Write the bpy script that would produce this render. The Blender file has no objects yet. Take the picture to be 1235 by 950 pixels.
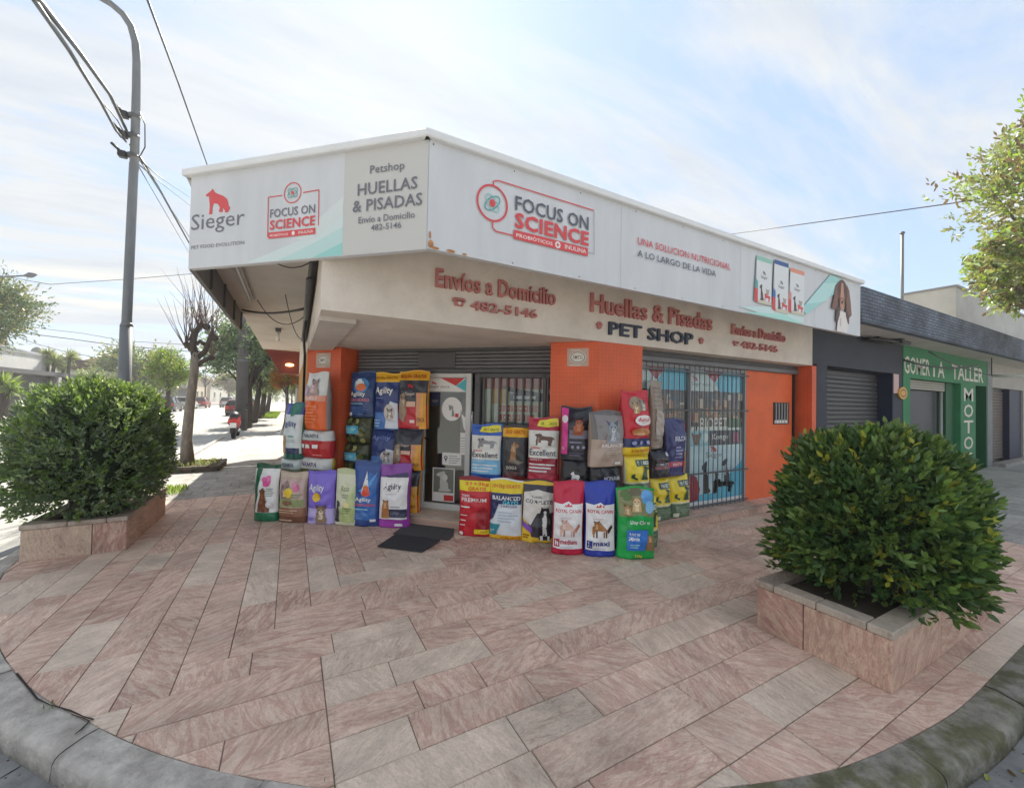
import bpy, math, random, bmesh
import numpy as np
from mathutils import Vector, Matrix, noise
from mathutils.geometry import delaunay_2d_cdt, convex_hull_2d
R = math.radians
random.seed(7)
rng = np.random.default_rng(11)
SC = bpy.context.scene
COL = SC.collection

# ------------------------------------------------------------------ camera, sky, sun, exposure
# world axes: +X runs along the right-hand street, +Y along the left-hand street
EYE = 1.6
F_PX, PITCH, ROLL, AZ = 486.4, R(1.0078), R(-1.126), R(61.328)
def cam_rows():
    cp, sp, cr, sr = math.cos(PITCH), math.sin(PITCH), math.cos(ROLL), math.sin(ROLL)
    fw = np.array([0, cp, sp]); rt = np.array([1, 0, 0.]); dn = np.cross(fw, rt)
    m = np.array([cr*rt+sr*dn, -sr*rt+cr*dn, fw])
    t = np.array([[math.sin(AZ), math.cos(AZ), 0], [-math.cos(AZ), math.sin(AZ), 0], [0, 0, 1]])
    return m @ t.T
CM = cam_rows()
cam_d = bpy.data.cameras.new('camera'); cam = bpy.data.objects.new('camera', cam_d); COL.objects.link(cam)
cam_d.sensor_width = 36; cam_d.lens = 36*F_PX/1235; cam_d.clip_start = .05; cam_d.clip_end = 3000
mw = Matrix.Identity(4)
for i in range(3):
    mw[i][0] = CM[0][i]; mw[i][1] = -CM[1][i]; mw[i][2] = -CM[2][i]
mw[2][3] = EYE
cam.matrix_world = mw
SC.camera = cam

SUN_EL, SUN_AZ = 44, 14            # azimuth measured from +Y towards +X
sd = Vector((math.sin(R(SUN_AZ))*math.cos(R(SUN_EL)), math.cos(R(SUN_AZ))*math.cos(R(SUN_EL)), math.sin(R(SUN_EL))))
sl = bpy.data.lights.new('sun', 'SUN'); sl.energy = 4.3; sl.angle = R(.6); sl.color = (1, .93, .80)
so = bpy.data.objects.new('sun', sl); COL.objects.link(so)
so.rotation_euler = sd.to_track_quat('Z', 'Y').to_euler()
so.location = (0, 0, 30)

W = bpy.data.worlds.new('World'); SC.world = W; W.use_nodes = True
nt = W.node_tree; nt.nodes.clear()
def N(t, typ, **k):
    n = t.nodes.new(typ)
    for a, b in k.items(): setattr(n, a, b)
    return n
def ramp(t, pts, interp='LINEAR'):
    n = N(t, 'ShaderNodeValToRGB'); n.color_ramp.interpolation = interp
    el = n.color_ramp.elements
    while len(el) < len(pts): el.new(.5)
    for e, (p, c) in zip(el, pts):
        e.position = p; e.color = (c, c, c, 1) if isinstance(c, (int, float)) else (*c, 1)
    return n
def math_(t, op, a, b=None, clamp=False):
    n = N(t, 'ShaderNodeMath', operation=op); n.use_clamp = clamp
    for i, v in enumerate((a, b)):
        if v is None: continue
        if isinstance(v, (int, float)): n.inputs[i].default_value = v
        else: t.links.new(v, n.inputs[i])
    return n.outputs[0]
def mixc(t, fac, a, b, mode='MIX'):
    n = N(t, 'ShaderNodeMix', data_type='RGBA', blend_type=mode)
    for i, v in ((0, fac), (6, a), (7, b)):
        if isinstance(v, (int, float)): n.inputs[i].default_value = v
        elif isinstance(v, tuple): n.inputs[i].default_value = (*v, 1)
        else: t.links.new(v, n.inputs[i])
    return n.outputs[2]
sky = N(nt, 'ShaderNodeTexSky', sky_type='NISHITA'); sky.sun_disc = False
sky.sun_elevation = R(SUN_EL); sky.sun_rotation = R(SUN_AZ); sky.altitude = 20; sky.dust_density = .3; sky.ozone_density = 1.2
tc = N(nt, 'ShaderNodeTexCoord')
sep = N(nt, 'ShaderNodeSeparateXYZ'); nt.links.new(tc.outputs['Generated'], sep.inputs[0])
zz = math_(nt, 'MAXIMUM', sep.outputs[2], 0.0)
den = math_(nt, 'ADD', zz, .16)
px_ = math_(nt, 'DIVIDE', sep.outputs[0], den); py_ = math_(nt, 'DIVIDE', sep.outputs[1], den)
comb = N(nt, 'ShaderNodeCombineXYZ'); nt.links.new(px_, comb.inputs[0]); nt.links.new(py_, comb.inputs[1])
mp = N(nt, 'ShaderNodeMapping'); mp.inputs['Rotation'].default_value = (0, 0, R(-28)); mp.inputs['Scale'].default_value = (.6, 2.1, 1)
nt.links.new(comb.outputs[0], mp.inputs[0])
n1 = N(nt, 'ShaderNodeTexNoise'); n1.inputs['Scale'].default_value = 1.25; n1.inputs['Detail'].default_value = 10; n1.inputs['Roughness'].default_value = .63; n1.inputs['Distortion'].default_value = .5
nt.links.new(mp.outputs[0], n1.inputs['Vector'])
mp2 = N(nt, 'ShaderNodeMapping'); mp2.inputs['Scale'].default_value = (.30, .42, 1); mp2.inputs['Location'].default_value = (2.3, .7, 0)
nt.links.new(comb.outputs[0], mp2.inputs[0])
n2 = N(nt, 'ShaderNodeTexNoise'); n2.inputs['Scale'].default_value = 1.3; n2.inputs['Detail'].default_value = 4
nt.links.new(mp2.outputs[0], n2.inputs['Vector'])
# cloud cover is thicker over the left-hand street, thinner to the right
side = math_(nt, 'MULTIPLY', sep.outputs[0], -.16)
cov = math_(nt, 'ADD', math_(nt, 'ADD', math_(nt, 'MULTIPLY', n1.outputs[0], 2.5), math_(nt, 'MULTIPLY', n2.outputs[0], .9)), math_(nt, 'ADD', side, -1.04))
cr = ramp(nt, [(.36, 0.0), (.78, 1.0)]); nt.links.new(cov, cr.inputs[0])
# low grey bands near the horizon
mp3 = N(nt, 'ShaderNodeMapping'); mp3.inputs['Scale'].default_value = (1.0, 1.0, 6.5)
nt.links.new(tc.outputs['Generated'], mp3.inputs[0])
n3 = N(nt, 'ShaderNodeTexNoise'); n3.inputs['Scale'].default_value = 1.7; n3.inputs['Detail'].default_value = 6; n3.inputs['Distortion'].default_value = .3
nt.links.new(mp3.outputs[0], n3.inputs['Vector'])
band = ramp(nt, [(.42, (3.0, 2.95, 2.7)), (.58, (1.75, 2.0, 2.45))]); nt.links.new(n3.outputs[0], band.inputs[0])
low = ramp(nt, [(.10, 1.0), (.34, 0.0)]); nt.links.new(sep.outputs[2], low.inputs[0])
warm = mixc(nt, low.outputs[0], (2.3, 2.4, 2.52), (2.75, 2.65, 2.35))
cloudc = mixc(nt, math_(nt, 'MULTIPLY', low.outputs[0], .75), warm, band.outputs[0])
cloudc = mixc(nt, .2, cloudc, warm)
n4 = N(nt, 'ShaderNodeTexNoise'); n4.inputs['Scale'].default_value = 2.6; n4.inputs['Detail'].default_value = 9; n4.inputs['Roughness'].default_value = .62; nt.links.new(mp.outputs[0], n4.inputs['Vector'])
g4 = ramp(nt, [(.42, 0.), (.66, .62)]); nt.links.new(n4.outputs[0], g4.inputs[0])
cloudc = mixc(nt, g4.outputs[0], cloudc, (1.75, 1.95, 2.25))
blue = mixc(nt, .85, sky.outputs[0], (1.45, 1.85, 2.42))
skyc = mixc(nt, cr.outputs[0], blue, cloudc)
# the veil of thin cloud is brightest round the sun
dt = N(nt, 'ShaderNodeVectorMath', operation='DOT_PRODUCT'); nt.links.new(tc.outputs['Generated'], dt.inputs[0]); dt.inputs[1].default_value = tuple(sd)
glow = math_(nt, 'MULTIPLY', math_(nt, 'POWER', math_(nt, 'MAXIMUM', dt.outputs['Value'], 0.0), 10.0), .35)
gcol = mixc(nt, 1., (1., .97, .90), glow, 'MULTIPLY')
skyc = mixc(nt, 1., skyc, gcol, 'ADD')
bg = N(nt, 'ShaderNodeBackground'); bg.inputs[1].default_value = .15; nt.links.new(skyc, bg.inputs[0])
wo = N(nt, 'ShaderNodeOutputWorld'); nt.links.new(bg.outputs[0], wo.inputs[0])
SC.view_settings.view_transform = 'Standard'; SC.view_settings.look = 'None'; SC.view_settings.exposure = 1.3; SC.view_settings.gamma = 1
SC.cycles.max_bounces = 8; SC.cycles.use_denoising = True

# ------------------------------------------------------------------ measuring helpers: a sight line met with a real wall or ground plane
def sight(u, v): return CM.T @ np.array([(u-617.5)/F_PX, (v-475)/F_PX, 1])
def on_z(u, v, z=0.): d = sight(u, v); t = (z-EYE)/d[2]; return d*t+[0, 0, EYE]
def on_wall(u, v, P, Q):
    n = np.array([-(Q[1]-P[1]), Q[0]-P[0], 0.]); d = sight(u, v)
    return d*((n@np.array([P[0], P[1], 0.]))/(n@d))+[0, 0, EYE]
def on_y(u, v, y): return on_wall(u, v, (0, y), (1, y))
def on_x(u, v, x): return on_wall(u, v, (x, 0), (x, 1))

# ------------------------------------------------------------------ materials
def lin(h):
    if isinstance(h, tuple): return h
    h = h.lstrip('#'); c = [int(h[i:i+2], 16)/255 for i in (0, 2, 4)]
    return tuple(x/12.92 if x <= .04045 else ((x+.055)/1.055)**2.4 for x in c)
_mats = {}
def mat(name, color, rough=.6, metal=0., var=.0, vscale=3., bump=0., bscale=60., spec=.5, stretch=(1, 1, 1), color2=None, c2=(.45, .62), emit=0, objrand=0., detail=6):
    if name in _mats: return _mats[name]
    m = bpy.data.materials.new(name); m.use_nodes = True; _mats[name] = m
    t = m.node_tree; b = t.nodes['Principled BSDF']; c = lin(color)
    b.inputs['Base Color'].default_value = (*c, 1); b.inputs['Roughness'].default_value = rough; b.inputs['Metallic'].default_value = metal
    b.inputs['Specular IOR Level'].default_value = spec
    if emit: b.inputs['Emission Color'].default_value = (*c, 1); b.inputs['Emission Strength'].default_value = emit
    if var or bump or color2 or objrand:
        co = N(t, 'ShaderNodeTexCoord'); g = N(t, 'ShaderNodeNewGeometry')
        mpn = N(t, 'ShaderNodeMapping'); mpn.inputs['Scale'].default_value = stretch; t.links.new(g.outputs['Position'], mpn.inputs[0])
        out = c
        if color2:
            nz = N(t, 'ShaderNodeTexNoise'); nz.inputs['Scale'].default_value = vscale*.6; nz.inputs['Detail'].default_value = detail; nz.inputs['Roughness'].default_value = .62
            t.links.new(mpn.outputs[0], nz.inputs['Vector'])
            rp = ramp(t, [(c2[0], 0.), (c2[1], 1.)]); t.links.new(nz.outputs[0], rp.inputs[0])
            out = mixc(t, rp.outputs[0], c, lin(color2))
        if var:
            nz = N(t, 'ShaderNodeTexNoise'); nz.inputs['Scale'].default_value = vscale; nz.inputs['Detail'].default_value = detail; nz.inputs['Roughness'].default_value = .65
            t.links.new(mpn.outputs[0], nz.inputs['Vector'])
            rp = ramp(t, [(.3, 1-var), (.7, 1+var)]); t.links.new(nz.outputs[0], rp.inputs[0])
            out = mixc(t, 1., out, rp.outputs[0], 'MULTIPLY')
        if objrand:
            oi = N(t, 'ShaderNodeObjectInfo')
            v = math_(t, 'ADD', math_(t, 'MULTIPLY', oi.outputs['Random'], 2*objrand), 1-objrand)
            cb = N(t, 'ShaderNodeCombineColor'); [t.links.new(v, cb.inputs[i]) for i in range(3)]
            out = mixc(t, 1., out, cb.outputs[0], 'MULTIPLY')
        if not isinstance(out, tuple): t.links.new(out, b.inputs['Base Color'])
        if bump:
            nz = N(t, 'ShaderNodeTexNoise'); nz.inputs['Scale'].default_value = bscale; nz.inputs['Detail'].default_value = 5
            t.links.new(mpn.outputs[0], nz.inputs['Vector'])
            bp = N(t, 'ShaderNodeBump'); bp.inputs['Strength'].default_value = bump; bp.inputs['Distance'].default_value = .01
            t.links.new(nz.outputs[0], bp.inputs['Height']); t.links.new(bp.outputs[0], b.inputs['Normal'])
    return m
def ink(h):      # printed colour on plastic film or vinyl
    return mat('ink_'+h.lstrip('#'), tuple(min(.86, x*1.25+.004) for x in lin(h)), rough=.27, bump=.5, bscale=16, var=.06, vscale=9)
def vinyl(h): return mat('vinyl_'+h.lstrip('#'), h, rough=.5)

def stone_mat(name, base, dark, pale, scale=1., rough=.62, local=False):
    m = bpy.data.materials.new(name); m.use_nodes = True; t = m.node_tree; b = t.nodes['Principled BSDF']
    g = N(t, 'ShaderNodeNewGeometry'); oi = N(t, 'ShaderNodeObjectInfo')
    vr = N(t, 'ShaderNodeVectorRotate', rotation_type='Z_AXIS')
    if local:
        cx = N(t, 'ShaderNodeSeparateXYZ'); t.links.new(g.outputs['Position'], cx.inputs[0])
        cc = N(t, 'ShaderNodeCombineXYZ'); t.links.new(math_(t, 'ADD', cx.outputs[0], cx.outputs[1]), cc.inputs[0]); t.links.new(cx.outputs[2], cc.inputs[1])
        t.links.new(cc.outputs[0], vr.inputs['Vector'])
    else: t.links.new(g.outputs['Position'], vr.inputs['Vector'])
    t.links.new(math_(t, 'MULTIPLY', oi.outputs['Random'], 9.4), vr.inputs['Angle'])
    off = N(t, 'ShaderNodeVectorMath', operation='ADD'); t.links.new(vr.outputs[0], off.inputs[0])
    cb = N(t, 'ShaderNodeCombineXYZ'); t.links.new(math_(t, 'MULTIPLY', oi.outputs['Random'], 57.), cb.inputs[2]); t.links.new(cb.outputs[0], off.inputs[1])
    def nz(st, sc, det, dist=0, ro=.6):
        mpn = N(t, 'ShaderNodeMapping'); mpn.inputs['Scale'].default_value = st; t.links.new(off.outputs[0], mpn.inputs[0])
        n = N(t, 'ShaderNodeTexNoise'); n.inputs['Scale'].default_value = sc*scale; n.inputs['Detail'].default_value = det; n.inputs['Distortion'].default_value = dist; n.inputs['Roughness'].default_value = ro
        t.links.new(mpn.outputs[0], n.inputs['Vector']); return n.outputs[0]
    vein = nz((1, 3.8, 1), 6.5, 7, .9, .72); blot = nz((1, 1, 1), 3.2, 4); fine = nz((1, 2.2, 1), 55, 5, .3, .75)
    r1 = ramp(t, [(.43, 0.), (.57, 1.)]); t.links.new(vein, r1.inputs[0])
    wh = N(t, 'ShaderNodeTexWhiteNoise', noise_dimensions='1D'); t.links.new(math_(t, 'MULTIPLY', oi.outputs['Random'], 917.), wh.inputs['W'])
    tint = ramp(t, [(0., dark), (.22, base), (.72, base), (.8, pale), (1., pale)]); t.links.new(wh.outputs['Value'], tint.inputs[0])
    col = mixc(t, math_(t, 'MULTIPLY', r1.outputs[0], .62), tint.outputs[0], tuple(x*1.28 for x in pale))
    r2 = ramp(t, [(.52, 0.), (.66, .75)]); t.links.new(nz((1, 3.2, 1), 9, 6, 1.2, .7), r2.inputs[0])
    w2 = N(t, 'ShaderNodeTexWhiteNoise', noise_dimensions='1D'); t.links.new(math_(t, 'MULTIPLY', oi.outputs['Random'], 331.), w2.inputs['W'])
    col = mixc(t, math_(t, 'MULTIPLY', r2.outputs[0], w2.outputs['Value']), col, tuple(x*.82 for x in dark))
    r3 = ramp(t, [(.3, .80), (.72, 1.14)]); t.links.new(blot, r3.inputs[0]); col = mixc(t, 1., col, r3.outputs[0], 'MULTIPLY')
    r4 = ramp(t, [(.32, .80), (.68, 1.15)]); t.links.new(fine, r4.inputs[0]); col = mixc(t, 1., col, r4.outputs[0], 'MULTIPLY')
    gn = N(t, 'ShaderNodeTexNoise'); gn.inputs['Scale'].default_value = .9; gn.inputs['Detail'].default_value = 5; t.links.new(g.outputs['Position'], gn.inputs['Vector'])
    r5 = ramp(t, [(.32, .74), (.44, .97), (.65, 1.07)]); t.links.new(gn.outputs[0], r5.inputs[0]); col = mixc(t, 1., col, r5.outputs[0], 'MULTIPLY')
    t.links.new(col, b.inputs['Base Color']); b.inputs['Roughness'].default_value = rough
    bp = N(t, 'ShaderNodeBump'); bp.inputs['Strength'].default_value = .35; bp.inputs['Distance'].default_value = .006
    t.links.new(math_(t, 'ADD', fine, vein), bp.inputs['Height']); t.links.new(bp.outputs[0], b.inputs['Normal'])
    return m
PINK = stone_mat('pink_quartzite', (.59, .375, .295), (.475, .27, .215), (.65, .525, .42))
PINKV = stone_mat('pink_quartzite_cladding', (.52, .32, .245), (.40, .20, .165), (.57, .43, .325), local=True)
GREYP = stone_mat('grey_flagstone', (.30, .285, .265), (.22, .21, .20), (.38, .36, .33), rough=.8)
COPING = stone_mat('coping_stone', (.40, .31, .25), (.34, .26, .21), (.45, .38, .31))
CONC = mat('kerb_concrete', (.37, .34, .305), rough=.95, var=.30, vscale=9, bump=1., bscale=45, color2=(.50, .465, .42), c2=(.38, .62), detail=9)
MOSS = mat('mossy_kerb_concrete', (.25, .235, .20), rough=.95, var=.34, vscale=11, bump=1., bscale=60, color2=(.125, .12, .065), c2=(.42, .58), detail=9)
MORTAR = mat('mortar', (.20, .155, .135), rough=.95, var=.2, vscale=20)
ROADM = mat('worn_concrete_road', (.42, .405, .375), rough=.85, var=.14, vscale=.8, bump=.35, bscale=120, color2=(.33, .325, .31), c2=(.4, .62))
GUTTER = mat('gutter_concrete', (.25, .25, .245), rough=.9, var=.18, vscale=5, bump=.5, bscale=80, color2=(.17, .17, .165), c2=(.45, .62))
SOIL = mat('soil', (.06, .045, .03), rough=1, var=.3, vscale=20, bump=.6)
def tile_wall(name, c, grid=.045, streng=.17):
    m = bpy.data.materials.new(name); m.use_nodes = True; t = m.node_tree; b = t.nodes['Principled BSDF']; b.inputs['Roughness'].default_value = .55
    g = N(t, 'ShaderNodeNewGeometry'); s = N(t, 'ShaderNodeSeparateXYZ'); t.links.new(g.outputs['Position'], s.inputs[0])
    a = math_(t, 'SUBTRACT', s.outputs[0], s.outputs[1])
    def line(v, sc):
        f = math_(t, 'FRACT', math_(t, 'DIVIDE', v, sc)); return math_(t, 'LESS_THAN', f, .13)
    mx = math_(t, 'MAXIMUM', line(a, grid*1.25), line(s.outputs[2], grid))
    nz = N(t, 'ShaderNodeTexNoise'); nz.inputs['Scale'].default_value = 2.2; nz.inputs['Detail'].default_value = 6; t.links.new(g.outputs['Position'], nz.inputs['Vector'])
    rp = ramp(t, [(.3, .84), (.7, 1.12)]); t.links.new(nz.outputs[0], rp.inputs[0])
    cc = mixc(t, 1., c, rp.outputs[0], 'MULTIPLY')
    n5 = N(t, 'ShaderNodeTexNoise'); n5.inputs['Scale'].default_value = 13; n5.inputs['Detail'].default_value = 8; n5.inputs['Roughness'].default_value = .7; t.links.new(g.outputs['Position'], n5.inputs['Vector'])
    r6 = ramp(t, [(.56, 0.), (.70, .45)]); t.links.new(n5.outputs[0], r6.inputs[0]); cc = mixc(t, r6.outputs[0], cc, (.30, .10, .06)); cc = mixc(t, math_(t, 'MULTIPLY', mx, streng), cc, (.12, .03, .015))
    t.links.new(cc, b.inputs['Base Color'])
    bp = N(t, 'ShaderNodeBump'); bp.inputs['Strength'].default_value = .35; bp.inputs['Distance'].default_value = .003; bp.invert = True
    t.links.new(mx, bp.inputs['Height']); t.links.new(bp.outputs[0], b.inputs['Normal'])
    return m
ORT = tile_wall('orange_tiled_wall', (.72, .125, .042))
ORP = mat('orange_painted_wall', (.76, .14, .04), rough=.6, var=.12, vscale=2.5, bump=.15, bscale=60)
CREAM = mat('cream_render', (.69, .625, .55), rough=.85, var=.10, vscale=3, bump=.5, bscale=70, color2=(.60, .53, .455), c2=(.5, .8))
SOFF = mat('grey_soffit_render', (.60, .56, .515), rough=.85, var=.08, vscale=2, bump=.2, bscale=40, color2=(.52, .47, .42), c2=(.5, .75))
WHITE = mat('white_sheet_metal', (.70, .71, .72), rough=.5, var=.05, vscale=5)
DKGREY = mat('dark_grey_steel', (.085, .085, .09), rough=.5, var=.15, vscale=8)
SHUT = mat('grey_shutter_steel', (.15, .15, .155), rough=.45, metal=.2, var=.12, vscale=6)
BLACK = mat('black_plastic', (.02, .02, .022), rough=.45)
BARM = mat('dark_bar_paint', (.085, .088, .095), rough=.5)
REDBR = mat('red_brown_paint', (.19, .045, .04), rough=.7, var=.1, vscale=3)
STEEL = mat('galvanised_pole', (.17, .18, .19), rough=.55, metal=.25, var=.14, vscale=6, stretch=(1, 1, .4))
BARK = mat('bark', (.13, .105, .085), rough=.95, var=.3, vscale=14, bump=.9, bscale=30, stretch=(1, 1, .35), color2=(.20, .18, .155), c2=(.5, .7))
DARKBARK = mat('dark_bark', (.07, .055, .045), rough=.95, var=.3, vscale=14, bump=.8, bscale=30, stretch=(1, 1, .35))
def glass_mat(name, tint=(.9, .95, .95), refl=1.):
    m = bpy.data.materials.new(name); m.use_nodes = True; t = m.node_tree; t.nodes.clear()
    tr = N(t, 'ShaderNodeBsdfTransparent'); tr.inputs[0].default_value = (*tint, 1); gl = N(t, 'ShaderNodeBsdfGlossy'); gl.inputs['Roughness'].default_value = .04
    fr = N(t, 'ShaderNodeLayerWeight'); fr.inputs[0].default_value = .5; mx = N(t, 'ShaderNodeMixShader'); o = N(t, 'ShaderNodeOutputMaterial')
    t.links.new(math_(t, 'ADD', math_(t, 'MULTIPLY', math_(t, 'POWER', fr.outputs[1], 5.), .9), .075*refl, True), mx.inputs[0]); t.links.new(tr.outputs[0], mx.inputs[1]); t.links.new(gl.outputs[0], mx.inputs[2]); t.links.new(mx.outputs[0], o.inputs[0])
    return m
GLASS = glass_mat('window_glass')
CARGLASS = mat('car_glass', (.015, .02, .022), rough=.08)
def leaf_mat(name, c, trans=.35):
    m = bpy.data.materials.new(name); m.use_nodes = True; t = m.node_tree; b = t.nodes['Principled BSDF']; o = t.nodes['Material Output']
    g = N(t, 'ShaderNodeNewGeometry')
    nz = N(t, 'ShaderNodeTexNoise'); nz.inputs['Scale'].default_value = 5; nz.inputs['Detail'].default_value = 4; t.links.new(g.outputs['Position'], nz.inputs['Vector'])
    hs = N(t, 'ShaderNodeHueSaturation'); hs.inputs['Color'].default_value = (*c, 1)
    rp = math_(t, 'ADD', math_(t, 'MULTIPLY', g.outputs['Random Per Island'], .7), .65); t.links.new(rp, hs.inputs['Value'])
    t.links.new(math_(t, 'ADD', math_(t, 'MULTIPLY', nz.outputs[0], .06), .47), hs.inputs['Hue'])
    t.links.new(hs.outputs[0], b.inputs['Base Color']); b.inputs['Roughness'].default_value = .36
    tl = N(t, 'ShaderNodeBsdfTranslucent'); mul = mixc(t, 1., hs.outputs[0], (1.3, 1.25, .7), 'MULTIPLY'); t.links.new(mul, tl.inputs[0])
    mx = N(t, 'ShaderNodeMixShader'); mx.inputs[0].default_value = trans
    t.links.new(b.outputs[0], mx.inputs[1]); t.links.new(tl.outputs[0], mx.inputs[2]); t.links.new(mx.outputs[0], o.inputs[0])
    return m
LF_DARK = leaf_mat('leaf_dark_green', (.060, .125, .038), .25)
LF_MID = leaf_mat('leaf_mid_green', (.145, .235, .06), .35)
LF_YEL = leaf_mat('leaf_young_yellow_green', (.34, .36, .05), .35)
LF_GREY = leaf_mat('leaf_grey_green', (.15, .215, .135), .3)
LF_PALE = leaf_mat('leaf_pale_green', (.28, .37, .20), .35)
LF_BRI = leaf_mat('leaf_bright_green', (.20, .30, .04), .45)
LF_OLV = leaf_mat('leaf_olive', (.22, .235, .10), .4)
LF_AUT = leaf_mat('leaf_autumn_orange', (.50, .17, .03), .4)
LF_BRN = leaf_mat('leaf_brown', (.17, .12, .07), .3)

# ------------------------------------------------------------------ object helpers
def tag(o, label=None, cat=None, group=None, kind=None):
    if label: o['label'] = label
    if cat: o['category'] = cat
    if group: o['group'] = group
    if kind: o['kind'] = kind
    return o
def thing(name, loc, rz=0., label=None, cat=None, group=None, kind=None):
    o = bpy.data.objects.new(name, None); COL.objects.link(o); o.location = loc; o.rotation_euler = (0, 0, rz); o.empty_display_size = .2
    return tag(o, label, cat, group, kind)
def world_of(o):
    m = Matrix.LocRotScale(o.location, o.rotation_euler, o.scale)
    return (world_of(o.parent) @ m) if o.parent else m
class MB:
    """collects shapes in world coordinates, linked as one mesh object"""
    def __init__(s): s.v = []; s.f = []; s.m = []; s.mats = []; s.smooth = []
    def mi(s, m):
        if m not in s.mats: s.mats.append(m)
        return s.mats.index(m)
    def add(s, vs, fs, m, smooth=False):
        b = len(s.v); s.v += [tuple(map(float, v)) for v in vs]; i = s.mi(m)
        for f in fs: s.f.append(tuple(b+k for k in f)); s.m.append(i); s.smooth.append(smooth)
        return s
    def box(s, x0, x1, y0, y1, z0, z1, m, bev=0., M=None):
        if bev <= 0 or min(x1-x0, y1-y0, z1-z0) < 2.2*bev:
            vs = [(x, y, z) for z in (z0, z1) for y in (y0, y1) for x in (x0, x1)]
            fs = [(0, 2, 3, 1), (4, 5, 7, 6), (0, 1, 5, 4), (2, 6, 7, 3), (0, 4, 6, 2), (1, 3, 7, 5)]
        else:
            vs = []; fs = []; idx = {}
            def q(ax, i): return ((x0, x1), (y0, y1), (z0, z1))[ax][i]
            for i in (0, 1):
                for j in (0, 1):
                    for k in (0, 1):
                        c = (q(0, i), q(1, j), q(2, k)); sg = (1-2*i, 1-2*j, 1-2*k)
                        for ax in range(3):
                            p = [c[a]+(0 if a == ax else bev*sg[a]) for a in range(3)]
                            idx[(i, j, k, ax)] = len(vs); vs.append(tuple(p))
            for ax in range(3):
                o = [a for a in range(3) if a != ax]
                for sd_ in (0, 1):
                    cy = []
                    for (a, b) in ((0, 0), (1, 0), (1, 1), (0, 1)):
                        key = [0, 0, 0]; key[ax] = sd_; key[o[0]] = a; key[o[1]] = b; cy.append(idx[(*key, ax)])
                    fs.append(tuple(cy))
                for a in (0, 1):
                    for b in (0, 1):
                        k0 = [0, 0, 0]; k0[o[0]] = a; k0[o[1]] = b; k1 = list(k0); k1[ax] = 1
                        fs.append((idx[(*k0, o[0])], idx[(*k1, o[0])], idx[(*k1, o[1])], idx[(*k0, o[1])]))
            for i in (0, 1):
                for j in (0, 1):
                    for k in (0, 1): fs.append((idx[(i, j, k, 0)], idx[(i, j, k, 1)], idx[(i, j, k, 2)]))
        if M is not None: vs = [tuple(M @ Vector(v)) for v in vs]
        return s.add(vs, fs, m)
    def prism(s, poly, z0, z1, m, mtop=None):
        n = len(poly); vs = [(x, y, z0) for x, y in poly]+[(x, y, z1) for x, y in poly]
        s.add(vs, [(i, (i+1) % n, n+(i+1) % n, n+i) for i in range(n)]+[tuple(range(n))[::-1]], m)
        b = len(s.v)-2*n
        s.f.append(tuple(b+n+i for i in range(n))); s.m.append(s.mi(mtop or m)); s.smooth.append(False)
        return s
    def wallbox(s, P, Q, a0, a1, z0, z1, d0, d1, m, bev=0.):
        """box on the vertical wall P->Q: a along it, z up, d out of it (to the right of P->Q... towards the street)"""
        L = math.hypot(Q[0]-P[0], Q[1]-P[1]); ux, uy = (Q[0]-P[0])/L, (Q[1]-P[1])/L
        M = Matrix(((ux, uy, 0, P[0]), (uy, -ux, 0, P[1]), (0, 0, 1, 0), (0, 0, 0, 1)))
        return s.box(a0, a1, d0, d1, z0, z1, m, bev, M)
    def tube(s, pts, r, m, n=8, caps=True):
        pts = [Vector(p) for p in pts]; rs = r if isinstance(r, (list, tuple)) else [r]*len(pts); vs = []; fs = []; up = None
        for i, p in enumerate(pts):
            d = (pts[min(i+1, len(pts)-1)]-pts[max(i-1, 0)])
            d = d.normalized() if d.length > 1e-9 else Vector((0, 0, 1))
            if up is None: up = d.orthogonal().normalized()
            up = (up-d*up.dot(d)); up = up.normalized() if up.length > 1e-6 else d.orthogonal().normalized()
            w = d.cross(up)
            for k in range(n):
                a = 2*math.pi*k/n; vs.append(tuple(p+(up*math.cos(a)+w*math.sin(a))*rs[i]))
        for i in range(len(pts)-1):
            for k in range(n): fs.append((i*n+k, i*n+(k+1) % n, (i+1)*n+(k+1) % n, (i+1)*n+k))
        if caps: fs += [tuple(range(n))[::-1], tuple((len(pts)-1)*n+k for k in range(n))]
        return s.add(vs, fs, m, True)
    def ball(s, c, r, m, n=10, k=6):
        r = r if isinstance(r, (tuple, list)) else (r, r, r); vs = [(c[0], c[1], c[2]-r[2])]; fs = []
        for j in range(1, k):
            a = math.pi*j/k-math.pi/2
            for i in range(n): b = 2*math.pi*i/n; vs.append((c[0]+r[0]*math.cos(a)*math.cos(b), c[1]+r[1]*math.cos(a)*math.sin(b), c[2]+r[2]*math.sin(a)))
        vs.append((c[0], c[1], c[2]+r[2])); e = len(vs)-1
        for i in range(n):
            fs.append((0, 1+(i+1) % n, 1+i)); fs.append((e, 1+(k-2)*n+i, 1+(k-2)*n+(i+1) % n))
            for j in range(k-2): fs.append((1+j*n+i, 1+j*n+(i+1) % n, 1+(j+1)*n+(i+1) % n, 1+(j+1)*n+i))
        return s.add(vs, fs, m, True)
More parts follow.
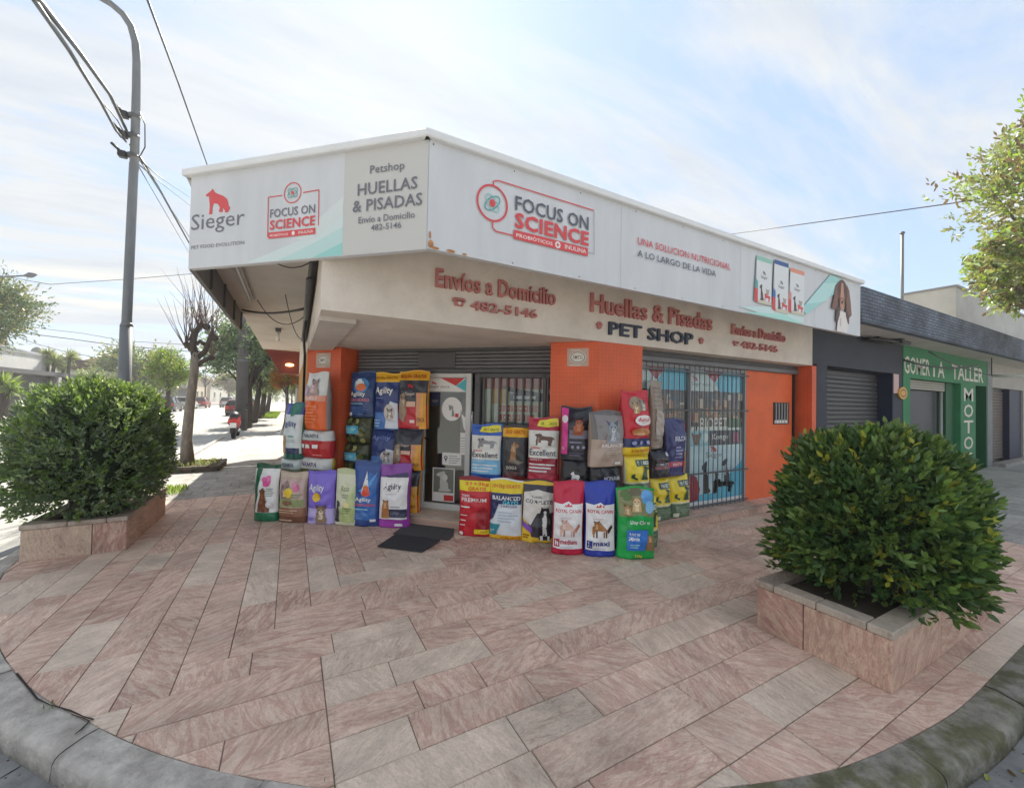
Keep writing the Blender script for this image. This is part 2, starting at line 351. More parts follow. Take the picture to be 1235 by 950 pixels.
    def build(s, name, parent=None, origin=None, local=False, **k):
        me = bpy.data.meshes.new(name)
        vs = s.v
        o = bpy.data.objects.new(name, me); COL.objects.link(o)
        if parent is not None: o.parent = parent
        if local: pass
        elif parent is not None:
            iv = world_of(parent).inverted(); vs = [tuple(iv @ Vector(v)) for v in vs]
        if origin is not None and parent is None: vs = [(a-origin[0], b-origin[1], c-origin[2]) for a, b, c in vs]; o.location = origin
        me.from_pydata(vs, [], s.f)
        for m in s.mats: me.materials.append(m)
        me.polygons.foreach_set('material_index', s.m); me.polygons.foreach_set('use_smooth', s.smooth); me.update()
        return tag(o, **k)
def copies(src, places):
    """copies of a part that share its mesh, shifted by an offset in the parent's frame"""
    for d in places:
        c = src.copy(); COL.objects.link(c); c.parent = src.parent; c.location = src.location+Vector(d)

# lettering and flat print
_fonts = {}
def glyphs(txt, bold=.0, ext=0.):
    bold *= .45; key = (txt, bold, ext)
    if key not in _fonts:
        cu = bpy.data.curves.new('letters', 'FONT'); cu.body = txt; cu.offset = bold; cu.resolution_u = 2; cu.extrude = ext; cu.space_character = 1.0+bold*1.6
        ob = bpy.data.objects.new('letters', cu); me = bpy.data.meshes.new_from_object(ob)
        v = np.array([tuple(x.co) for x in me.vertices]); f = [tuple(p.vertices) for p in me.polygons]
        bpy.data.objects.remove(ob); bpy.data.curves.remove(cu); bpy.data.meshes.remove(me)
        if len(v):
            a, b = v[:, :2].min(0), v[:, :2].max(0); v[:, :2] = (v[:, :2]-a)/(b-a)
        _fonts[key] = (v, f)
    return _fonts[key]
SIT = [(.25, 0), (.75, 0), (.98, .05), (.9, .12), (.8, .16), (.78, .38), (.66, .55), (.55, .68), (.56, .8), (.6, .95), (.5, 1), (.42, .96), (.28, .93), (.1, .86), (.06, .78), (.14, .73), (.28, .72), (.3, .6), (.28, .4), (.3, .15), (.2, .06)]
STAND = [(.06, .02), (.17, .02), (.2, .3), (.27, .42), (.55, .44), (.66, .42), (.72, .3), (.68, .16), (.72, 0), (.86, 0), (.86, .14), (.9, .4), (.93, .55), (1.0, .42), (.99, .6), (.92, .7), (.84, .74), (.55, .74), (.38, .8), (.36, .93), (.27, 1), (.22, .93), (.1, .9), (0, .8), (.04, .74), (.14, .72), (.12, .5), (.08, .3)]
FACE = [(.3, 0), (.7, 0), (.82, .2), (.88, .45), (1, .9), (.95, 1), (.74, .82), (.5, .86), (.26, .82), (.05, 1), (0, .9), (.12, .45), (.18, .2)]
SHEP = [(.18, .0), (.30, .0), (.31, .28), (.36, .42), (.52, .36), (.60, .22), (.56, .06), (.66, .02), (.72, .06), (.70, .2), (.80, .08), (.80, 0), (.92, 0), (1.0, .16), (.94, .24), (.9, .4), (.86, .52), (.7, .66), (.5, .76), (.38, .84), (.34, .92), (.28, 1.0), (.24, .92), (.14, .86), (.02, .78), (.06, .72), (.16, .70), (.18, .5), (.2, .3)]
SIL = dict(sit=SIT, stand=STAND, face=FACE, shep=SHEP)
class Print:
    """flat print laid on a surface given by surf(a, b, off); each layer sits a hair above the one before"""
    def __init__(s, surf, step=.00025, grid=0., base=.0008): s.S = surf; s.mb = MB(); s.off = base; s.step = step; s.grid = grid
    def poly(s, pts, m):
        s.off += s.step
        pts = [tuple(p) for p in pts]
        if s.grid:
            xs = [p[0] for p in pts]; ys = [p[1] for p in pts]; extra = []
            x = math.floor(min(xs)/s.grid)*s.grid
            while x < max(xs):
                y = math.floor(min(ys)/s.grid)*s.grid
                while y < max(ys): extra.append((x, y)); y += s.grid
                x += s.grid
            dense = []
            for i in range(len(pts)):
                p, q = pts[i], pts[(i+1) % len(pts)]; L = math.hypot(q[0]-p[0], q[1]-p[1]); k = max(1, int(L/s.grid))
                dense += [(p[0]+(q[0]-p[0])*j/k, p[1]+(q[1]-p[1])*j/k) for j in range(k)]
            pts2 = [Vector(p) for p in dense]+[Vector(p) for p in extra]; n = len(dense)
        else: pts2 = [Vector(p) for p in pts]; n = len(pts)
        v, e, f, *_ = delaunay_2d_cdt(pts2, [], [list(range(n))], 1, 1e-6)
        s.mb.add([s.S(p[0], p[1], s.off) for p in v], f, m); return s
    def rect(s, x0, y0, x1, y1, m): return s.poly([(x0, y0), (x1, y0), (x1, y1), (x0, y1)], m)
    def ell(s, cx, cy, rx, ry, m, n=20): return s.poly([(cx+rx*math.cos(2*math.pi*i/n), cy+ry*math.sin(2*math.pi*i/n)) for i in range(n)], m)
    def ring(s, cx, cy, rx, ry, w, m, n=28, rot=0.):
        s.off += s.step; vs = []
        for i in range(n):
            a = 2*math.pi*i/n
            for k in (0, 1):
                x = (rx-w*k)*math.cos(a); y = (ry-w*k)*math.sin(a); vs.append(s.S(cx+x*math.cos(rot)-y*math.sin(rot), cy+x*math.sin(rot)+y*math.cos(rot), s.off))
        s.mb.add(vs, [(2*i, 2*((i+1) % n), 2*((i+1) % n)+1, 2*i+1) for i in range(n)], m); return s
    def path(s, pts, w, m):
        for (x0, y0), (x1, y1) in zip(pts, pts[1:]):
            L = math.hypot(x1-x0, y1-y0) or 1; nx, ny = -(y1-y0)/L*w/2, (x1-x0)/L*w/2
            s.poly([(x0-nx, y0-ny), (x1-nx, y1-ny), (x1+nx, y1+ny), (x0+nx, y0+ny)], m)
        return s
    def text(s, t, x0, y0, x1, y1, m, bold=.02, shear=0.):
        s.off += s.step; v, f = glyphs(t, bold)
        s.mb.add([s.S(x0+(x1-x0)*p[0]+shear*(y1-y0)*p[1], y0+(y1-y0)*p[1], s.off) for p in v], f, m); return s
    def sil(s, k, x0, y0, x1, y1, m, flip=False):
        return s.poly([(x0+(x1-x0)*((1-a) if flip else a), y0+(y1-y0)*b) for a, b in SIL[k]], m)
    def lines(s, x0, y0, x1, y1, n, m, fill=.5):
        h = (y1-y0)/n
        for i in range(n): s.rect(x0, y0+i*h, x0+(x1-x0)*(.7+.3*((i*7) % 3)/2), y0+i*h+h*fill, m)
        return s
    def build(s, name, parent, **k): return s.mb.build(name, parent, **k)
    def cut(s, name, parent): s.mb.build(name, parent); s.mb = MB(); return s
def wall_surf(P, Q, d0=0.):
    L = math.hypot(Q[0]-P[0], Q[1]-P[1]); ux, uy = (Q[0]-P[0])/L, (Q[1]-P[1])/L
    return lambda a, z, o: (P[0]+ux*a+uy*(o+d0), P[1]+uy*a-ux*(o+d0), z)
def islands(v, f):
    """letters of a word: connected pieces, with dots and accents joined to the letter under them"""
    par = list(range(len(v)))
    def root(i):
        while par[i] != i: par[i] = par[par[i]]; i = par[i]
        return i
    for q in f:
        for j in q[1:]: par[root(q[0])] = root(j)
    grp = {}
    for i in range(len(v)): grp.setdefault(root(i), []).append(i)
    it = sorted([[v[g, 0].min(), v[g, 0].max(), g] for g in grp.values()], key=lambda a: (a[0]+a[1])/2); out = []
    for a in it:
        if out and (min(out[-1][1], a[1])-max(out[-1][0], a[0])) > .55*min(a[1]-a[0], out[-1][1]-out[-1][0]): out[-1] = [min(out[-1][0], a[0]), max(out[-1][1], a[1]), out[-1][2]+a[2]]
        else: out.append(a)
    res = []
    for a in out:
        ids = {g: i for i, g in enumerate(a[2])}; res.append((v[a[2]], [tuple(ids[k] for k in q) for q in f if q[0] in ids]))
    return res
def raised(txt, P, Q, a0, z0, a1, z1, depth, m, parent, name='letter', bold=.02, label=None):
    v, f = glyphs(txt, bold, .5 if depth else 0.); S = wall_surf(P, Q)
    for vv, ff in islands(v, f):
        mb = MB(); mb.add([S(a0+(a1-a0)*p[0], z0+(z1-z0)*p[1], (p[2]+.5)*depth+.003) for p in vv], ff, m); mb.build(name, parent)

# ------------------------------------------------------------------ ground, road, kerb, pavement
def sheet(name, x0, x1, y0, y1, z, m, n=1):
    mb = MB(); mb.add([(x0, y0, z), (x1, y0, z), (x1, y1, z), (x0, y1, z)], [(0, 1, 2, 3)], m); return mb.build(name, kind='structure')
sheet('ground', -900, 900, -900, 900, -.125, mat('far_ground', (.36, .34, .31), rough=.95, var=.2, vscale=.05))
sheet('road', -11.6, -2.2, -30, 400, -.121, ROADM); sheet('road', -2.204, 300, -12, 1.5, -.1205, ROADM)
IK = [(-2.25, 9.), (-2.25, 5.9), (-2.1, 5.0), (-1.85, 4.3), (-1.53, 3.7), (-1.307, 3.33), (-1.10, 3.04), (-.86, 2.76), (-.629, 2.5), (-.4, 2.27), (-.145, 2.05), (.193, 1.80), (.7, 1.49), (1.3, 1.20), (1.93, .956), (2.345, .85), (2.98, .77), (3.48, .75), (4.45, .75)]
hull = [IK[i] for i in convex_hull_2d([Vector(p) for p in IK+[(4.45, 9.)]]) if i < len(IK)]
hull.sort(key=lambda p: (p[0]-p[1]))
def catmull(P, k=6):
    out = []
    for i in range(len(P)-1):
        a, b, c, d = P[max(i-1, 0)], P[i], P[i+1], P[min(i+2, len(P)-1)]
        for j in range(k):
            t = j/k; out.append(tuple(.5*((2*b[q])+(-a[q]+c[q])*t+(2*a[q]-5*b[q]+4*c[q]-d[q])*t*t+(-a[q]+3*b[q]-3*c[q]+d[q])*t**3) for q in range(len(b))))
    return out+[P[-1]]
curve = catmull(hull, 5); curve = [curve[i] for i in convex_hull_2d([Vector(p) for p in curve+[(4.45, 9.)]]) if i < len(curve)]; curve.sort(key=lambda p: (p[0]-p[1])); hull = curve
PAVE_X, PAVE_Y = 7.75, 7.85        # where the pink slabs give way to grey paving
base_poly = [(-2.25, 130)]+hull+[(130, .75), (130, 3.9), (3.6, 3.9), (.3, 7.0), (.3, 130)]
pv = MB(); pv.prism(base_poly, -.12, -.007, MORTAR); pavement = pv.build('pavement', kind='structure')
def clip(poly, halfplanes):
    for (ax, ay, c) in halfplanes:           # keep ax*x+ay*y >= c
        out = []
        for i in range(len(poly)):
            p, q = poly[i], poly[(i+1) % len(poly)]; dp = ax*p[0]+ay*p[1]-c; dq = ax*q[0]+ay*q[1]-c
            if dp >= 0: out.append(p)
            if (dp >= 0) != (dq >= 0): t = dp/(dp-dq); out.append((p[0]+(q[0]-p[0])*t, p[1]+(q[1]-p[1])*t))
        poly = out
        if len(poly) < 3: return []
    return poly
KP = []
for p, q in zip(hull, hull[1:]):
    nx, ny = -(q[1]-p[1]), q[0]-p[0]; L = math.hypot(nx, ny); nx /= L; ny /= L; KP.append((nx, ny, nx*p[0]+ny*p[1]+.004))
def area(p): return abs(sum(p[i][0]*p[(i+1) % len(p)][1]-p[(i+1) % len(p)][0]*p[i][1] for i in range(len(p))))/2
slabs = []
G = .0022
def slab(x0, x1, y0, y1, extra=(), kind='pink'):
    p = clip([(x0+G, y0+G), (x1-G, y0+G), (x1-G, y1-G), (x0+G, y1-G)], list(extra)+KP)
    if len(p) >= 3 and area(p) > .0002: slabs.append((p, kind))
rs = random.Random(5)
RW = .2345; Y0 = 2.765
# rows that run along the right-hand street (clipped on the mitre), columns along the left-hand street
mit = (math.sqrt(.5), -math.sqrt(.5), (-.53-Y0)*math.sqrt(.5))
for k in range(-9, 16):
    y0 = Y0+k*RW; y1 = y0+RW
    if y0 > 6.4: break
    xs = -2.4 if k < 0 else -.53+RW*k
    xend = PAVE_X if y0 < 3.55 else 7.2-y0
    x = xs
    if k >= 0: x = xs
    while x < xend-.02:
        L = rs.choice([.36, .45, .52, .6, .68, .8, .95]) if x < 4 else rs.choice([.8, 1.0, 1.2])
        nx = x+L
        if k < 0 and x < .2 < nx+.15: nx = .2
        if xend-nx < .25: nx = xend
        slab(x, nx, y0, y1); x = nx
x = -.53-9*RW
for c in range(-8, 15):
    x0 = -.53+(c-1)*RW; x1 = x0+RW
    if x1 > 2.7: break
    yb = Y0 if c <= 0 else Y0+c*RW
    y = yb; ye = PAVE_Y if x1 < .4 else 6.95-x0
    while y < ye-.02:
        L = rs.choice([.36, .45, .55, .65, .8, .95]); ny = y+L
        if ye-ny < .2: ny = ye
        if x0 < -2.2 and y > 5.3: y = ny; continue
        slab(x0, x1, y, ny); y = ny
# grey flagstones further along both streets
y = PAVE_Y
while y < 19:
    h = .27 if y < 13 else .4; x = -2.25+rs.uniform(0, .2)*0; x0 = x
    while x0 < .25:
        L = rs.uniform(.38, .62); x1 = min(x0+L, .28)
        if .28-x1 < .15: x1 = .28
        slab(x0, x1, y, y+h, kind='grey'); x0 = x1
    y += h
x = PAVE_X
while x < 18:
    w = .42 if x < 12 else .6; y = .75
    while y < 3.5:
        ny = min(y+.42, 3.545)
        if 3.545-ny < .12: ny = 3.545
        slab(x, x+w, y, ny, kind='grey'); y = ny
    x += w
def slab_mesh(mb, p, kind, r):
    dz = r.uniform(-.0025, .0015); b = .0035; n = len(p); cx = sum(q[0] for q in p)/n; cy = sum(q[1] for q in p)/n
    tx, ty = r.uniform(-.002, .002), r.uniform(-.002, .002)
    top = []
    for q in p:
        d = math.hypot(q[0]-cx, q[1]-cy) or 1; k = 1-b/d; qx, qy = cx+(q[0]-cx)*k, cy+(q[1]-cy)*k
        top.append((qx, qy, dz+tx*(qx-cx)+ty*(qy-cy)))
    vs = top+[(q[0], q[1], -.006) for q in p]; m = PINK if kind == 'pink' else GREYP
    fs = [tuple(range(n))]+[(i, n+i, n+(i+1) % n, (i+1) % n) for i in range(n)]
    if area(p) and sum(p[i][0]*p[(i+1) % n][1]-p[(i+1) % n][0]*p[i][1] for i in range(n)) < 0: fs = [f[::-1] for f in fs]
    mb.add(vs, fs, m)
def dist(p): return math.hypot(sum(q[0] for q in p)/len(p), sum(q[1] for q in p)/len(p))
pink = sorted([s for s in slabs if s[1] == 'pink'], key=lambda s: dist(s[0])); grey = sorted([s for s in slabs if s[1] == 'grey'], key=lambda s: dist(s[0]))
near = pink[:298]; NG = 120
rest = [pink[298:], grey[NG:]]
for p, kind in near+grey[:NG]:
    mb = MB(); slab_mesh(mb, p, kind, rs); mb.build('paving_slab' if kind == 'pink' else 'flagstone', pavement)
for nm, li in (('far_paving_slabs', rest[0]), ('far_flagstones', rest[1])):
    if li:
        mb = MB()
        for p, kind in li: slab_mesh(mb, p, kind, rs)
        mb.build(nm, pavement, kind='stuff')
fp = MB(); fp.prism([(-2.25, 19), (.28, 19), (.28, 130), (-2.25, 130)], -.006, -.001, GREYP); fp.prism([(18, .75), (130, .75), (130, 3.545), (18, 3.545)], -.006, -.001, GREYP)
fp.build('far_pavement', kind='structure')
# kerb stones with a rounded nose
kerb = thing('kerb', (0, 1.9, -.12), kind='structure')
KL = [(-2.25, 130.), (-2.25, 90.), (-2.25, 60.), (-2.25, 40.), (-2.25, 25.), (-2.25, 18.), (-2.25, 14.), (-2.25, 11.)]+curve+[(5.5, .75), (7, .75), (9, .75), (12, .75), (16, .75), (30, .75), (60, .75), (130, .75)]
prof = [(0, .000), (.05, .002), (.11, .001), (.136, -.004), (.152, -.014), (.160, -.030), (.163, -.06), (.167, -.122)]
def nrm(P, i):
    a, b = P[max(i-1, 0)], P[min(i+1, len(P)-1)]; dx, dy = b[0]-a[0], b[1]-a[1]; L = math.hypot(dx, dy); return dy/L, -dx/L
acc = 0; seg = [0]; cuts = []
arc = [0]
for p, q in zip(KL, KL[1:]): arc.append(arc[-1]+math.hypot(q[0]-p[0], q[1]-p[1]))
def kpt(s):
    j = max(0, min(len(arc)-2, next((i for i in range(len(arc)-1) if arc[i+1] >= s), len(arc)-2))); t = (s-arc[j])/(arc[j+1]-arc[j])
    p = tuple(KL[j][q]*(1-t)+KL[j+1][q]*t for q in (0, 1)); n0, n1 = nrm(KL, j), nrm(KL, j+1); n = (n0[0]*(1-t)+n1[0]*t, n0[1]*(1-t)+n1[1]*t); return p, n
s0 = arc[8]; send = arc[8+len(curve)-1]
crack_s = min(range(len(KL)), key=lambda i: math.hypot(KL[i][0]+.80, KL[i][1]-2.70)); crack_s = arc[crack_s]
s = s0-2; stones = []
marks = [0.]
t_ = s0-6
while t_ < send+6:
    marks.append(t_); t_ += .98
marks = sorted([m_ for m_ in marks if abs(m_-crack_s) > .35]+[crack_s]); marks.append(arc[-1])
for i in range(len(marks)-1):
    a, b = marks[i]+.003, marks[i+1]-.003; k = max(2, min(30, int((b-a)/.06))); mb = MB(); vs = []
    tone = random.Random(i).uniform(-.004, .003)
    for j in range(k+1):
        sgm = a+(b-a)*j/k; (px, py), n = kpt(sgm)
        for o, z in prof:
            w = .005*noise.noise(Vector((px*5, py*5, o*20)))+(.006*noise.noise(Vector((px*17, py*17, o*30))) if o > .1 else 0) if z > -.1 else 0
            oo = o+w; zz_ = z+(tone+.5*w if z > -.1 else 0)
            if z > -.1 and o > .05: e = min(sgm-a, b-sgm); zz_ -= .012*max(0, 1-e/.03)
            vs.append((px+n[0]*oo, py+n[1]*oo, zz_))
        (px, py), n = kpt(sgm); vs.append((px, py, -.122))
    m_ = len(prof)+1; fs = []
    for j in range(k):
        for q in range(m_-1): fs.append((j*m_+q, j*m_+q+1, (j+1)*m_+q+1, (j+1)*m_+q))
    fs += [tuple(range(m_)), tuple(k*m_+q for q in range(m_))[::-1]]
    mid = kpt((a+b)/2)[0]
    mb.add(vs, fs, MOSS if mid[0] > 1.7 and mid[0] < 8 else CONC, True); o = mb.build('kerb_stone', kerb)
# gutter strip outside the kerb
gm = MB(); vs = []
for i, s_ in enumerate(np.linspace(s0-1.5, send+8, 90)):
    (px, py), n = kpt(s_); vs += [(px+n[0]*.15, py+n[1]*.15, -.117), (px+n[0]*.52, py+n[1]*.52, -.1175)]
gm.add(vs, [(2*i, 2*i+1, 2*i+3, 2*i+2) for i in range(89)], GUTTER); gm.build('gutter', kind='structure')
# the crack that runs from the slabs through the kerb
CRK = mat('crack_shadow_dirt', (.03, .027, .022), rough=1)
cm = MB()
def ribbon(pts, w, z, m):
    vs = []
    for i, p in enumerate(pts):
        n = nrm(pts, i); ww = w*(.5+random.random()); vs += [(p[0]-n[0]*ww, p[1]-n[1]*ww, z if len(p) < 3 else p[2]), (p[0]+n[0]*ww, p[1]+n[1]*ww, z if len(p) < 3 else p[2])]
    cm.add(vs, [(2*i, 2*i+1, 2*i+3, 2*i+2) for i in range(len(pts)-1)], m)
wl = [tuple(on_z(u, v, -.116)[:2]) for u, v in [(33, 916), (14, 930), (0, 938)]]
ribbon([(wl[0][0], wl[0][1]), ((wl[0][0]+wl[1][0])/2+.01, (wl[0][1]+wl[1][1])/2), wl[1], wl[2]], .004, -.1155, CRK)
dirt = [tuple(on_z(u, v, .0035)[:2]) for u, v in [(20, 812), (45, 843), (60, 850), (84, 857), (100, 864), (113, 868)]]
ribbon(dirt, .005, .0068, CRK)
dirt = [tuple(on_z(u, v, .0035)[:2]) for u, v in [(86, 862), (100, 866), (108, 870), (98, 880), (90, 886)]]
ribbon(dirt, .004, .0075, CRK)
cm.build('pavement_crack', kind='structure')

# ------------------------------------------------------------------ the corner pet shop
YF, XE, XW = 3.55, 7.73, .19            # right-hand facade plane, its far end, left-hand facade plane
S1, S2 = 6.62, 7.10                      # x+y of the pillar faces and of the shop-front behind them
def ch(s, x): return (x, s-x)
shop = thing('pet_shop', (3.5, 5.5, 0), label='single-storey corner pet shop with orange pillars and cream fascia under a flat roof', cat='shop')
def part(name, parent=None, **k): return lambda mb: mb.build(name, parent or shop, **k)
mb = MB(); mb.prism([(XW, S1-XW), ch(S1, .59), ch(S1+.56, .87), (XW+.3, S1+.18)], 0, 2.3, ORT); mb.build('pillar', shop, label='orange left pillar with a small certificate plaque')
mb = MB(); mb.prism([ch(S1, 2.67), (3.06, YF), (3.745, YF), (3.745, 4.1), (3.4, 4.5), ch(S1+.56, 2.95)], 0, 2.3, ORT); mb.build('pillar', shop, label='orange middle pillar with a small certificate plaque')
mb = MB(); mb.box(XE-.001, XE+.14, YF+.002, 4.1, 0, 2.3, ORT); mb.build('pillar', shop, label='narrow red-orange end pillar')
mb = MB(); mb.box(XW+.01, XW+.15, 6.75, 14, 0, 2.3, mat('ochre_side_wall', (.42, .22, .06), rough=.8, var=.15, vscale=2)); mb.build('side_wall', shop)
mb = MB(); mb.prism([(XW, YF), (XE, YF), (XE, 9), (XE-.1, 14), (XW, 14)], 2.301, 2.995, CREAM, SOFF); mb.build('fascia_wall', shop, label='cream rendered fascia with raised red and navy lettering')
mb = MB(); mb.prism([(XW+.004, YF+.28), (XW+.30, YF+.28), (XW+.30, 6.2), (XW+.004, 6.38)], 2.262, 2.3, SOFF); mb.build('soffit_beam', shop)
# canopy roof
mb = MB(); mb.prism([(7.73, 2.93), (.86, 2.93), (-.77, 4.47), (-.77, 14), (-.3, 14), (7.73, 14)], 2.998, 3.12, SOFF, WHITE); mb.build('canopy_slab', shop)
# steps
RISER = PINKV
mb = MB(); mb.prism([ch(S1-.04, .60), ch(S1-.04, 2.66), ch(S2+.02, 2.9), ch(S2+.02, .88)], 0, .098, RISER); mb.build('step', shop)
mb = MB(); mb.prism([ch(S1-.065, .61), ch(S1-.065, 2.65), ch(S2+.02, 2.9), ch(S2+.02, .88)], .099, .114, COPING, PINK); mb.build('step_tread', shop)
mb = MB(); mb.box(3.75, XE-.004, YF-.02, 3.9, 0, .094, RISER); mb.build('step', shop)
mb = MB(); mb.box(3.75, XE-.004, YF-.035, 3.9, .095, .110, COPING); mb.build('step_nosing', shop)
mb = MB(); mb.box(3.75, XE-.004, YF-.0, 3.9, .1105, .113, PINK); mb.build('step_tread', shop)
# interior shell so the window looks into a dim room
INT = mat('dim_interior_wall', (.45, .43, .41), rough=.9)
mb = MB(); mb.box(.5, 7.6, 8.0, 8.1, .0, 2.3, INT); mb.prism([ch(S2+.1, .95), ch(S2+.1, 3.1), (3.9, 3.95), (7.6, 3.95), (7.6, 8.1), (.5, 8.1), (.5, 6.9)], .02, .10, INT); mb.box(7.62, 7.72, 4.1, 8.1, 0, 2.3, INT); mb.build('interior_wall', shop)
# chamfered shop-front: rolled shutter above, steel frames, door, barred window
A, B = ch(S2, .86), ch(S2, 2.96); LA = math.hypot(B[0]-A[0], B[1]-A[1])
for i in range(6):
    mb = MB(); z = 2.022+i*.047
    if i < 5:
        for k, (dz, d) in enumerate(((0, .012), (.012, .03), (.035, .03))): pass
        mb.wallbox(A, B, 0.0, LA, z+.004, z+.045, -.03, .030, SHUT, .008); mb.build('shutter_slat', shop)
mb = MB(); mb.wallbox(A, B, 0, LA, 1.962, 2.022, -.02, .05, DKGREY, .01); mb.build('shutter_bottom_rail', shop)
mb = MB(); mb.wallbox(A, B, 0, LA, 2.262, 2.3, -.03, .01, DKGREY); mb.build('shutter_box', shop)
mb = MB(); mb.wallbox(A, B, LA*.33, LA*.52, 2.03, 2.25, .03, .042, DKGREY, .005); mb.build('blank_sign_plate', shop)
def al(x): return (x-A[0])*math.sqrt(2)
mb = MB(); mb.wallbox(A, B, 0, al(1.56), .114, 1.962, -.06, -.0, DKGREY); mb.build('closed_panel', shop)
# door
DW0, DW1 = al(1.578), al(2.115)
door = None
WHP = mat('white_door_paint', (.62, .62, .60), rough=.45, var=.05)
mb = MB()
for a0, a1, z0, z1 in ((DW0, DW0+.085, .115, 1.96), (DW1-.075, DW1, .115, 1.96), (DW0+.085, DW1-.075, .115, .20), (DW0+.085, DW1-.075, 1.90, 1.96)):
    mb.wallbox(A, B, a0, a1, z0, z1, -.02, .03, WHP, .006)
door = mb.build('door', shop, label='white framed glass door covered with notices')
mb = MB(); mb.wallbox(A, B, DW0+.085, DW1-.075, .20, 1.90, .0, .008, GLASS); mb.build('door_glass', door)
mb = MB(); mb.wallbox(A, B, DW0+.02, DW0+.17, 1.06, 1.082, .035, .06, BLACK, .006); mb.wallbox(A, B, DW0+.03, DW0+.055, .98, 1.09, .03, .045, BLACK, .004); mb.build('door_handle', door)
WS = wall_surf(A, B, .008)
def fr(u0, v0, u1, v1):     # notice rectangle read off the shop-front plane
    p, q = on_wall(u0, v0, A, B), on_wall(u1, v1, A, B)
    return ((p[0]-A[0])*math.sqrt(2), min(p[2], q[2]), (q[0]-A[0])*math.sqrt(2), max(p[2], q[2]))
wht = vinyl('#e4e2de'); red = vinyl('#c8332f'); teal = vinyl('#4fb3bd'); navy = vinyl('#232a4a'); gry = vinyl('#8b8b88'); dgr = vinyl('#4b4d52'); blk = vinyl('#222226'); sky_b = vinyl('#7cc0d8')
notices = []
def notice(name, label, fn, base=.002):
    p = Print(WS, base=base); fn(p); notices.append(tag(p.build(name, None), label, 'notice', 'notices stuck on the shop door'))
def banner(p):
    a0, z0, a1, z1 = fr(520, 471, 573, 452); a1 = DW1-.077; a0 = DW0+.088; z0 = 1.71; z1 = 1.895
    p.rect(a0, z0, a1, z1, wht); w = a1-a0; h = z1-z0
    p.poly([(a0+w*.36, z1), (a0+w*.96, z1), (a0+w*.74, z0+h*.44)], red); p.poly([(a1, z1), (a1, z0), (a0+w*.74, z0+h*.44)], teal)
    p.sil('shep', a0+w*.12, z0+h*.52, a0+w*.26, z0+h*.76, red); p.text('Sieger store.', a0+w*.07, z0+h*.22, a0+w*.60, z0+h*.48, dgr, .0)
notice('door_banner', 'white door banner with red and teal triangles across the top of the glass', banner)
def round_sign(p):
    a0, z0, a1, z1 = fr(533, 507, 558, 479); cx, cz = (a0+a1)/2, (z0+z1)/2
    p.ell(cx, cz, (a1-a0)/2, (z1-z0)/2, wht, 28); p.sil('face', cx-.05, cz-.02, cx+.0, cz+.06, gry); p.sil('sit', cx-.02, cz-.1, cx+.05, cz+.04, gry); p.rect(cx+.05, cz-.11, cx+.1, cz-.06, red)
notice('round_notice', 'round white sticker with faint drawings in the middle of the door', round_sign)
def blue_card(p):
    r = fr(520, 489, 531.5, 473); p.rect(*r, navy); p.lines(r[0]+.02, r[1]+.05, r[2]-.02, r[3]-.1, 3, gry, .4)
notice('blue_notice', 'small navy blue card at the top left of the door glass', blue_card)
def photo1(p):
    r = fr(555, 521, 571, 496); p.rect(*r, gry); p.sil('face', r[0]+.02, r[1]+.03, r[2]-.01, r[3]-.04, wht)
notice('photo_notice', 'grey photocopied notice at the upper right of the door glass', photo1)
def tall(p):
    r = fr(555, 548, 566, 522); p.rect(*r, wht); p.lines(r[0]+.01, r[1]+.04, r[2]-.01, r[3]-.04, 6, gry, .2)
notice('tall_notice', 'tall pale notice with faint text beside the middle of the door', tall)
def pin(p):
    r = fr(533.5, 560, 557, 546.5); p.rect(*r, wht); cx = r[0]+.055; cz = (r[1]+r[3])/2; p.ell(cx, cz+.015, .026, .026, dgr); p.poly([(cx-.02, cz+.01), (cx+.02, cz+.01), (cx, cz-.05)], dgr); p.ell(cx, cz+.015, .012, .012, wht); p.lines(r[0]+.1, r[1]+.03, r[2]-.015, r[3]-.02, 4, gry, .3)
notice('address_notice', 'white notice with a black map pin low on the door glass', pin)
def poster(p):
    r = fr(521.5, 603, 549, 565); p.rect(*r, wht); h = r[3]-r[1]; p.rect(r[0]+.015, r[1]+h*.27, r[2]-.015, r[3]-.012, vinyl('#77796f')); p.sil('sit', r[0]+.04, r[1]+h*.3, r[2]-.04, r[3]-.04, vinyl('#c6c6bf')); p.ell((r[0]+r[2])/2+.02, r[1]+h*.72, .04, .045, vinyl('#d6d5cf')); p.rect(r[0]+(r[2]-r[0])*.53, r[1]+.012, r[2]-.015, r[1]+h*.2, red)
notice('pet_poster', 'grey animal photo poster with a red corner at the bottom of the door', poster)
# barred window right of the door
WA, WB = al(2.15), LA
mb = MB()
for a0, a1, z0, z1 in ((WA, WA+.075, .116, 1.96), (al(2.80), al(2.80)+.045, .116, 1.96), (WA+.075, WB, 1.90, 1.96), (WA+.075, WB, .116, .17)): mb.wallbox(A, B, a0, a1, z0, z1, -.03, .03, DKGREY, .006)
win = mb.build('window_frame', shop, label='dark steel window frame beside the door')
mb = MB(); mb.wallbox(A, B, WA+.07, WB, .17, 1.9, -.035, -.028, GLASS); mb.build('window_pane', win)
mb = MB(); a = WA+.125; mb.wallbox(A, B, a-.011, a+.011, .17, 1.90, .0, .02, BARM); bar = mb.build('window_bar', win)
du = Vector((math.sqrt(.5), -math.sqrt(.5), 0)); copies(bar, [du*(.107*i) for i in range(1, 9) if a+.107*i < WB-.02])
mb = MB(); mb.wallbox(A, B, WA+.07, WB, 1.30, 1.318, -.004, .0, BARM); mb.build('cross_bar', win)
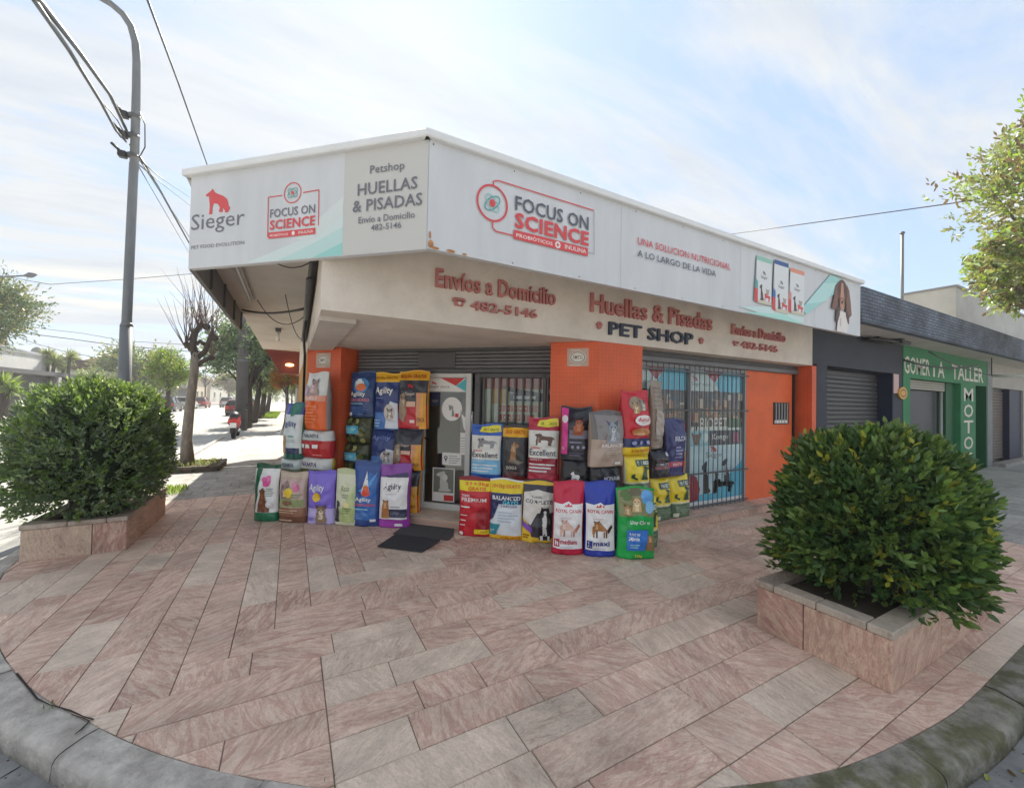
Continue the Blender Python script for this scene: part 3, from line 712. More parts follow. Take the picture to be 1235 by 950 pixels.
# posters and shelves seen through that window
PS = wall_surf(A, B, -.10)
p = Print(PS, base=.0)
c1 = vinyl('#b8564a'); c2 = vinyl('#c9985a'); c3 = vinyl('#9ab7b6'); c4 = vinyl('#c8c9b4')
p.rect(WA+.08, 1.02, WB, 1.94, c4); p.rect(WA+.08, 1.76, WB, 1.94, c1); p.poly([(WA+.35, 1.80), (WB, 1.66), (WB, 1.60), (WA+.35, 1.74)], blk)
p.rect(WA+.18, 1.56, WA+.42, 1.76, c2); p.rect(WA+.45, 1.60, WB-.1, 1.70, navy); p.rect(WA+.5, 1.63, WA+.8, 1.67, wht)
rr = random.Random(3)
for row, z in enumerate((1.46, 1.34)):
    x = WA+.30
    while x < WB-.35:
        w = rr.uniform(.03, .06); p.rect(x, z, x+w, z+.085, red)
        if rr.random() < .6: p.rect(x+w*.3, z+.03, x+w*.7, z+.055, c4)
        x += w+.015
for i in range(5):
    z = 1.25-i*.07; p.rect(WA+.3, z, WB-.02, z+.008, dgr)
    x = WA+.3
    while x < WB-.1: w = rr.uniform(.02, .05); p.rect(x, z+.01, x+w, z+.05, rr.choice([c3, c4, gry, c2, wht])); x += w+.008
p.rect(WA+.08, 1.02, WA+.3, 1.30, blk); p.rect(WA+.08, .75, WB, 1.02, sky_b)
tag(p.build('window_poster', None), 'crowded price poster in red and cream behind the barred window by the door', 'poster')
# right-hand shop-front
YG = 3.80; P0, P1 = (0, YG), (1, YG)
mb = MB(); mb.box(3.745, XE-.003, YG-.03, YG+.2, 2.235, 2.3, DKGREY); mb.box(3.745, XE-.003, YG-.055, YG+.1, 2.155, 2.232, SHUT, .012); mb.build('shutter_bottom_rail', shop)
mb = MB(); mb.box(6.285, 7.60, YG, YG+.10, .113, 2.155, ORP)
panel = mb.build('orange_panel', shop, label='smooth orange wall panel right of the barred window')
mb = MB(); mb.box(7.62, 7.66, YG-.02, YG+.05, .113, 2.155, BLACK); mb.box(7.60, 7.62, YG-.0, YG+.05, .113, 2.155, BLACK); mb.build('shutter_channel', shop)
mb = MB(); mb.box(7.03, 7.50, YG-.012, YG+.002, 1.30, 1.665, BLACK, .004); vent = mb.build('vent_window', shop, label='small barred opening in the orange panel')
mb = MB(); mb.box(7.07, 7.085, YG-.03, YG-.015, 1.31, 1.655, mat('pale_bar', (.4, .4, .39))); b0 = mb.build('vent_bar', vent); copies(b0, [(.085*i, 0, 0) for i in range(1, 5)])
mb = MB(); mb.box(7.05, 7.44, YG-.022, YG-.014, 1.32, 1.37, wht); mb.build('vent_sill', vent)
# two glazed bays behind steel bars
mb = MB()
for x0, x1, z0, z1 in ((3.75, 3.80, .113, 2.155), (4.925, 4.975, .113, 2.155), (6.235, 6.285, .113, 2.155), (3.80, 4.925, 2.10, 2.155), (4.975, 6.235, 2.10, 2.155), (3.80, 4.925, .113, .15), (4.975, 6.235, .113, .15)):
    mb.box(x0, x1, YG, YG+.05, z0, z1, mat('grey_window_frame', (.28, .28, .29), rough=.5), .004)
w2 = mb.build('window_frame', shop, label='two-bay shop window frame right of the middle pillar')
mb = MB(); mb.box(3.80, 6.24, YG+.03, YG+.036, .15, 2.10, GLASS); mb.build('window_pane', w2)
mb = MB(); x = 3.84; mb.box(x-.005, x+.005, YG-.034, YG-.026, .12, 2.15, BARM); bar = mb.build('window_bar', w2); copies(bar, [(.1065*i, 0, 0) for i in range(1, 23)])
for z in (.16, .62, 1.52, 2.06):
    mb = MB(); mb.box(3.76, 6.28, YG-.046, YG-.041, z-.012, z+.012, BARM); mb.build('cross_bar', w2)
QS = wall_surf(P0, P1, -.045)
pa = vinyl('#c9dde3'); pc = vinyl('#5cc0dc'); wine = vinyl('#7c3640'); brn = vinyl('#6e4a3c'); sal = vinyl('#b56a55')
def pane_poster(x0, x1, label, right):
    p = Print(QS, base=.0)
    w = x1-x0; p.rect(x0, .15, x1, 2.10, wht)
    p.rect(x0, 1.80, x1, 2.10, wht); p.poly([(x0+w*.28, 2.10), (x0+w*.62, 2.10), (x0+w*.46, 1.93)], red)
    p.poly([(x0+w*.62, 2.10), (x1, 2.10), (x1, 1.80), (x0+w*.55, 1.80), (x0+w*.48, 1.93)], pc)
    p.sil('shep', x0+w*.06, 1.94, x0+w*.16, 2.03, red); p.text('Sieger store.', x0+w*.05, 1.86, x0+w*.40, 1.93, dgr, 0)
    p.rect(x0, 1.28, x1, 1.80, vinyl('#5a4340')); r2 = random.Random(9+right)
    for i in range(34):
        a = x0+r2.random()*w*.92; b = 1.30+r2.random()*.42; p.rect(a, b, min(x1, a+r2.uniform(.05, .16)), b+r2.uniform(.04, .14), r2.choice([sal, wine, brn, vinyl('#c98f6e'), vinyl('#8d8f97'), vinyl('#d0b9a6'), vinyl('#3c5161')]))
    if right:
        p.sil('stand', x0+.01, 1.22, x0+w*.17, 1.38, blk); p.text('BIOPET', x0+w*.20, 1.24, x0+w*.70, 1.41, wht, 0); p.rect(x0+w*.72, 1.26, x0+w*.98, 1.40, vinyl('#3f6b55'))
        p.rect(x0, 1.0, x0+w*.95, 1.22, vinyl('#27304a')); p.rect(x0, 1.0, x0+w*.36, 1.22, vinyl('#8fbfc9')); p.sil('face', x0+w*.05, 1.02, x0+w*.22, 1.2, brn); p.ell(x0+w*.29, 1.12, .06, .07, vinyl('#d9e4e4'))
        p.text('Kongo', x0+w*.42, 1.06, x0+w*.72, 1.17, wht, .03); p.rect(x0+w*.82, 1.04, x0+w*.92, 1.18, vinyl('#a02f62'))
        p.rect(x0, .15, x1, 1.0, pa); p.rect(x0, .2, x1, .3, pc)
        p.poly([(x1, .75), (x1, .25), (x0+w*.45, .25), (x0+w*.62, .45)], pc)
        p.poly([(x0, .62), (x0+.18, .56), (x0+.26, .38), (x0+.22, .22), (x0, .2)], vinyl('#a5283a'))
        p.sil('shep', x0+w*.38, .90, x0+w*.50, 1.0, red); p.text('Sieger', x0+w*.30, .80, x0+w*.62, .90, dgr, 0)
        p.sil('sit', x0+w*.22, .30, x0+w*.40, .78, blk); p.sil('sit', x0+w*.42, .30, x0+w*.55, .62, blk, True); p.sil('sit', x0+w*.58, .38, x0+w*.80, .80, vinyl('#3d4048')); p.sil('stand', x0+w*.42, .28, x0+w*.85, .50, blk)
        p.ell(x0+w*.67, .62, .05, .08, vinyl('#9ba3a8')); p.rect(x0, .15, x1, .2, wht)
    else:
        p.rect(x0, 1.20, x1, 1.34, vinyl('#8e2033')); p.text('DOJO XL', x0+w*.30, 1.23, x0+w*.92, 1.32, wht, .03)
        p.rect(x0, .3, x1, 1.20, pa); p.rect(x0, .3, x1, .7, pc); p.sil('sit', x0+w*.5, .4, x0+w*.8, 1.0, blk)
    tag(p.build('window_poster', None), label, 'poster')
pane_poster(3.80, 4.925, 'tall poster with a red stripe in the left bay behind the bars', 0)
pane_poster(4.975, 6.235, 'tall poster with black dog silhouettes in the right bay behind the bars', 1)
# certificate plaques on the two pillars
plq = mat('terracotta_plaque', (.52, .36, .29), rough=.6); plw = vinyl('#d9d4c8')
for xm, zm, lab in ((.385, 2.12, 'square cream certificate plaque on the left orange pillar'), (2.915-.02, 2.12, 'square cream certificate plaque on the middle orange pillar')):
    Pa, Pb = ch(S1, 0), ch(S1, 1); a = xm*math.sqrt(2); mb = MB(); mb.wallbox(Pa, Pb, a-.125, a+.125, zm-.105, zm+.105, -.003, .010, plq, .004)
    o = mb.build('wall_plaque', None); tag(o, lab, 'plaque', 'certificate plaques on the pillars')
    p = Print(wall_surf(Pa, Pb, .009)); p.ell(a, zm, .095, .07, plw, 24); p.ring(a, zm, .085, .062, .008, dgr); p.text('SMTG', a-.055, zm-.02, a+.055, zm+.022, dgr, .01); p.lines(a-.09, zm-.097, a+.09, zm-.08, 1, plw); p.lines(a-.08, zm+.08, a+.08, zm+.095, 1, plw)
    p.build('printed_emblem', o)

# raised lettering on the cream fascia
LR = mat('raised_letter_red', (.46, .165, .15), rough=.55, var=.1, vscale=12); LN = mat('raised_letter_navy', (.035, .045, .075), rough=.55)
FA, FB = (0, YF), (1, YF)
k = YF/3.5
def fz(z): return EYE+(z-EYE)*k
def letters(label, items):
    t = thing('raised_sign_lettering', (items[0][1]*k, YF, fz(items[0][2])), label=label, cat='lettering')
    for it in items:
        if it[0] == 'PAW':
            _, x, z, r = it; x *= k; z = fz(z); mb = MB()
            for dx, dz, rr_ in ((0, -.25, .5), (-.55, .2, .23), (-.2, .55, .25), (.22, .55, .25), (.55, .2, .23)):
                n = 12; vs = [(x+r*dx+r*rr_*math.cos(2*math.pi*i/n), YF-.03, z+r*dz+r*rr_*math.sin(2*math.pi*i/n)) for i in range(n)]; vs += [(a, YF-.002, c) for a, b, c in vs]
                mb.add(vs, [tuple(range(n))]+[(i, (i+1) % n, n+(i+1) % n, n+i) for i in range(n)], LR)
            mb.build('paw_emblem', t)
        elif it[0] == 'PHONE':
            _, x, z, r = it; x *= k; z = fz(z); mb = MB(); mb.box(x-r*.7, x+r*.7, YF-.03, YF-.003, z-r*.6, z+r*.15, LR, .008); mb.box(x-r, x+r, YF-.034, YF-.003, z+r*.28, z+r*.6, LR, .008); mb.box(x-r, x-r*.65, YF-.032, YF-.003, z+r*.05, z+r*.29, LR); mb.box(x+r*.65, x+r, YF-.032, YF-.003, z+r*.05, z+r*.29, LR)
            n = 12; vs = [(x+r*.25*math.cos(2*math.pi*i/n), YF-.034, z-r*.22+r*.25*math.sin(2*math.pi*i/n)) for i in range(n)]; mb.add(vs, [tuple(range(n))], CREAM); mb.build('telephone_emblem', t)
        else:
            tx, x0, z0, x1, z1, m = it; raised(tx, FA, FB, x0*k, fz(z0), x1*k, fz(z1), .03, m, t, name='letter', bold=.035)
letters('raised red delivery lettering at the left end of the cream fascia', [('Envíos a Domicilio', 1.105, 2.605, 2.40, 2.775, LR), ('PHONE', 1.33, 2.50, .062), ('482-5146', 1.447, 2.445, 2.175, 2.535, LR)])
letters('raised red and navy shop name lettering in the middle of the cream fascia', [('Huellas & Pisadas', 2.87, 2.60, 4.96, 2.815, LR), ('PAW', 3.0, 2.462, .055), ('PET SHOP', 3.14, 2.373, 4.58, 2.525, LN), ('PAW', 4.75, 2.445, .055)])
letters('small raised red delivery lettering at the right end of the cream fascia', [('Envíos a Domicilio', 5.40, 2.60, 6.75, 2.745, LR), ('PHONE', 5.50, 2.475, .055), ('482-5146', 5.62, 2.425, 6.54, 2.525, LR)])

# the two vinyl-faced signs on the canopy edge
VSIGN = mat('white_sign_vinyl', (.575, .59, .615), rough=.4, bump=.22, bscale=5, var=.075, vscale=3.5, stretch=(1, 1, .22)); SBACK = mat('grey_sign_back', (.17, .17, .175), rough=.7, var=.15, vscale=3)
SP, SQ = (-.816, 4.43), (.835, 2.87); LS = math.hypot(SQ[0]-SP[0], SQ[1]-SP[1])
sgl = thing('fascia_sign', (0, 3.65, 2.7), label='left canopy sign on the chamfered corner with red dog and shop name', cat='sign', group='canopy edge signs')
mb = MB(); mb.wallbox(SP, SQ, 0, LS, 2.695, 3.50, -.05, 0, VSIGN); mb.build('sign_panel', sgl)
mb = MB(); mb.wallbox(SP, SQ, -.06, LS+.02, 3.50, 3.56, -.07, .045, WHITE, .008); mb.build('capping', sgl)
SS = wall_surf(SP, SQ)
GT = vinyl('#6b6d76'); RT = vinyl('#cf4a4e'); lgt = vinyl('#c4c3c0')
p = Print(SS)
p.rect(1.56, 2.70, LS-.003, 3.497, vinyl('#bfbebb'))
# soft teal print fading in the lower right of the white field: three translucent-looking facets
for i, (pts, c) in enumerate([([(.62, 2.70), (1.56, 2.70), (1.56, 3.02), (1.2, 2.86)], '#c8d6d6'), ([(.95, 2.70), (1.56, 2.70), (1.56, 2.92), (1.25, 2.80)], '#b4d2d0'), ([(1.28, 2.70), (1.56, 2.70), (1.56, 2.80)], '#93c9c6')]): p.poly(pts, vinyl(c))
p.poly([(1.12, 2.86), (1.56, 3.16), (1.56, 3.02), (1.25, 2.84)], vinyl('#ccd4d4'))
p.cut('printed_field', sgl)
p.sil('shep', .165, 3.15, .445, 3.372, RT)
p.cut('printed_dog', sgl)
p.text('Sieger', .02, 2.985, .60, 3.165, GT, 0); p.cut('printed_wordmark', sgl); p.text('PET FOOD EVOLUTION', .03, 2.862, .605, 2.893, GT, 0)
p.cut('printed_slogan', sgl)
for a, b in (((.84, 3.23), (.98, 3.23)), ((1.18, 3.23), (1.33, 3.235)), ((1.33, 3.235), (1.335, 2.95)), ((.84, 3.23), (.845, 2.90))): p.path([a, b], .008, RT)
p.ring(1.08, 3.24, .085, .085, .008, RT); p.ring(1.08, 3.24, .055, .03, .007, vinyl('#6fa7a3'), rot=.6); p.ring(1.08, 3.24, .055, .03, .007, vinyl('#6fa7a3'), rot=-.6); p.ell(1.08, 3.24, .014, .014, RT)
p.text('FOCUS ON', .865, 3.055, 1.30, 3.125, GT, .02); p.text('SCIENCE', .865, 2.955, 1.305, 3.035, RT, .05); p.rect(.855, 2.885, 1.31, 2.935, RT); p.text('PROBIÓTICOS', .87, 2.898, 1.05, 2.922, wht, .01); p.ell(1.10, 2.91, .015, .017, wht); p.text('INULINA', 1.15, 2.898, 1.29, 2.922, wht, .01)
p.cut('printed_emblem', sgl)
p.text('Petshop', 1.79, 3.285, 2.08, 3.365, GT, .01); p.text('HUELLAS', 1.685, 3.145, 2.19, 3.238, GT, .025); p.text('& PISADAS', 1.645, 3.02, 2.232, 3.112, GT, .025)
p.cut('printed_shop_name', sgl)
p.text('Envío a Domicilio', 1.70, 2.93, 2.175, 2.98, GT, .01); p.text('482-5146', 1.81, 2.865, 2.065, 2.912, GT, .01)
p.build('printed_phone_line', sgl)
LXS = -.816
sgs = thing('fascia_sign', (LXS, 6.3, 2.7), label='canopy sign board along the left street seen from behind', cat='sign', group='canopy edge signs')
mb = MB(); mb.box(LXS, LXS+.04, 4.47, 8.3, 2.695, 3.5, SBACK); mb.build('sign_panel', sgs)
mb = MB(); mb.box(LXS+.04, LXS+.045+.02, 5.2, 5.23, 2.70, 2.995, DKGREY); b0 = mb.build('frame_strut', sgs); copies(b0, [(0, .95*i, 0) for i in range(1, 4)])
mb = MB(); mb.box(LXS-.04, LXS+.06, 4.46, 8.3, 3.5, 3.56, WHITE); mb.build('capping', sgs)
sgr = thing('fascia_sign', (4.2, 2.87, 2.7), label='long white canopy sign along the right street with round atom logo and brown dog', cat='sign', group='canopy edge signs')
mb = MB(); mb.box(.84, 7.66, 2.87, 2.92, 2.70, 3.50, VSIGN); mb.build('sign_panel', sgr)
mb = MB(); mb.box(.80, 7.69, 2.825, 2.94, 3.5, 3.56, WHITE, .008); mb.build('capping', sgr)
p = Print(wall_surf((0, 2.87), (1, 2.87)))
GT2 = vinyl('#585b66')
seam = vinyl('#a9adb3'); rust = mat('rust_stain', (.42, .20, .08), rough=.8, var=.4, vscale=30); scr = vinyl('#4a4c50')
for xs_ in (2.72, 4.60, 6.30): p.rect(xs_, 2.70, xs_+.004, 3.50, seam)
for xs_ in [.87+.68*i for i in range(11)]: p.ell(xs_, 3.475, .006, .007, scr, 6); p.ell(xs_, 2.722, .006, .007, scr, 6)
for (a, b, w_, h_) in ((.865, 2.735, .022, .03), (.90, 2.712, .03, .010), (1.02, 2.712, .035, .012), (1.13, 2.709, .02, .008), (.858, 2.80, .008, .03)): p.ell(a, b, w_, h_, rust, 9)
p.cut('printed_field', sgr)
p.ring(1.356, 3.16, .138, .148, .016, RT, 36); p.ring(1.356, 3.16, .085, .045, .009, vinyl('#3f9c98'), 24, .75); p.ring(1.356, 3.16, .08, .045, .007, vinyl('#7fc4c0'), 24, -.9); p.ell(1.356, 3.16, .026, .030, RT)
p.path([(1.36, 3.305), (1.36, 3.335), (1.40, 3.352), (2.38, 3.352)], .010, RT); p.path([(2.38, 3.352), (2.39, 2.955), (2.31, 2.955)], .004, GT); p.path([(1.36, 3.012), (1.36, 2.965), (1.39, 2.942), (1.55, 2.942)], .011, RT)
p.text('FOCUS ON', 1.56, 3.155, 2.32, 3.275, GT2, .035); p.text('SCIENCE', 1.56, 3.01, 2.325, 3.14, RT, .075)
p.rect(1.55, 2.918, 2.315, 2.992, RT); p.text('PROBIÓTICOS', 1.575, 2.938, 1.93, 2.975, wht, .02); p.ell(1.985, 2.955, .028, .030, wht); p.rect(1.979, 2.938, 1.991, 2.972, RT); p.rect(1.969, 2.949, 2.001, 2.961, RT); p.text('INULINA', 2.06, 2.938, 2.295, 2.975, wht, .02)
p.cut('printed_emblem', sgr)
p.text('UNA SOLUCION NUTRICIONAL', 2.93, 3.155, 4.40, 3.225, RT, .012); p.text('A LO LARGO DE LA VIDA', 2.93, 3.035, 4.135, 3.10, GT2, .012)
p.cut('printed_slogan', sgr)
p.poly([(4.55, 2.76), (5.99, 2.93), (5.99, 2.72), (5.3, 2.71)], vinyl('#c7dddd'))
p.poly([(5.95, 2.92), (6.70, 3.49), (6.98, 3.49), (6.95, 3.30), (6.05, 2.84)], vinyl('#9fcfcd')); p.poly([(6.05, 2.98), (6.5, 3.33), (6.9, 3.40), (6.6, 3.1)], vinyl('#b4dad8'))
p.poly([(4.62, 2.705), (5.5, 2.78), (6.0, 2.70)], vinyl('#a9dcd2'))
p.cut('printed_swoosh', sgr)
for x0, x1, z0, z1, top, sidec in ((4.905, 5.225, 2.85, 3.42, '#8fc1b0', '#5c9ea0'), (5.28, 5.605, 2.79, 3.44, '#3c5c94', '#3f6fae'), (5.64, 5.985, 2.81, 3.40, '#d68f77', '#d0867c')):
    w = x1-x0; p.poly([(x0-.05, z0+.02), (x0+.04, z0), (x0+.04, z1-.05), (x0, z1)], vinyl('#9aa0a8')); p.rect(x0, z0, x1, z1, vinyl('#d5d8da')); p.rect(x0, z1-.05, x1, z1+.005, vinyl(top)); p.poly([(x0-.04, z0+.02), (x0+.03, z0), (x0+.03, z0+.17), (x0-.04, z0+.18)], RT); p.poly([(x0-.04, z0+.18), (x0+.03, z0+.17), (x0+.03, z0+.26), (x0-.02, z0+.30)], vinyl(sidec))
    p.sil('shep', x0+w*.4, z0+.36, x0+w*.6, z0+.41, GT2); p.text('Sieger', x0+w*.28, z0+.30, x0+w*.72, z0+.35, GT2, 0); p.sil('sit', x0+w*.18, z0+.04, x0+w*.50, z0+.24, vinyl('#5a4e4c')); p.sil('stand', x0+w*.5, z0+.04, x0+w*.92, z0+.14, RT); p.sil('face', x0+w*.6, z0+.12, x0+w*.85, z0+.20, vinyl('#a59c94')); p.rect(x0+w*.1, z0, x1, z0+.035, vinyl('#c8c0ac')); p.cut('printed_bag', sgr)
# long-eared dog: ears, head, muzzle, chest
b1, b2, tan, wh2 = vinyl('#7a5548'), vinyl('#553a35'), vinyl('#b98a74'), vinyl('#dcd6d2')
cx = 7.02
p.poly([(cx-.15, 2.70), (cx-.12, 2.86), (cx-.10, 3.0), (cx+.12, 3.0), (cx+.20, 2.86), (cx+.16, 2.70)], wh2)
p.poly([(cx-.18, 2.84), (cx-.16, 3.02), (cx-.06, 3.10), (cx-.06, 2.95), (cx-.12, 2.84)], b2); p.poly([(cx+.22, 2.84), (cx+.22, 3.02), (cx+.10, 3.10), (cx+.12, 2.95), (cx+.18, 2.84)], b2)
p.poly([(cx-.10, 3.42), (cx-.18, 3.36), (cx-.25, 3.15), (cx-.30, 3.02), (cx-.22, 3.0), (cx-.14, 3.06), (cx-.10, 3.2)], b1); p.poly([(cx+.14, 3.42), (cx+.22, 3.34), (cx+.27, 3.15), (cx+.30, 2.98), (cx+.22, 2.93), (cx+.14, 3.06), (cx+.12, 3.2)], b1)
p.ell(cx+.01, 3.30, .15, .165, b2, 24); p.ell(cx+.01, 3.17, .09, .14, b1, 20); p.poly([(cx-.02, 3.42), (cx+.035, 3.42), (cx+.06, 3.2), (cx-.05, 3.2)], tan); p.ell(cx, 3.10, .06, .09, tan); p.ell(cx, 3.135, .035, .028, b2); p.rect(cx-.05, 2.78, cx-.03, 2.9, vinyl('#b9a79e'))
p.build('printed_dog', sgr)
# cables, lights under the canopy
cab = MB()
def sag(a, b, s, n=10): return [tuple(np.array(a)*(1-t)+np.array(b)*t-np.array([0, 0, s*4*t*(1-t)])) for t in np.linspace(0, 1, n)]
o = MB().tube(sag((-.72, 7.7, 2.97), (.14, 5.7, 2.72), .06), .016, BLACK, 6).build('cable', None); tag(o, 'thick black cable sagging under the canopy soffit', 'cable')
o = MB().tube(sag((-.30, 4.3, 2.96), (.15, 3.9, 2.80), .13), .005, BLACK, 5).build('cable', None); tag(o, 'thin cable looped under the corner of the canopy', 'cable')
o = MB().tube(sag((-.45, 6.7, 2.95), (.14, 5.6, 2.62), .22), .006, BLACK, 5).tube(sag((-.1, 5.9, 2.9), (.14, 6.6, 2.45), .18), .005, BLACK, 5).build('cable', None); tag(o, 'tangled thin cables beside the black conduit', 'cable')
mb = MB(); mb.tube([(.155, 3.75, 2.95), (.15, 4.2, 2.84), (.15, 4.8, 2.74), (.155, 5.8, 2.6), (.155, 7.2, 2.50)], [.03, .04, .045, .05, .045], BLACK, 7); mb.tube([(.12, 4.3, 2.72), (.13, 5.3, 2.60), (.14, 6.8, 2.45)], .03, DKGREY, 7); mb.tube([(.15, 5.4, 2.66), (.12, 5.9, 2.40), (.155, 6.55, 2.2), (.155, 6.65, 1.2)], .018, BLACK, 6)
tag(mb.build('conduit_bundle', None), 'bundle of black conduits running along the shaded side wall', 'conduit')
TUBEW = mat('white_lamp_tube', (.7, .7, .68), rough=.3)
lt = thing('tube_light', (-.54, 5.8, 2.95), label='long unlit fluorescent tube fixed to the canopy soffit', cat='light'); MB().box(-.58, -.50, 4.85, 6.85, 2.955, 2.997, mat('lamp_housing', (.35, .35, .35))).build('housing', lt); MB().tube([(-.54, 4.9, 2.945), (-.54, 6.8, 2.945)], .012, TUBEW, 8).build('tube', lt)
lt = thing('bulb_light', (-.27, 9.6, 2.9), label='small hanging bulb light in the middle of the canopy soffit', cat='light'); MB().box(-.32, -.22, 9.5, 9.7, 2.93, 2.997, DKGREY).build('holder', lt); MB().tube([(-.27, 9.6, 2.93), (-.27, 9.6, 2.74)], [.025, .035], TUBEW, 10).build('bulb', lt)
# red-brown bracket hanging at the far end of the canopy, with a lit lamp under it
br = thing('awning_beam', (-.2, 14.05, 2.5), label='red-brown tapering beam under the far end of the canopy', cat='beam')
mb = MB(); pts = [(-.72, 2.99), (.27, 2.99), (.27, 2.30), (-.30, 2.30)]; vs = [(x, 14.02, z) for x, z in pts]+[(x, 14.3, z) for x, z in pts]; mb.add(vs, [(0, 1, 2, 3), (7, 6, 5, 4), (0, 4, 5, 1), (1, 5, 6, 2), (2, 6, 7, 3), (3, 7, 4, 0)], REDBR); mb.build('beam', br)
lm = thing('wall_lamp', (-.07, 13.9, 2.50), label='glowing orange lamp on the red-brown beam', cat='lamp'); MB().ball((-.07, 13.93, 2.56), (.12, .08, .05), mat('lit_lamp_glass', (1., .62, .22), emit=1.6)).build('lamp_shade', lm); MB().box(-.09, -.05, 13.96, 14.02, 2.54, 2.60, DKGREY).build('bracket', lm)

# ------------------------------------------------------------------ neighbouring buildings on the right-hand street
NAVYP = mat('charcoal_navy_paint', (.038, .042, .058), rough=.7, var=.15, vscale=3, bump=.2); NAVY2 = mat('deep_navy_paint', (.015, .02, .05), rough=.6)
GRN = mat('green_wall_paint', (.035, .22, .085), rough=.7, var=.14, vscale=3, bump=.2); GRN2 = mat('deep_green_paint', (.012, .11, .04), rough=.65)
def slats(n_, x0, x1, y, z0, z1, m, parent, pitch=.075, group=None):
    n = int((z1-z0)/pitch); mb = MB(); mb.box(x0, x1, y-.018, y+.01, z0, z0+pitch*.86, m, .012); s_ = mb.build('shutter_slat', parent); copies(s_, [(0, 0, pitch*i) for i in range(1, n)])
    MB().box(x0, x1, y+.012, y+.03, z0, z1, DKGREY).build('shutter_back', parent)
b1_ = thing('garage_building', (9.5, 5, 0), label='charcoal painted shopfront with closed shutter right of the pet shop', cat='building')
mb = MB(); mb.box(XE+.142, 8.23, YF, YF+.3, 0, 2.33, NAVYP); mb.build('wall_pier', b1_)
mb = MB(); mb.box(10.95, 11.44, YF, YF+.3, 0, 2.33, NAVYP); mb.build('wall_pier', b1_)
mb = MB(); mb.box(XE+.012, 11.44, YF+.001, YF+.3, 2.33, 2.963, NAVYP); mb.build('lintel', b1_)
mb = MB(); mb.box(10.935, 10.949, YF+.004, YF+.3, 0, 2.329, NAVY2); mb.build('reveal', b1_)
slats('s', 8.23, 10.935, YF+.26, .02, 2.30, mat('dark_shutter', (.075, .075, .078), rough=.45, metal=.2), b1_, .085)
MB().box(XE+.2, 17.2, YF+.32, 12, 0, 2.96, NAVYP).build('rear_block', b1_)
# green tyre repair shop
b2_ = thing('tyre_workshop', (14.2, 5, 0), label='green painted workshop front with white lettering under the canopy', cat='building')
GA, GB = (0, YF), (1, YF); xg = lambda u, v: float(on_y(u, v, YF)[0])
xa, xb, xc, xd, xe_, xf = 11.445, xg(1097, 470), xg(1141.5, 470), xg(1158, 470), xg(1176, 470), xg(1189, 470)
MB().box(xa, xb, YF-.01, YF+.3, 0, 2.27, GRN).build('wall_pier', b2_)
MB().box(xa, xf, YF-.012, YF+.3, 2.272, 2.963, GRN).build('lintel', b2_)
MB().box(xd, xe_, YF-.01, YF+.3, 0, 2.27, GRN).build('wall_pier', b2_)
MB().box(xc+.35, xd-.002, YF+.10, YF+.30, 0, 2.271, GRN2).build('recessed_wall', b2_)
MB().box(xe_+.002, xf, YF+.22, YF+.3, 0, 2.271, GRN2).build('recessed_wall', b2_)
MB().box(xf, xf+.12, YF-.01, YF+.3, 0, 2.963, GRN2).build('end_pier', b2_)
slats('s', xb+.01, xc+.3, YF+.12, 2.05, 2.27, mat('cream_shutter', (.45, .42, .36)), b2_, .055)
MB().box(xb+.01, xc+.1, YF+.2, YF+.24, .02, 2.04, mat('charcoal_door', (.045, .045, .055), rough=.5)).build('door', b2_)
MB().tube([(xc+.08, YF+.12, 0), (xc+.08, YF+.12, 2.04)], .035, mat('pale_pipe', (.35, .35, .34))).build('door_post', b2_)
p = Print(wall_surf(GA, GB, .012)); cw = vinyl('#d8d2c2')
x0, x1 = xg(1089.5, 438), xg(1185, 458)
g1 = xg(1137.5, 450); g2 = xg(1142.5, 450)
PQ = ((0, YF-.012), (1, YF-.012))
for tx, xl, z0, xr, z1 in (('GOMER', x0, 2.36, xg(1120.5, 450), 2.74), ('I', xg(1124.5, 450), 2.36, xg(1126.5, 450), 2.60), ('A', xg(1130, 450), 2.36, xg(1138, 450), 2.74), ('TALLER', xg(1147, 450), 2.36, x1, 2.74)): raised(tx, *PQ, xl, z0, xr, z1, 0, cw, b2_, 'painted_letter', .035)
for i, c in enumerate('MOTOS'): z1 = 2.17-i*.42; raised(c, *PQ, xd+.22, z1-.34, xe_-.22, z1, 0, cw, b2_, 'painted_letter', .03)
mb = MB(); mb.box(xg(1077, 465), xg(1083, 465), YF-.014, YF-.002, 1.92, 2.32, vinyl('#c9a9a4')); o = mb.build('paper_notice', None); tag(o, 'faded pink notice on the charcoal wall left of the green workshop', 'notice')
p = Print(wall_surf(GA, GB, .002)); p.lines(xg(1078, 465), 2.0, xg(1082, 465), 2.25, 4, RT, .4); p.build('printed_lines', o)
n = 16; mb = MB(); cx_, cz_ = xg(1086.5, 470), 1.93; vs = [(cx_+.21*math.cos(2*math.pi*i/n), YF-.04, cz_+.13*math.sin(2*math.pi*i/n)) for i in range(n)]; vs += [(a, YF-.012, c) for a, b, c in vs]; mb.add(vs, [tuple(range(n))]+[(i, (i+1) % n, n+(i+1) % n, n+i) for i in range(n)], vinyl('#d9a03a')); o = mb.build('round_sign', None); tag(o, 'small round yellow sign beside the green workshop entrance', 'sign')
p = Print(wall_surf(GA, GB, .041)); p.ring(cx_, cz_, .15, .09, .03, brn, 16); p.build('printed_ring', o)
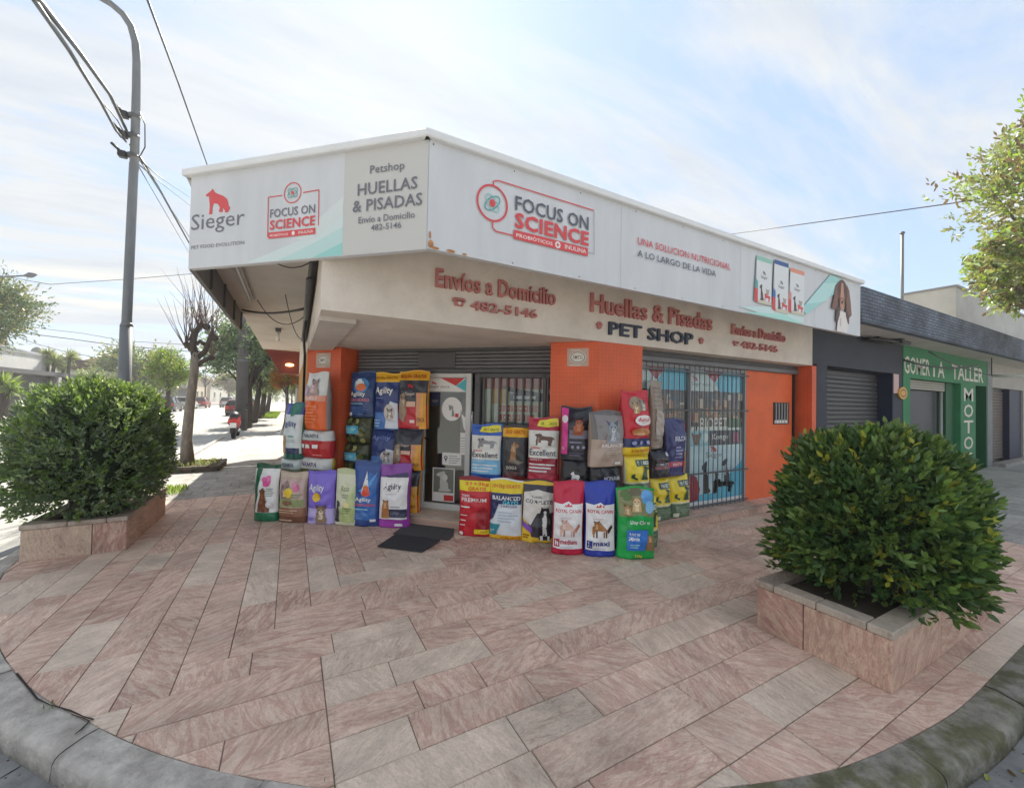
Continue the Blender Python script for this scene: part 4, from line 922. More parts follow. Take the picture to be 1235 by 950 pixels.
# pale building with the brown shutter
b3_ = thing('corner_store', (20, 6, 0), label='pale rendered storefront with brown rolling shutter at the right edge', cat='building')
xh, xi, xj = xg(1197, 470), xg(1220.5, 470), xg(1234, 470)
PALE = mat('pale_render', (.42, .40, .36), rough=.85, var=.1, vscale=2)
MB().box(xf+.125, xh, YF+.0, YF+.3, 0, 2.963, mat('grey_pilaster', (.24, .25, .25), rough=.8, var=.15)).build('pilaster', b3_)
MB().box(xh, 34, YF+.0, YF+.3, 2.27, 2.963, PALE).build('lintel', b3_)
slats('s', xh, xi, YF+.2, .12, 2.27, mat('brown_shutter', (.16, .12, .10), rough=.6, metal=.1, var=.2), b3_, .09)
MB().box(xi, xj, YF+.05, YF+.3, .1, 2.27, NAVY2).build('door_recess', b3_)
MB().box(xj, 34, YF+.0, YF+.3, 0, 2.268, PALE).build('wall', b3_)
MB().box(xh, 34, YF-.25, YF+.02, 0, .1, GREYP).build('step', b3_)
MB().box(17.3, 34, YF+.32, 12, 0, 2.96, PALE).build('rear_block', b3_)
# painted brick canopy over these fronts
def brick_face(name, c1, c2):
    m = bpy.data.materials.new(name); m.use_nodes = True; t = m.node_tree; b = t.nodes['Principled BSDF']; b.inputs['Roughness'].default_value = .85
    g = N(t, 'ShaderNodeNewGeometry'); s = N(t, 'ShaderNodeSeparateXYZ'); t.links.new(g.outputs['Position'], s.inputs[0]); c = N(t, 'ShaderNodeCombineXYZ'); t.links.new(s.outputs[0], c.inputs[0]); t.links.new(s.outputs[2], c.inputs[1])
    br_ = N(t, 'ShaderNodeTexBrick'); br_.inputs['Scale'].default_value = 1.; br_.inputs['Brick Width'].default_value = .19; br_.inputs['Row Height'].default_value = .055; br_.inputs['Mortar Size'].default_value = .006; br_.inputs['Color1'].default_value = (*c1, 1); br_.inputs['Color2'].default_value = (*c2, 1); br_.inputs['Mortar'].default_value = (.03, .035, .05, 1); t.links.new(c.outputs[0], br_.inputs['Vector'])
    nz = N(t, 'ShaderNodeTexNoise'); nz.inputs['Scale'].default_value = 1.4; nz.inputs['Detail'].default_value = 7; t.links.new(g.outputs['Position'], nz.inputs['Vector']); rp = ramp(t, [(.35, .55), (.65, 1.25)]); t.links.new(nz.outputs[0], rp.inputs[0])
    t.links.new(mixc(t, 1., br_.outputs[0], rp.outputs[0], 'MULTIPLY'), b.inputs['Base Color']); bp = N(t, 'ShaderNodeBump'); bp.inputs['Strength'].default_value = .6; bp.inputs['Distance'].default_value = .01; bp.invert = True; t.links.new(br_.outputs[1], bp.inputs['Height']); t.links.new(bp.outputs[0], b.inputs['Normal'])
    return m
BRK = brick_face('blue_grey_painted_brick', (.10, .125, .17), (.15, .175, .22))
cano = thing('street_canopy', (20, 2.6, 2.8), label='long concrete canopy with blue-grey painted brick edge over the right pavement', cat='canopy')
MB().box(7.735, 34, 2.99, 12, 2.965, 3.1, SOFF).build('canopy_slab', cano)
mb = MB(); mb.box(7.735, 34, 2.87, 2.985, 2.945, 3.49, BRK); mb.build('brick_edge', cano)
lt = thing('tube_light', (9., 3., 2.75), label='black twin tube light fitting under the right canopy', cat='light')
pA, pB = on_z(1049, 408, 2.90), on_z(1097, 414, 2.90)
MB().tube([(pA[0], pA[1], 2.90), (pB[0], pB[1], 2.90)], .035, BLACK, 8).tube([(pA[0]+.1, pA[1]+.15, 2.90), (pB[0]-.1, pB[1]+.15, 2.90)], .03, BLACK, 8).build('housing', lt); MB().box(pA[0]+.3, pA[0]+.4, pA[1]-.02, pA[1]+.2, 2.88, 2.966, BLACK).box(pB[0]-.4, pB[0]-.3, pB[1]-.02, pB[1]+.2, 2.88, 2.966, BLACK).build('bracket', lt)
lt = thing('tube_light', (20., 3., 2.7), label='white tube light hanging under the canopy at the right edge', cat='light')
pA, pB = on_y(1196, 453, 3.2), on_y(1240, 453.5, 2.6); MB().tube([tuple(pA), tuple(pB)], .03, TUBEW, 8).build('tube', lt); MB().tube([tuple(pA), (pA[0], pA[1], 2.966)], .01, BLACK, 5).build('hanger', lt)
o = MB().tube(sag(on_y(1090, 434, 3.35), on_y(1180, 440, 3.35), .12), .02, BLACK, 6).tube(sag(on_y(1120, 424, 3.0), on_y(1197, 452, 3.2), .08), .012, BLACK, 6).build('cable', None); tag(o, 'black cables looping under the right canopy above the green sign', 'cable')
# roof-top wall and mast behind
bw = thing('rear_building', (20, 12, 0), label='pale windowless building rising behind the right canopy', cat='building')
q0, q1 = on_x(1090, 357, 18.), on_x(1172, 343, 18.)
MB().box(18, 30, max(YF+.8, q1[1]-2.), q0[1], 0, q1[2], mat('weathered_pale_render', (.42, .42, .40), rough=.9, var=.14, vscale=.9, color2=(.33, .32, .30), c2=(.5, .75))).build('wall', bw)
MB().box(17.95, 30, max(YF+.75, q1[1]-2.05), q0[1]+.02, q1[2], q1[2]+.07, mat('roof_edge', (.2, .2, .2))).build('roof_edge', bw)
q = on_y(1088, 358, 6.); q2 = on_y(1088, 281, 6.)
ms = thing('roof_mast', (q[0], 6, 3.), label='thin steel mast on the roof behind the right canopy', cat='mast')
MB().tube([(q[0], 6, 3.0), (q[0], 6, q2[2])], .05, STEEL, 8).build('pole', ms); MB().ball((q[0], 6, q2[2]), (.08, .08, .06), DKGREY).build('cap', ms)

# ------------------------------------------------------------------ planters
def planter(x0, x1, y0, y1, label, seams, h=.345):
    t = thing('stone_planter', ((x0+x1)/2, (y0+y1)/2, 0), label=label, cat='planter')
    th = .035; cp = .045
    def clad(a, b, fx, nm='cladding_slab'):
        mb = MB(); mb.box(*fx(a+.003, b-.003), .0, h-cp-.003, PINKV, .003); mb.build(nm, t)
    fr_ = lambda a, b: (a, b, y0, y0+th)
    for a, b in zip(seams[0], seams[0][1:]): clad(a, b, lambda a, b: (a, b, y0, y0+th))
    for a, b in zip(seams[0], seams[0][1:]): clad(a, b, lambda a, b: (a, b, y1-th, y1))
    for a, b in zip(seams[1], seams[1][1:]): clad(a, b, lambda a, b: (x0, x0+th, a+.036, b) if a == seams[1][0] else (x0, x0+th, a, b)); clad(a, b, lambda a, b: (x1-th, x1, a+.036, b) if a == seams[1][0] else (x1-th, x1, a, b))
    w = .115; r = random.Random(int(x0*7))
    def cop(a0, a1, b0, b1): mb = MB(); mb.box(a0+.002, a1-.002, b0+.002, b1-.002, h-cp, h+r.uniform(-.002, .002), COPING, .006); mb.build('coping_slab', t)
    X = [x0-.012, x0+.42*(x1-x0), x0+.8*(x1-x0), x1+.012]
    for a, b in zip(X, X[1:]): cop(a, b, y0-.012, y0+w); cop(a, b, y1-w, y1+.012)
    cop(x0-.012, x0+w, y0+w, (y0+y1)/2); cop(x0-.012, x0+w, (y0+y1)/2, y1-w); cop(x1-w, x1+.012, y0+w, y1-w)
    mb = MB(); mb.box(x0+th, x1-th, y0+th, y1-th, .0, h-.045, SOIL); mb.build('soil', t)
    return t
planter(2.995, 4.83, .97, 1.72, 'pink stone planter box by the kerb at the right', ([2.995, 3.75, 4.30, 4.83], [.97, 1.42, 1.72]))
planter(-2.19, -1.445, 5.52, 7.0, 'pink stone planter box at the left beside the road', ([-2.19, -1.70, -1.445], [5.52, 6.3, 7.0]))

# ------------------------------------------------------------------ foliage
def leaf_arrays(C, D, Ln, Wd, mi_, r, fold=.25):
    """one folded six-sided leaf per row: C base point, D direction"""
    n = len(C); D = D/np.linalg.norm(D, axis=1, keepdims=True)
    ref = r.normal(size=(n, 3)); S = np.cross(D, ref); S /= np.linalg.norm(S, axis=1, keepdims=True); U = np.cross(S, D)
    Ln = Ln[:, None]; Wd = Wd[:, None]
    base = C; tip = C+D*Ln; l1 = C+D*Ln*.35+S*Wd*.5+U*Wd*fold; l2 = C+D*Ln*.72+S*Wd*.38+U*Wd*fold*.8; r1 = C+D*Ln*.35-S*Wd*.5+U*Wd*fold; r2 = C+D*Ln*.72-S*Wd*.38+U*Wd*fold*.8
    V = np.stack([base, l1, l2, tip, r2, r1], 1).reshape(-1, 3)
    return V, mi_
def leaf_object(name, V, mi_, mats, parent, **k):
    n = len(V)//6; F = (np.arange(n)*6)[:, None]
    quads = np.concatenate([F+np.array([[0, 1, 2, 3]]), F+np.array([[0, 3, 4, 5]])], 1).reshape(-1, 4)
    if parent is not None: V = V-np.array(world_of(parent).translation)
    me = bpy.data.meshes.new(name); me.vertices.add(len(V)); me.vertices.foreach_set('co', V.ravel()); me.loops.add(quads.size); me.loops.foreach_set('vertex_index', quads.ravel().astype(np.int32))
    me.polygons.add(len(quads)); me.polygons.foreach_set('loop_start', np.arange(0, quads.size, 4, dtype=np.int32)); me.polygons.foreach_set('loop_total', np.full(len(quads), 4, dtype=np.int32))
    for m in mats: me.materials.append(m)
    me.polygons.foreach_set('material_index', np.repeat(mi_, 2).astype(np.int32)); me.update(calc_edges=True); me.validate()
    o = bpy.data.objects.new(name, me); COL.objects.link(o); o.parent = parent; return tag(o, **k)
def shoots(P, Nn, per, ln, spread, r, mats_w, wd=.42):
    """rosettes of leaves at shoot tips P growing along Nn"""
    n = len(P); C = np.repeat(P, per, 0); A_ = np.repeat(Nn, per, 0)
    t = np.tile(np.linspace(-.9, .6, per), n)[:, None]
    C = C+A_*t*ln*1.1+r.normal(size=C.shape)*ln*.12
    D = A_*(.35+.9*(t+.9))+r.normal(size=C.shape)*spread
    Ln = ln*r.uniform(.7, 1.25, len(C)); kind = np.repeat(r.choice(len(mats_w), n, p=np.array(mats_w)/sum(mats_w)), per)
    return leaf_arrays(C, D, Ln, Ln*wd, kind, r)
def bush_surface(n, c, h, r, low, pw=2.6, lump=.13, seed=0, depth=.30, flare=0., tops=None):
    d = r.normal(size=(n, 3)); d /= np.linalg.norm(d, axis=1, keepdims=True)
    d[:, 2] = np.where(d[:, 2] < -.75, -d[:, 2], d[:, 2])
    pv = np.where(d[:, 2] < 0, 3.6, pw); den_ = (np.abs(d/np.array(h))**pv[:, None]).sum(1)**(1/pv); rad = 1/den_
    lum = np.array([noise.noise(Vector(q*2.6)+Vector((seed, 0, 0)))*1.4+.6*noise.noise(Vector(q*6.5)+Vector((0, seed, 0))) for q in d])
    rad *= (1+lump*lum)*(1-depth*r.random(n)**1.6)
    P = np.array(c)+d*rad[:, None]
    nn = d/np.array(h)*min(h)+np.array([0, 0, .45]); nn /= np.linalg.norm(nn, axis=1, keepdims=True)
    k = P[:, 2] > low
    return P[k], nn[k], lum[k]
def blob(name, c, h, m, parent, pw=2.6, scale=.80, low=.3, seed=0, lump=.13):
    mb = MB(); n, k = 28, 16; vs = []
    for j in range(k+1):
        a = math.pi*j/k-math.pi/2
        for i in range(n):
            b = 2*math.pi*i/n; d = Vector((math.cos(a)*math.cos(b), math.cos(a)*math.sin(b), math.sin(a)))
            rad = 1/((abs(d.x/h[0])**pw+abs(d.y/h[1])**pw+abs(d.z/h[2])**pw)**(1/pw)); lum = noise.noise(d*2.6+Vector((seed, 0, 0)))*1.4
            p_ = Vector(c)+d*rad*scale*(1+lump*lum); p_.z = max(p_.z, low); vs.append(tuple(p_))
    mb.add(vs, [(j*n+i, j*n+(i+1) % n, (j+1)*n+(i+1) % n, (j+1)*n+i) for j in range(k) for i in range(n)], m, True); return mb.build(name, parent)
SHADEL = mat('inner_foliage_shade', (.018, .03, .012), rough=1, var=.4, vscale=30)  # near-black bush core: the shade between the leaves is put into its colour
def bush(loc, c, h, n, per, ln, label, weights, mats, seed, low, yellow=0, pw=2.6, lump=.13):
    t = thing('planter_bush', loc, label=label, cat='bush'); r = np.random.default_rng(seed)
    P, nn, lum = bush_surface(n, c, h, r, low, pw, lump, seed)
    V, k = shoots(P, nn, per, ln, .55, r, weights)
    leaf_object('foliage', V, k, mats, t, kind='stuff')
    blob('shaded_foliage_core', c, h, SHADEL, t, pw, .74, low-.02, seed, lump)
    mb = MB(); rr = random.Random(seed)
    for i in range(14):
        a = rr.random()*6.28; q = (c[0]+h[0]*.75*math.cos(a), c[1]+h[1]*.75*math.sin(a), c[2]+rr.uniform(-.1, .3)); mb.tube([(loc[0]+.3*h[0]*math.cos(a), loc[1]+.3*h[1]*math.sin(a), .26), tuple((np.array(q)+np.array(loc))/2+np.array([0, 0, .1])), q], [.022, .014, .006], BARK, 5)
    mb.build('stems', t)
    if yellow:      # the young yellow-green leaves that can be picked out singly: one object each, sharing three meshes
        P2, n2, _ = bush_surface(yellow*5, c, h, r, low+.45, pw, lump, seed, .02)
        wgt = (P2[:, 2]-low)+.45*(P2[:, 0]-c[0])-.1*(P2[:, 1]-c[1])+.25*r.normal(size=len(P2)); P2 = P2[np.argsort(-wgt)[:yellow*2]][::2]; base = []
        src = []
        for q in range(3):
            Vv, kk = leaf_arrays(np.zeros((1, 3)), np.array([[0, 0, 1.]]), np.array([ln*1.15]), np.array([ln*.5]), np.array([0]), np.random.default_rng(q)); src.append((Vv, kk))
        protos = []
        for i, p_ in enumerate(P2):
            if i < 3: o = leaf_object('leaf', src[i][0], src[i][1], [LF_YEL], None)
            else: o = protos[i % 3].copy(); COL.objects.link(o)
            if i < 3: protos.append(o)
            cl = P2[i-i % 4]; pos = cl+r.normal(size=3)*ln*.45+np.array([0, 0, ln*.2])
            o.parent = t; o.location = Vector(pos)-t.location; o.rotation_euler = (r.uniform(-1., 1.), r.uniform(-1., 1.), r.uniform(0, 6.28))
    return t
bush((3.78, 1.33, .28), (3.78, 1.33, .82), (.62, .52, .62), 3600, 8, .058, 'round glossy green bush with yellow new leaves in the right planter', [.52, .44, .04], [LF_DARK, LF_MID, LF_YEL], 13, .335, yellow=140, pw=2.15, lump=.13)
bush((-1.88, 6.2, .28), (-1.88, 6.2, .96), (.58, .82, .72), 6200, 7, .044, 'large dense dark green bush in the left planter', [.46, .36, .18], [LF_GREY, LF_MID, LF_PALE], 9, .36, pw=3.0, lump=.12)

def tree(name, base, trunk, crown, n, ln, mats, w, label, group=None, cat='tree', per=6, spread=.7, seed=1, bark=BARK, limbs=9, trunk_r=.12, twigs=0, bare=False, clump=1.0, up=.2, stuff=True):
    """trunk: list of points; crown: list of (centre, radii); leaves gathered in clumps around limb ends"""
    t = thing(name, base, label=label, cat=cat, group=group); r = np.random.default_rng(seed); rr = random.Random(seed)
    mb = MB(); k = len(trunk); mb.tube(trunk, [trunk_r*(1.25-.6*i/(k-1)) for i in range(k)], bark, 9); top = Vector(trunk[-1]); ends = []
    mb.build('trunk', t); mb = MB()
    for (c, h) in crown:
        for i in range(limbs):
            d = Vector((rr.gauss(0, 1), rr.gauss(0, 1), rr.gauss(.25, .8))).normalized(); e = Vector(c)+Vector((d.x*h[0], d.y*h[1], d.z*h[2]))*rr.uniform(.55, .92); s_ = top.lerp(Vector(trunk[-2]), rr.random()*.6); m_ = s_.lerp(e, .5)+Vector((rr.uniform(-.1, .1), rr.uniform(-.1, .1), .12))*h[2]*.5
            mb.tube([s_, m_, e], [trunk_r*.42, trunk_r*.22, trunk_r*.06], bark, 5); ends.append((e, min(h)))
            for j in range(twigs): q = s_.lerp(e, rr.uniform(.5, 1)); mb.tube([q, q+Vector((rr.gauss(0, .4), rr.gauss(0, .4), rr.uniform(.1, .7)))*min(h)*.5], [trunk_r*.05, trunk_r*.02], bark, 4, False)
    if ends: mb.build('limbs', t)
    if n:
        per_end = max(1, n//len(ends)); P = []
        for e, h in ends: P.append(np.array(e)+r.normal(size=(per_end, 3))*h*.27*clump)
        P = np.concatenate(P); cc = np.array(crown[0][0]); nn = P-cc; nn /= np.linalg.norm(nn, axis=1, keepdims=True)+1e-6; nn[:, 2] += up
        V, kk = shoots(P, nn, per, ln, spread, r, w); leaf_object('crown', V, kk, mats, t, kind='stuff' if stuff else None)
    return t

# ------------------------------------------------------------------ bags of pet food
def bag(label, c, z0, h, w, yaw, dep, front, side=None, bands=(), prints=(), lying=False, seed=0, lean=0.):
    """c: middle of the bag's front foot; bands: (t0, t1, colour) round the bag; prints: drawing commands in 0..1 across and up the front"""
    rr = random.Random(hash(label) % 9973 if False else sum(map(ord, label))); so_ = rr.uniform(0, 90); yaw += rr.uniform(-1.5, 1.5)
    ca, sa = math.cos(R(yaw)), math.sin(R(yaw)); hd = dep/2
    tw = rr.uniform(-.03, .03); wob = rr.uniform(-1, 1)
    def prof(t):
        if lying: return .42+.58*math.sqrt(max(0, 1-(2*t-1)**2*.96))
        a = .86+.14*min(1, t/.16) if t < .16 else 1.
        if t > .60: a *= max(.05, 1-((t-.60)/.40)**1.7*.96)
        return a
    def surf(x, z, off, back=False):
        t = max(0, min(1, z/h)); s_ = max(-1., min(1., x/(w/2)))
        e = 2.6 if not lying else 2.2
        F = hd*prof(t)*max(0., 1-abs(s_)**(e+1.2))**(1/2.0)
        n_ = noise.noise(Vector((x*7+so_, z*9, so_)))*.022+noise.noise(Vector((x*16+z*6+so_, z*14-x*5, 3)))*.013
        n_ += (.010*math.sin(x*38+so_+6*z)*max(0, t-.55)*2)*(0 if lying else 1)
        if lying: n_ += .010*math.sin(x*30+so_)*(abs(2*t-1)**2)
        F += n_*(1-abs(s_)**4)*min(1, F/hd*1.5+.15)
        wx = (1-.05*math.sin(math.pi*min(1, t*1.1))+(.015*wob if t > .8 else 0)) if not lying else (.97+.03*math.sin(math.pi*t))
        X = x*wx+tw*t*t*h*.5; Y = (hd-F-off) if not back else (hd+F*.9+off); Z = z+(.012*math.sin(s_*3+so_) if t > .97 and not lying else 0)
        Y += lean*t*h+.012*noise.noise(Vector((so_, z*3, 1)))
        return (c[0]+X*ca-Y*sa, c[1]+X*sa+Y*ca, z0+max(Z, 0)+.002)
    zs = sorted(set([round(i/34, 4) for i in range(35)]+[.985]+[b[0] for b in bands]+[b[1] for b in bands])); ns = 30; m0 = ink(front); ms = ink(side or front)
    mb = MB(); ring = []; cols = [math.sin(math.pi/2*(-1+2*i/ns)) for i in range(ns+1)]; NB = 8; bc = [math.sin(math.pi/2*(1-2*i/NB)) for i in range(1, NB)]
    for t in zs: ring += [surf(x*w/2, t*h, 0) for x in cols]+[surf(x*w/2, t*h, 0, True) for x in bc]
    m = ns+1+NB-1; mb.v = ring
    for j in range(len(zs)-1):
        tm = (zs[j]+zs[j+1])/2; bm = None
        for b in bands:
            if b[0] <= tm <= b[1]: bm = ink(b[2])
        for i in range(m):
            i2 = (i+1) % m; onfront = 2 <= i < ns-2 if side else i < ns
            mm = (bm if (bm and (i < ns or not side or len(b) > 3)) else (m0 if onfront else ms))
            if bm and side and not onfront: mm = bm if any(len(b) > 3 and b[0] <= tm <= b[1] for b in bands) else ms
            mb.f.append((j*m+i, j*m+i2, (j+1)*m+i2, (j+1)*m+i)); mb.m.append(mb.mi(mm)); mb.smooth.append(True)
    mb.f += [tuple(range(m))[::-1], tuple((len(zs)-1)*m+i for i in range(m))]; mb.m += [mb.mi(m0)]*2; mb.smooth += [False]*2
    t = thing('pet_food_bag', (c[0]-hd*sa, c[1]+hd*ca, z0), R(yaw), label, 'bag', 'bags of pet food stacked outside the shop')
    body = mb.build('bag_body', t)
    if not lying:
        sm = MB(); vs = []
        for x in np.linspace(-.985, .985, 15): a = Vector(surf(x*w/2, h*.985, .004)); b = Vector(surf(x*w/2, h*.985, .004, True)); u = Vector((0, 0, .018)); vs += [a, a+u, b+u, b]
        sm.add(vs, [(4*i+k_, 4*i+(k_+1) % 4, 4*i+4+(k_+1) % 4, 4*i+4+k_) for i in range(14) for k_ in range(4)], ink(bands[-1][2]) if bands and bands[-1][1] > .97 else m0); sm.build('top_seam', t)
    if prints:
        p = Print(surf, step=.0005, grid=.026, base=.0062); X = lambda a: (a-.5)*w; Z = lambda b: b*h
        for q in prints:
            k_ = q[0]
            if k_ == 'r': p.rect(X(q[1]), Z(q[2]), X(q[3]), Z(q[4]), ink(q[5]))
            elif k_ == 'e': p.ell(X(q[1]), Z(q[2]), q[3]*w, q[4]*h, ink(q[5]))
            elif k_ == 't': p.text(q[1], X(q[2]), Z(q[3]), X(q[4]), Z(q[5]), ink(q[6]), q[7] if len(q) > 7 else .05)
            elif k_ == 'p': p.poly([(X(a), Z(b)) for a, b in q[1]], ink(q[2]))
            elif k_ == 's': p.sil(q[1], X(q[2]), Z(q[3]), X(q[4]), Z(q[5]), ink(q[6]), len(q) > 7)
            elif k_ == 'l': p.lines(X(q[1]), Z(q[2]), X(q[3]), Z(q[4]), q[5], ink(q[6]), .45)
            elif k_ == 'dog': dogface(p, X(q[1]), Z(q[2]), q[3]*w, q[4], q[5], q[6])
        p.build('printed_front', t)
    return t
def dogface(p, cx, cz, r, fur, dark, light):
    """printed photograph of an animal, drawn as layered patches: chest, head, ears, muzzle, eyes, nose"""
    f, d, l = ink(fur), ink(dark), ink(light); k = ink('#161414')
    p.poly([(cx-r*.8, cz-r*1.3), (cx+r*.8, cz-r*1.3), (cx+r*.6, cz-r*.3), (cx-r*.6, cz-r*.3)], f); p.poly([(cx-r*.35, cz-r*1.3), (cx+r*.35, cz-r*1.3), (cx+r*.22, cz-r*.5), (cx-r*.22, cz-r*.5)], l)
    p.ell(cx, cz, r*.62, r*.66, f, 16); p.poly([(cx-r*.62, cz+r*.2), (cx-r*.8, cz+r*.9), (cx-r*.2, cz+r*.55)], d); p.poly([(cx+r*.62, cz+r*.2), (cx+r*.8, cz+r*.9), (cx+r*.2, cz+r*.55)], d)
    p.ell(cx, cz-r*.25, r*.32, r*.34, l, 14); p.ell(cx-r*.26, cz+r*.12, r*.09, r*.09, k, 8); p.ell(cx+r*.26, cz+r*.12, r*.09, r*.09, k, 8); p.ell(cx, cz-r*.12, r*.12, r*.09, k, 8)
A45 = -45.
WH, OFF = '#d9d9d6', '#c9c8c0'
# --- left group, front row on the slabs
bag('white and dark green dog food bag with pink badge, leftmost in the front row', (-.273, 6.05), 0, .715, .325, -30, .16, WH, '#1c5a3e', [(0, .16, '#1f6a4a', 1), (.93, 1., '#27533f', 1)],
    [('p', [(0.04, .16), (.12, .16), (.30, .93), (.1, .93)], '#1c5a3e'), ('e', .56, .70, .17, .085, '#cf4f93'), ('e', .44, .74, .09, .05, '#d972a8'), ('e', .64, .77, .09, .05, '#d972a8'), ('l', .55, .45, .9, .6, 5, '#8c9a92'), ('p', [(.25, .17), (.3, .42), (.38, .58), (.48, .60), (.52, .45), (.66, .3), (.72, .17)], '#6d3f26'), ('dog', .42, .50, .16, '#7a4a2c', '#3a2216', '#93603c'), ('e', .72, .30, .14, .06, '#e8e6e2')])
bag('beige cat food bag with yellow disc and brown striped foot', (.02, 5.851), 0, .625, .385, -36, .17, '#b59f8c', '#a3927c', [(0, .13, '#6f4a38', 1), (.13, .30, '#8a6049'), (.9, 1, '#b9a998', 1)],
    [('r', .05, .32, .95, .52, '#8f9a6a'), ('r', .05, .48, .95, .88, '#b9a29b'), ('p', [(.10, .48), (.15, .75), (.35, .85), (.5, .7), (.52, .48)], '#8c7472'), ('dog', .30, .66, .17, '#8d7a76', '#6a5654', '#c9b8ad'), ('e', .45, .60, .16, .10, '#e0b92e'), ('e', .70, .70, .11, .07, '#c96a92'), ('e', .6, .77, .08, .05, '#c98aa2'), ('l', .55, .5, .92, .6, 3, '#6e7a4c'), ('l', .1, .2, .9, .29, 2, '#c2a184'), ('l', .1, .04, .8, .10, 1, '#b59683'), ('e', .4, .40, .18, .05, '#7c5a44')])
bag('violet cat food bag with tabby kitten and small yellow disc', (.344, 5.63), 0, .655, .365, -32, .16, '#7866c4', '#5d49a6', [(.0, .30, '#b3a8da'), (.95, 1, '#6a59bb', 1)],
    [('t', 'Agility', .10, .60, .66, .76, WH, .03), ('e', .40, .52, .15, .085, '#e0b21f'), ('t', 'GATOS', .29, .50, .51, .535, '#3a3370', .02), ('dog', .56, .26, .25, '#8a7660', '#5b4938', '#cdbda6'), ('r', .40, .02, .75, .10, '#8a7660'), ('l', .08, .06, .34, .14, 3, '#6a59bb'), ('l', .38, .20, .48, .24, 1, '#5b4938')])
bag('pale green and white dog food bag with a dark sitting dog', (.615, 5.445), 0, .69, .31, -36, .15, '#c8cab0', '#b9bd9a', [(.92, 1, '#b3b88f', 1)],
    [('p', [(.3, .2), (.95, .2), (.95, .8), (.7, .55)], '#b8c692'), ('t', 'Raza', .36, .62, .7, .72, '#7d8c5c', 0), ('l', .38, .50, .74, .58, 2, '#8a9070'), ('r', .30, .06, .92, .30, '#a9b57a'), ('l', .4, .22, .85, .34, 3, '#6a8050'), ('s', 'sit', .04, .06, .34, .46, '#35343a', 1), ('e', .62, .38, .14, .05, '#d9c98a')])
bag('blue dog food bag with red rocket print, tallest of the front row by the step', (.835, 5.297), 0, .80, .355, -33, .17, '#2e4c8a', '#22396c', [(0, .1, '#28417c', 1), (.93, 1, '#2a447e', 1)],
    [('p', [(.1, .1), (.9, .1), (.9, .75), (.6, .85)], '#3565a8'), ('p', [(.25, .55), (.6, .68), (.9, .85), (.7, .62), (.45, .52)], '#4f93cf'), ('p', [(.35, .52), (.46, .70), (.52, .86), (.6, .70), (.66, .52)], '#d5dbe2'), ('p', [(.34, .50), (.44, .60), (.62, .60), (.70, .50), (.52, .46)], '#d24b35'), ('e', .52, .60, .10, .04, '#e0703c'), ('t', 'Agility', .12, .375, .74, .45, WH, .05), ('t', 'CACHORROS', .12, .32, .88, .355, '#d24b35', .04), ('l', .12, .26, .85, .30, 1, '#8fc7d8'), ('l', .12, .12, .6, .22, 3, '#5f86c0'), ('r', .70, .08, .9, .12, WH)])
bag('white and magenta dog food bag with a small brown dog, nearest the doormats', (1.138, 5.09), 0, .775, .40, -30, .17, '#8a3f92', '#262744', [(.0, .14, '#9a3fa0', 1), (.80, 1, '#7d4391', 1)],
    [('r', .03, .14, .93, .80, '#d8d7d6'), ('p', [(.03, .80), (.93, .80), (.9, .88), (.2, .82)], '#3a3358'), ('t', 'Agility', .16, .58, .72, .71, '#2f3352', .05), ('l', .25, .53, .7, .55, 1, '#9a9aa4'), ('r', .34, .17, .93, .30, '#2c2f48'), ('s', 'stand', .36, .19, .7, .27, '#55586e'), ('p', [(.12, .16), (.14, .36), (.18, .44), (.34, .44), (.36, .30), (.38, .16)], '#a06a3c'), ('dog', .25, .40, .12, '#a5703f', '#6a4426', '#c9a077'), ('l', .4, .33, .85, .36, 1, '#8a8a92'), ('r', .55, .03, .8, .07, WH)])
# --- stack at the foot of the left pillar
bag('tall white dog food bag with blue and green top, leftmost of the stack', (-.015, 6.165), .765, .745, .31, A45-2, .2, '#c9d0d0', '#2b6a58', [(0, .10, '#1f5a50', 1), (.80, 1, '#3b4c93', 1)],
    [('p', [(.5, .76), (.95, .84), (.95, 1.), (.35, 1.)], '#1f6b58'), ('t', 'Agility', .06, .55, .85, .68, '#4a4f86', .03), ('l', .35, .30, .9, .36, 2, '#a5b6b6'), ('r', .3, .10, .96, .20, '#2f3a58'), ('p', [(.08, .1), (.1, .34), (.3, .36), (.32, .1)], '#b58b5c'), ('dog', .2, .38, .13, '#b98f60', '#8c6a44', '#d8bb93'), ('l', .5, .40, .9, .44, 1, '#2f8a70')])
bag('white sack lying folded under the tall white bag at the left', (-.027, 6.227), .565, .195, .33, A45, .22, '#bfc6c4', '#9fa8a0', [(0, .3, '#7d8a72', 1)], [('t', 'NAMPA', .3, .45, .8, .72, '#5a6a80', .04)], lying=True)
bag('green-cornered sack at the bottom left behind the front row', (-.03, 6.24), .0, .56, .33, A45, .2, '#27302e', None, [(0, .5, '#2d2f38', 1)], [('r', .2, .55, .9, .85, '#454b58')])
bag('orange and white cat food bag on top of the stack by the left pillar', (.235, 5.965), 1.165, .76, .43, -56, .22, '#d05a22', '#8d8b88', [(.60, 1, '#c6c7c4')],
    [('r', .02, .50, .98, .60, '#c98a76'), ('t', 'KONGO', .10, .52, .75, .585, WH, .05), ('l', .2, .12, .8, .45, 6, '#d97a4a'), ('p', [(.05, .6), (.1, .8), (.3, .72), (.3, .6)], '#a893b5'), ('p', [(.36, .6), (.38, .78), (.74, .78), (.8, .6)], '#948380'), ('dog', .55, .80, .21, '#a5908e', '#6a5f66', '#cfa7ab')])
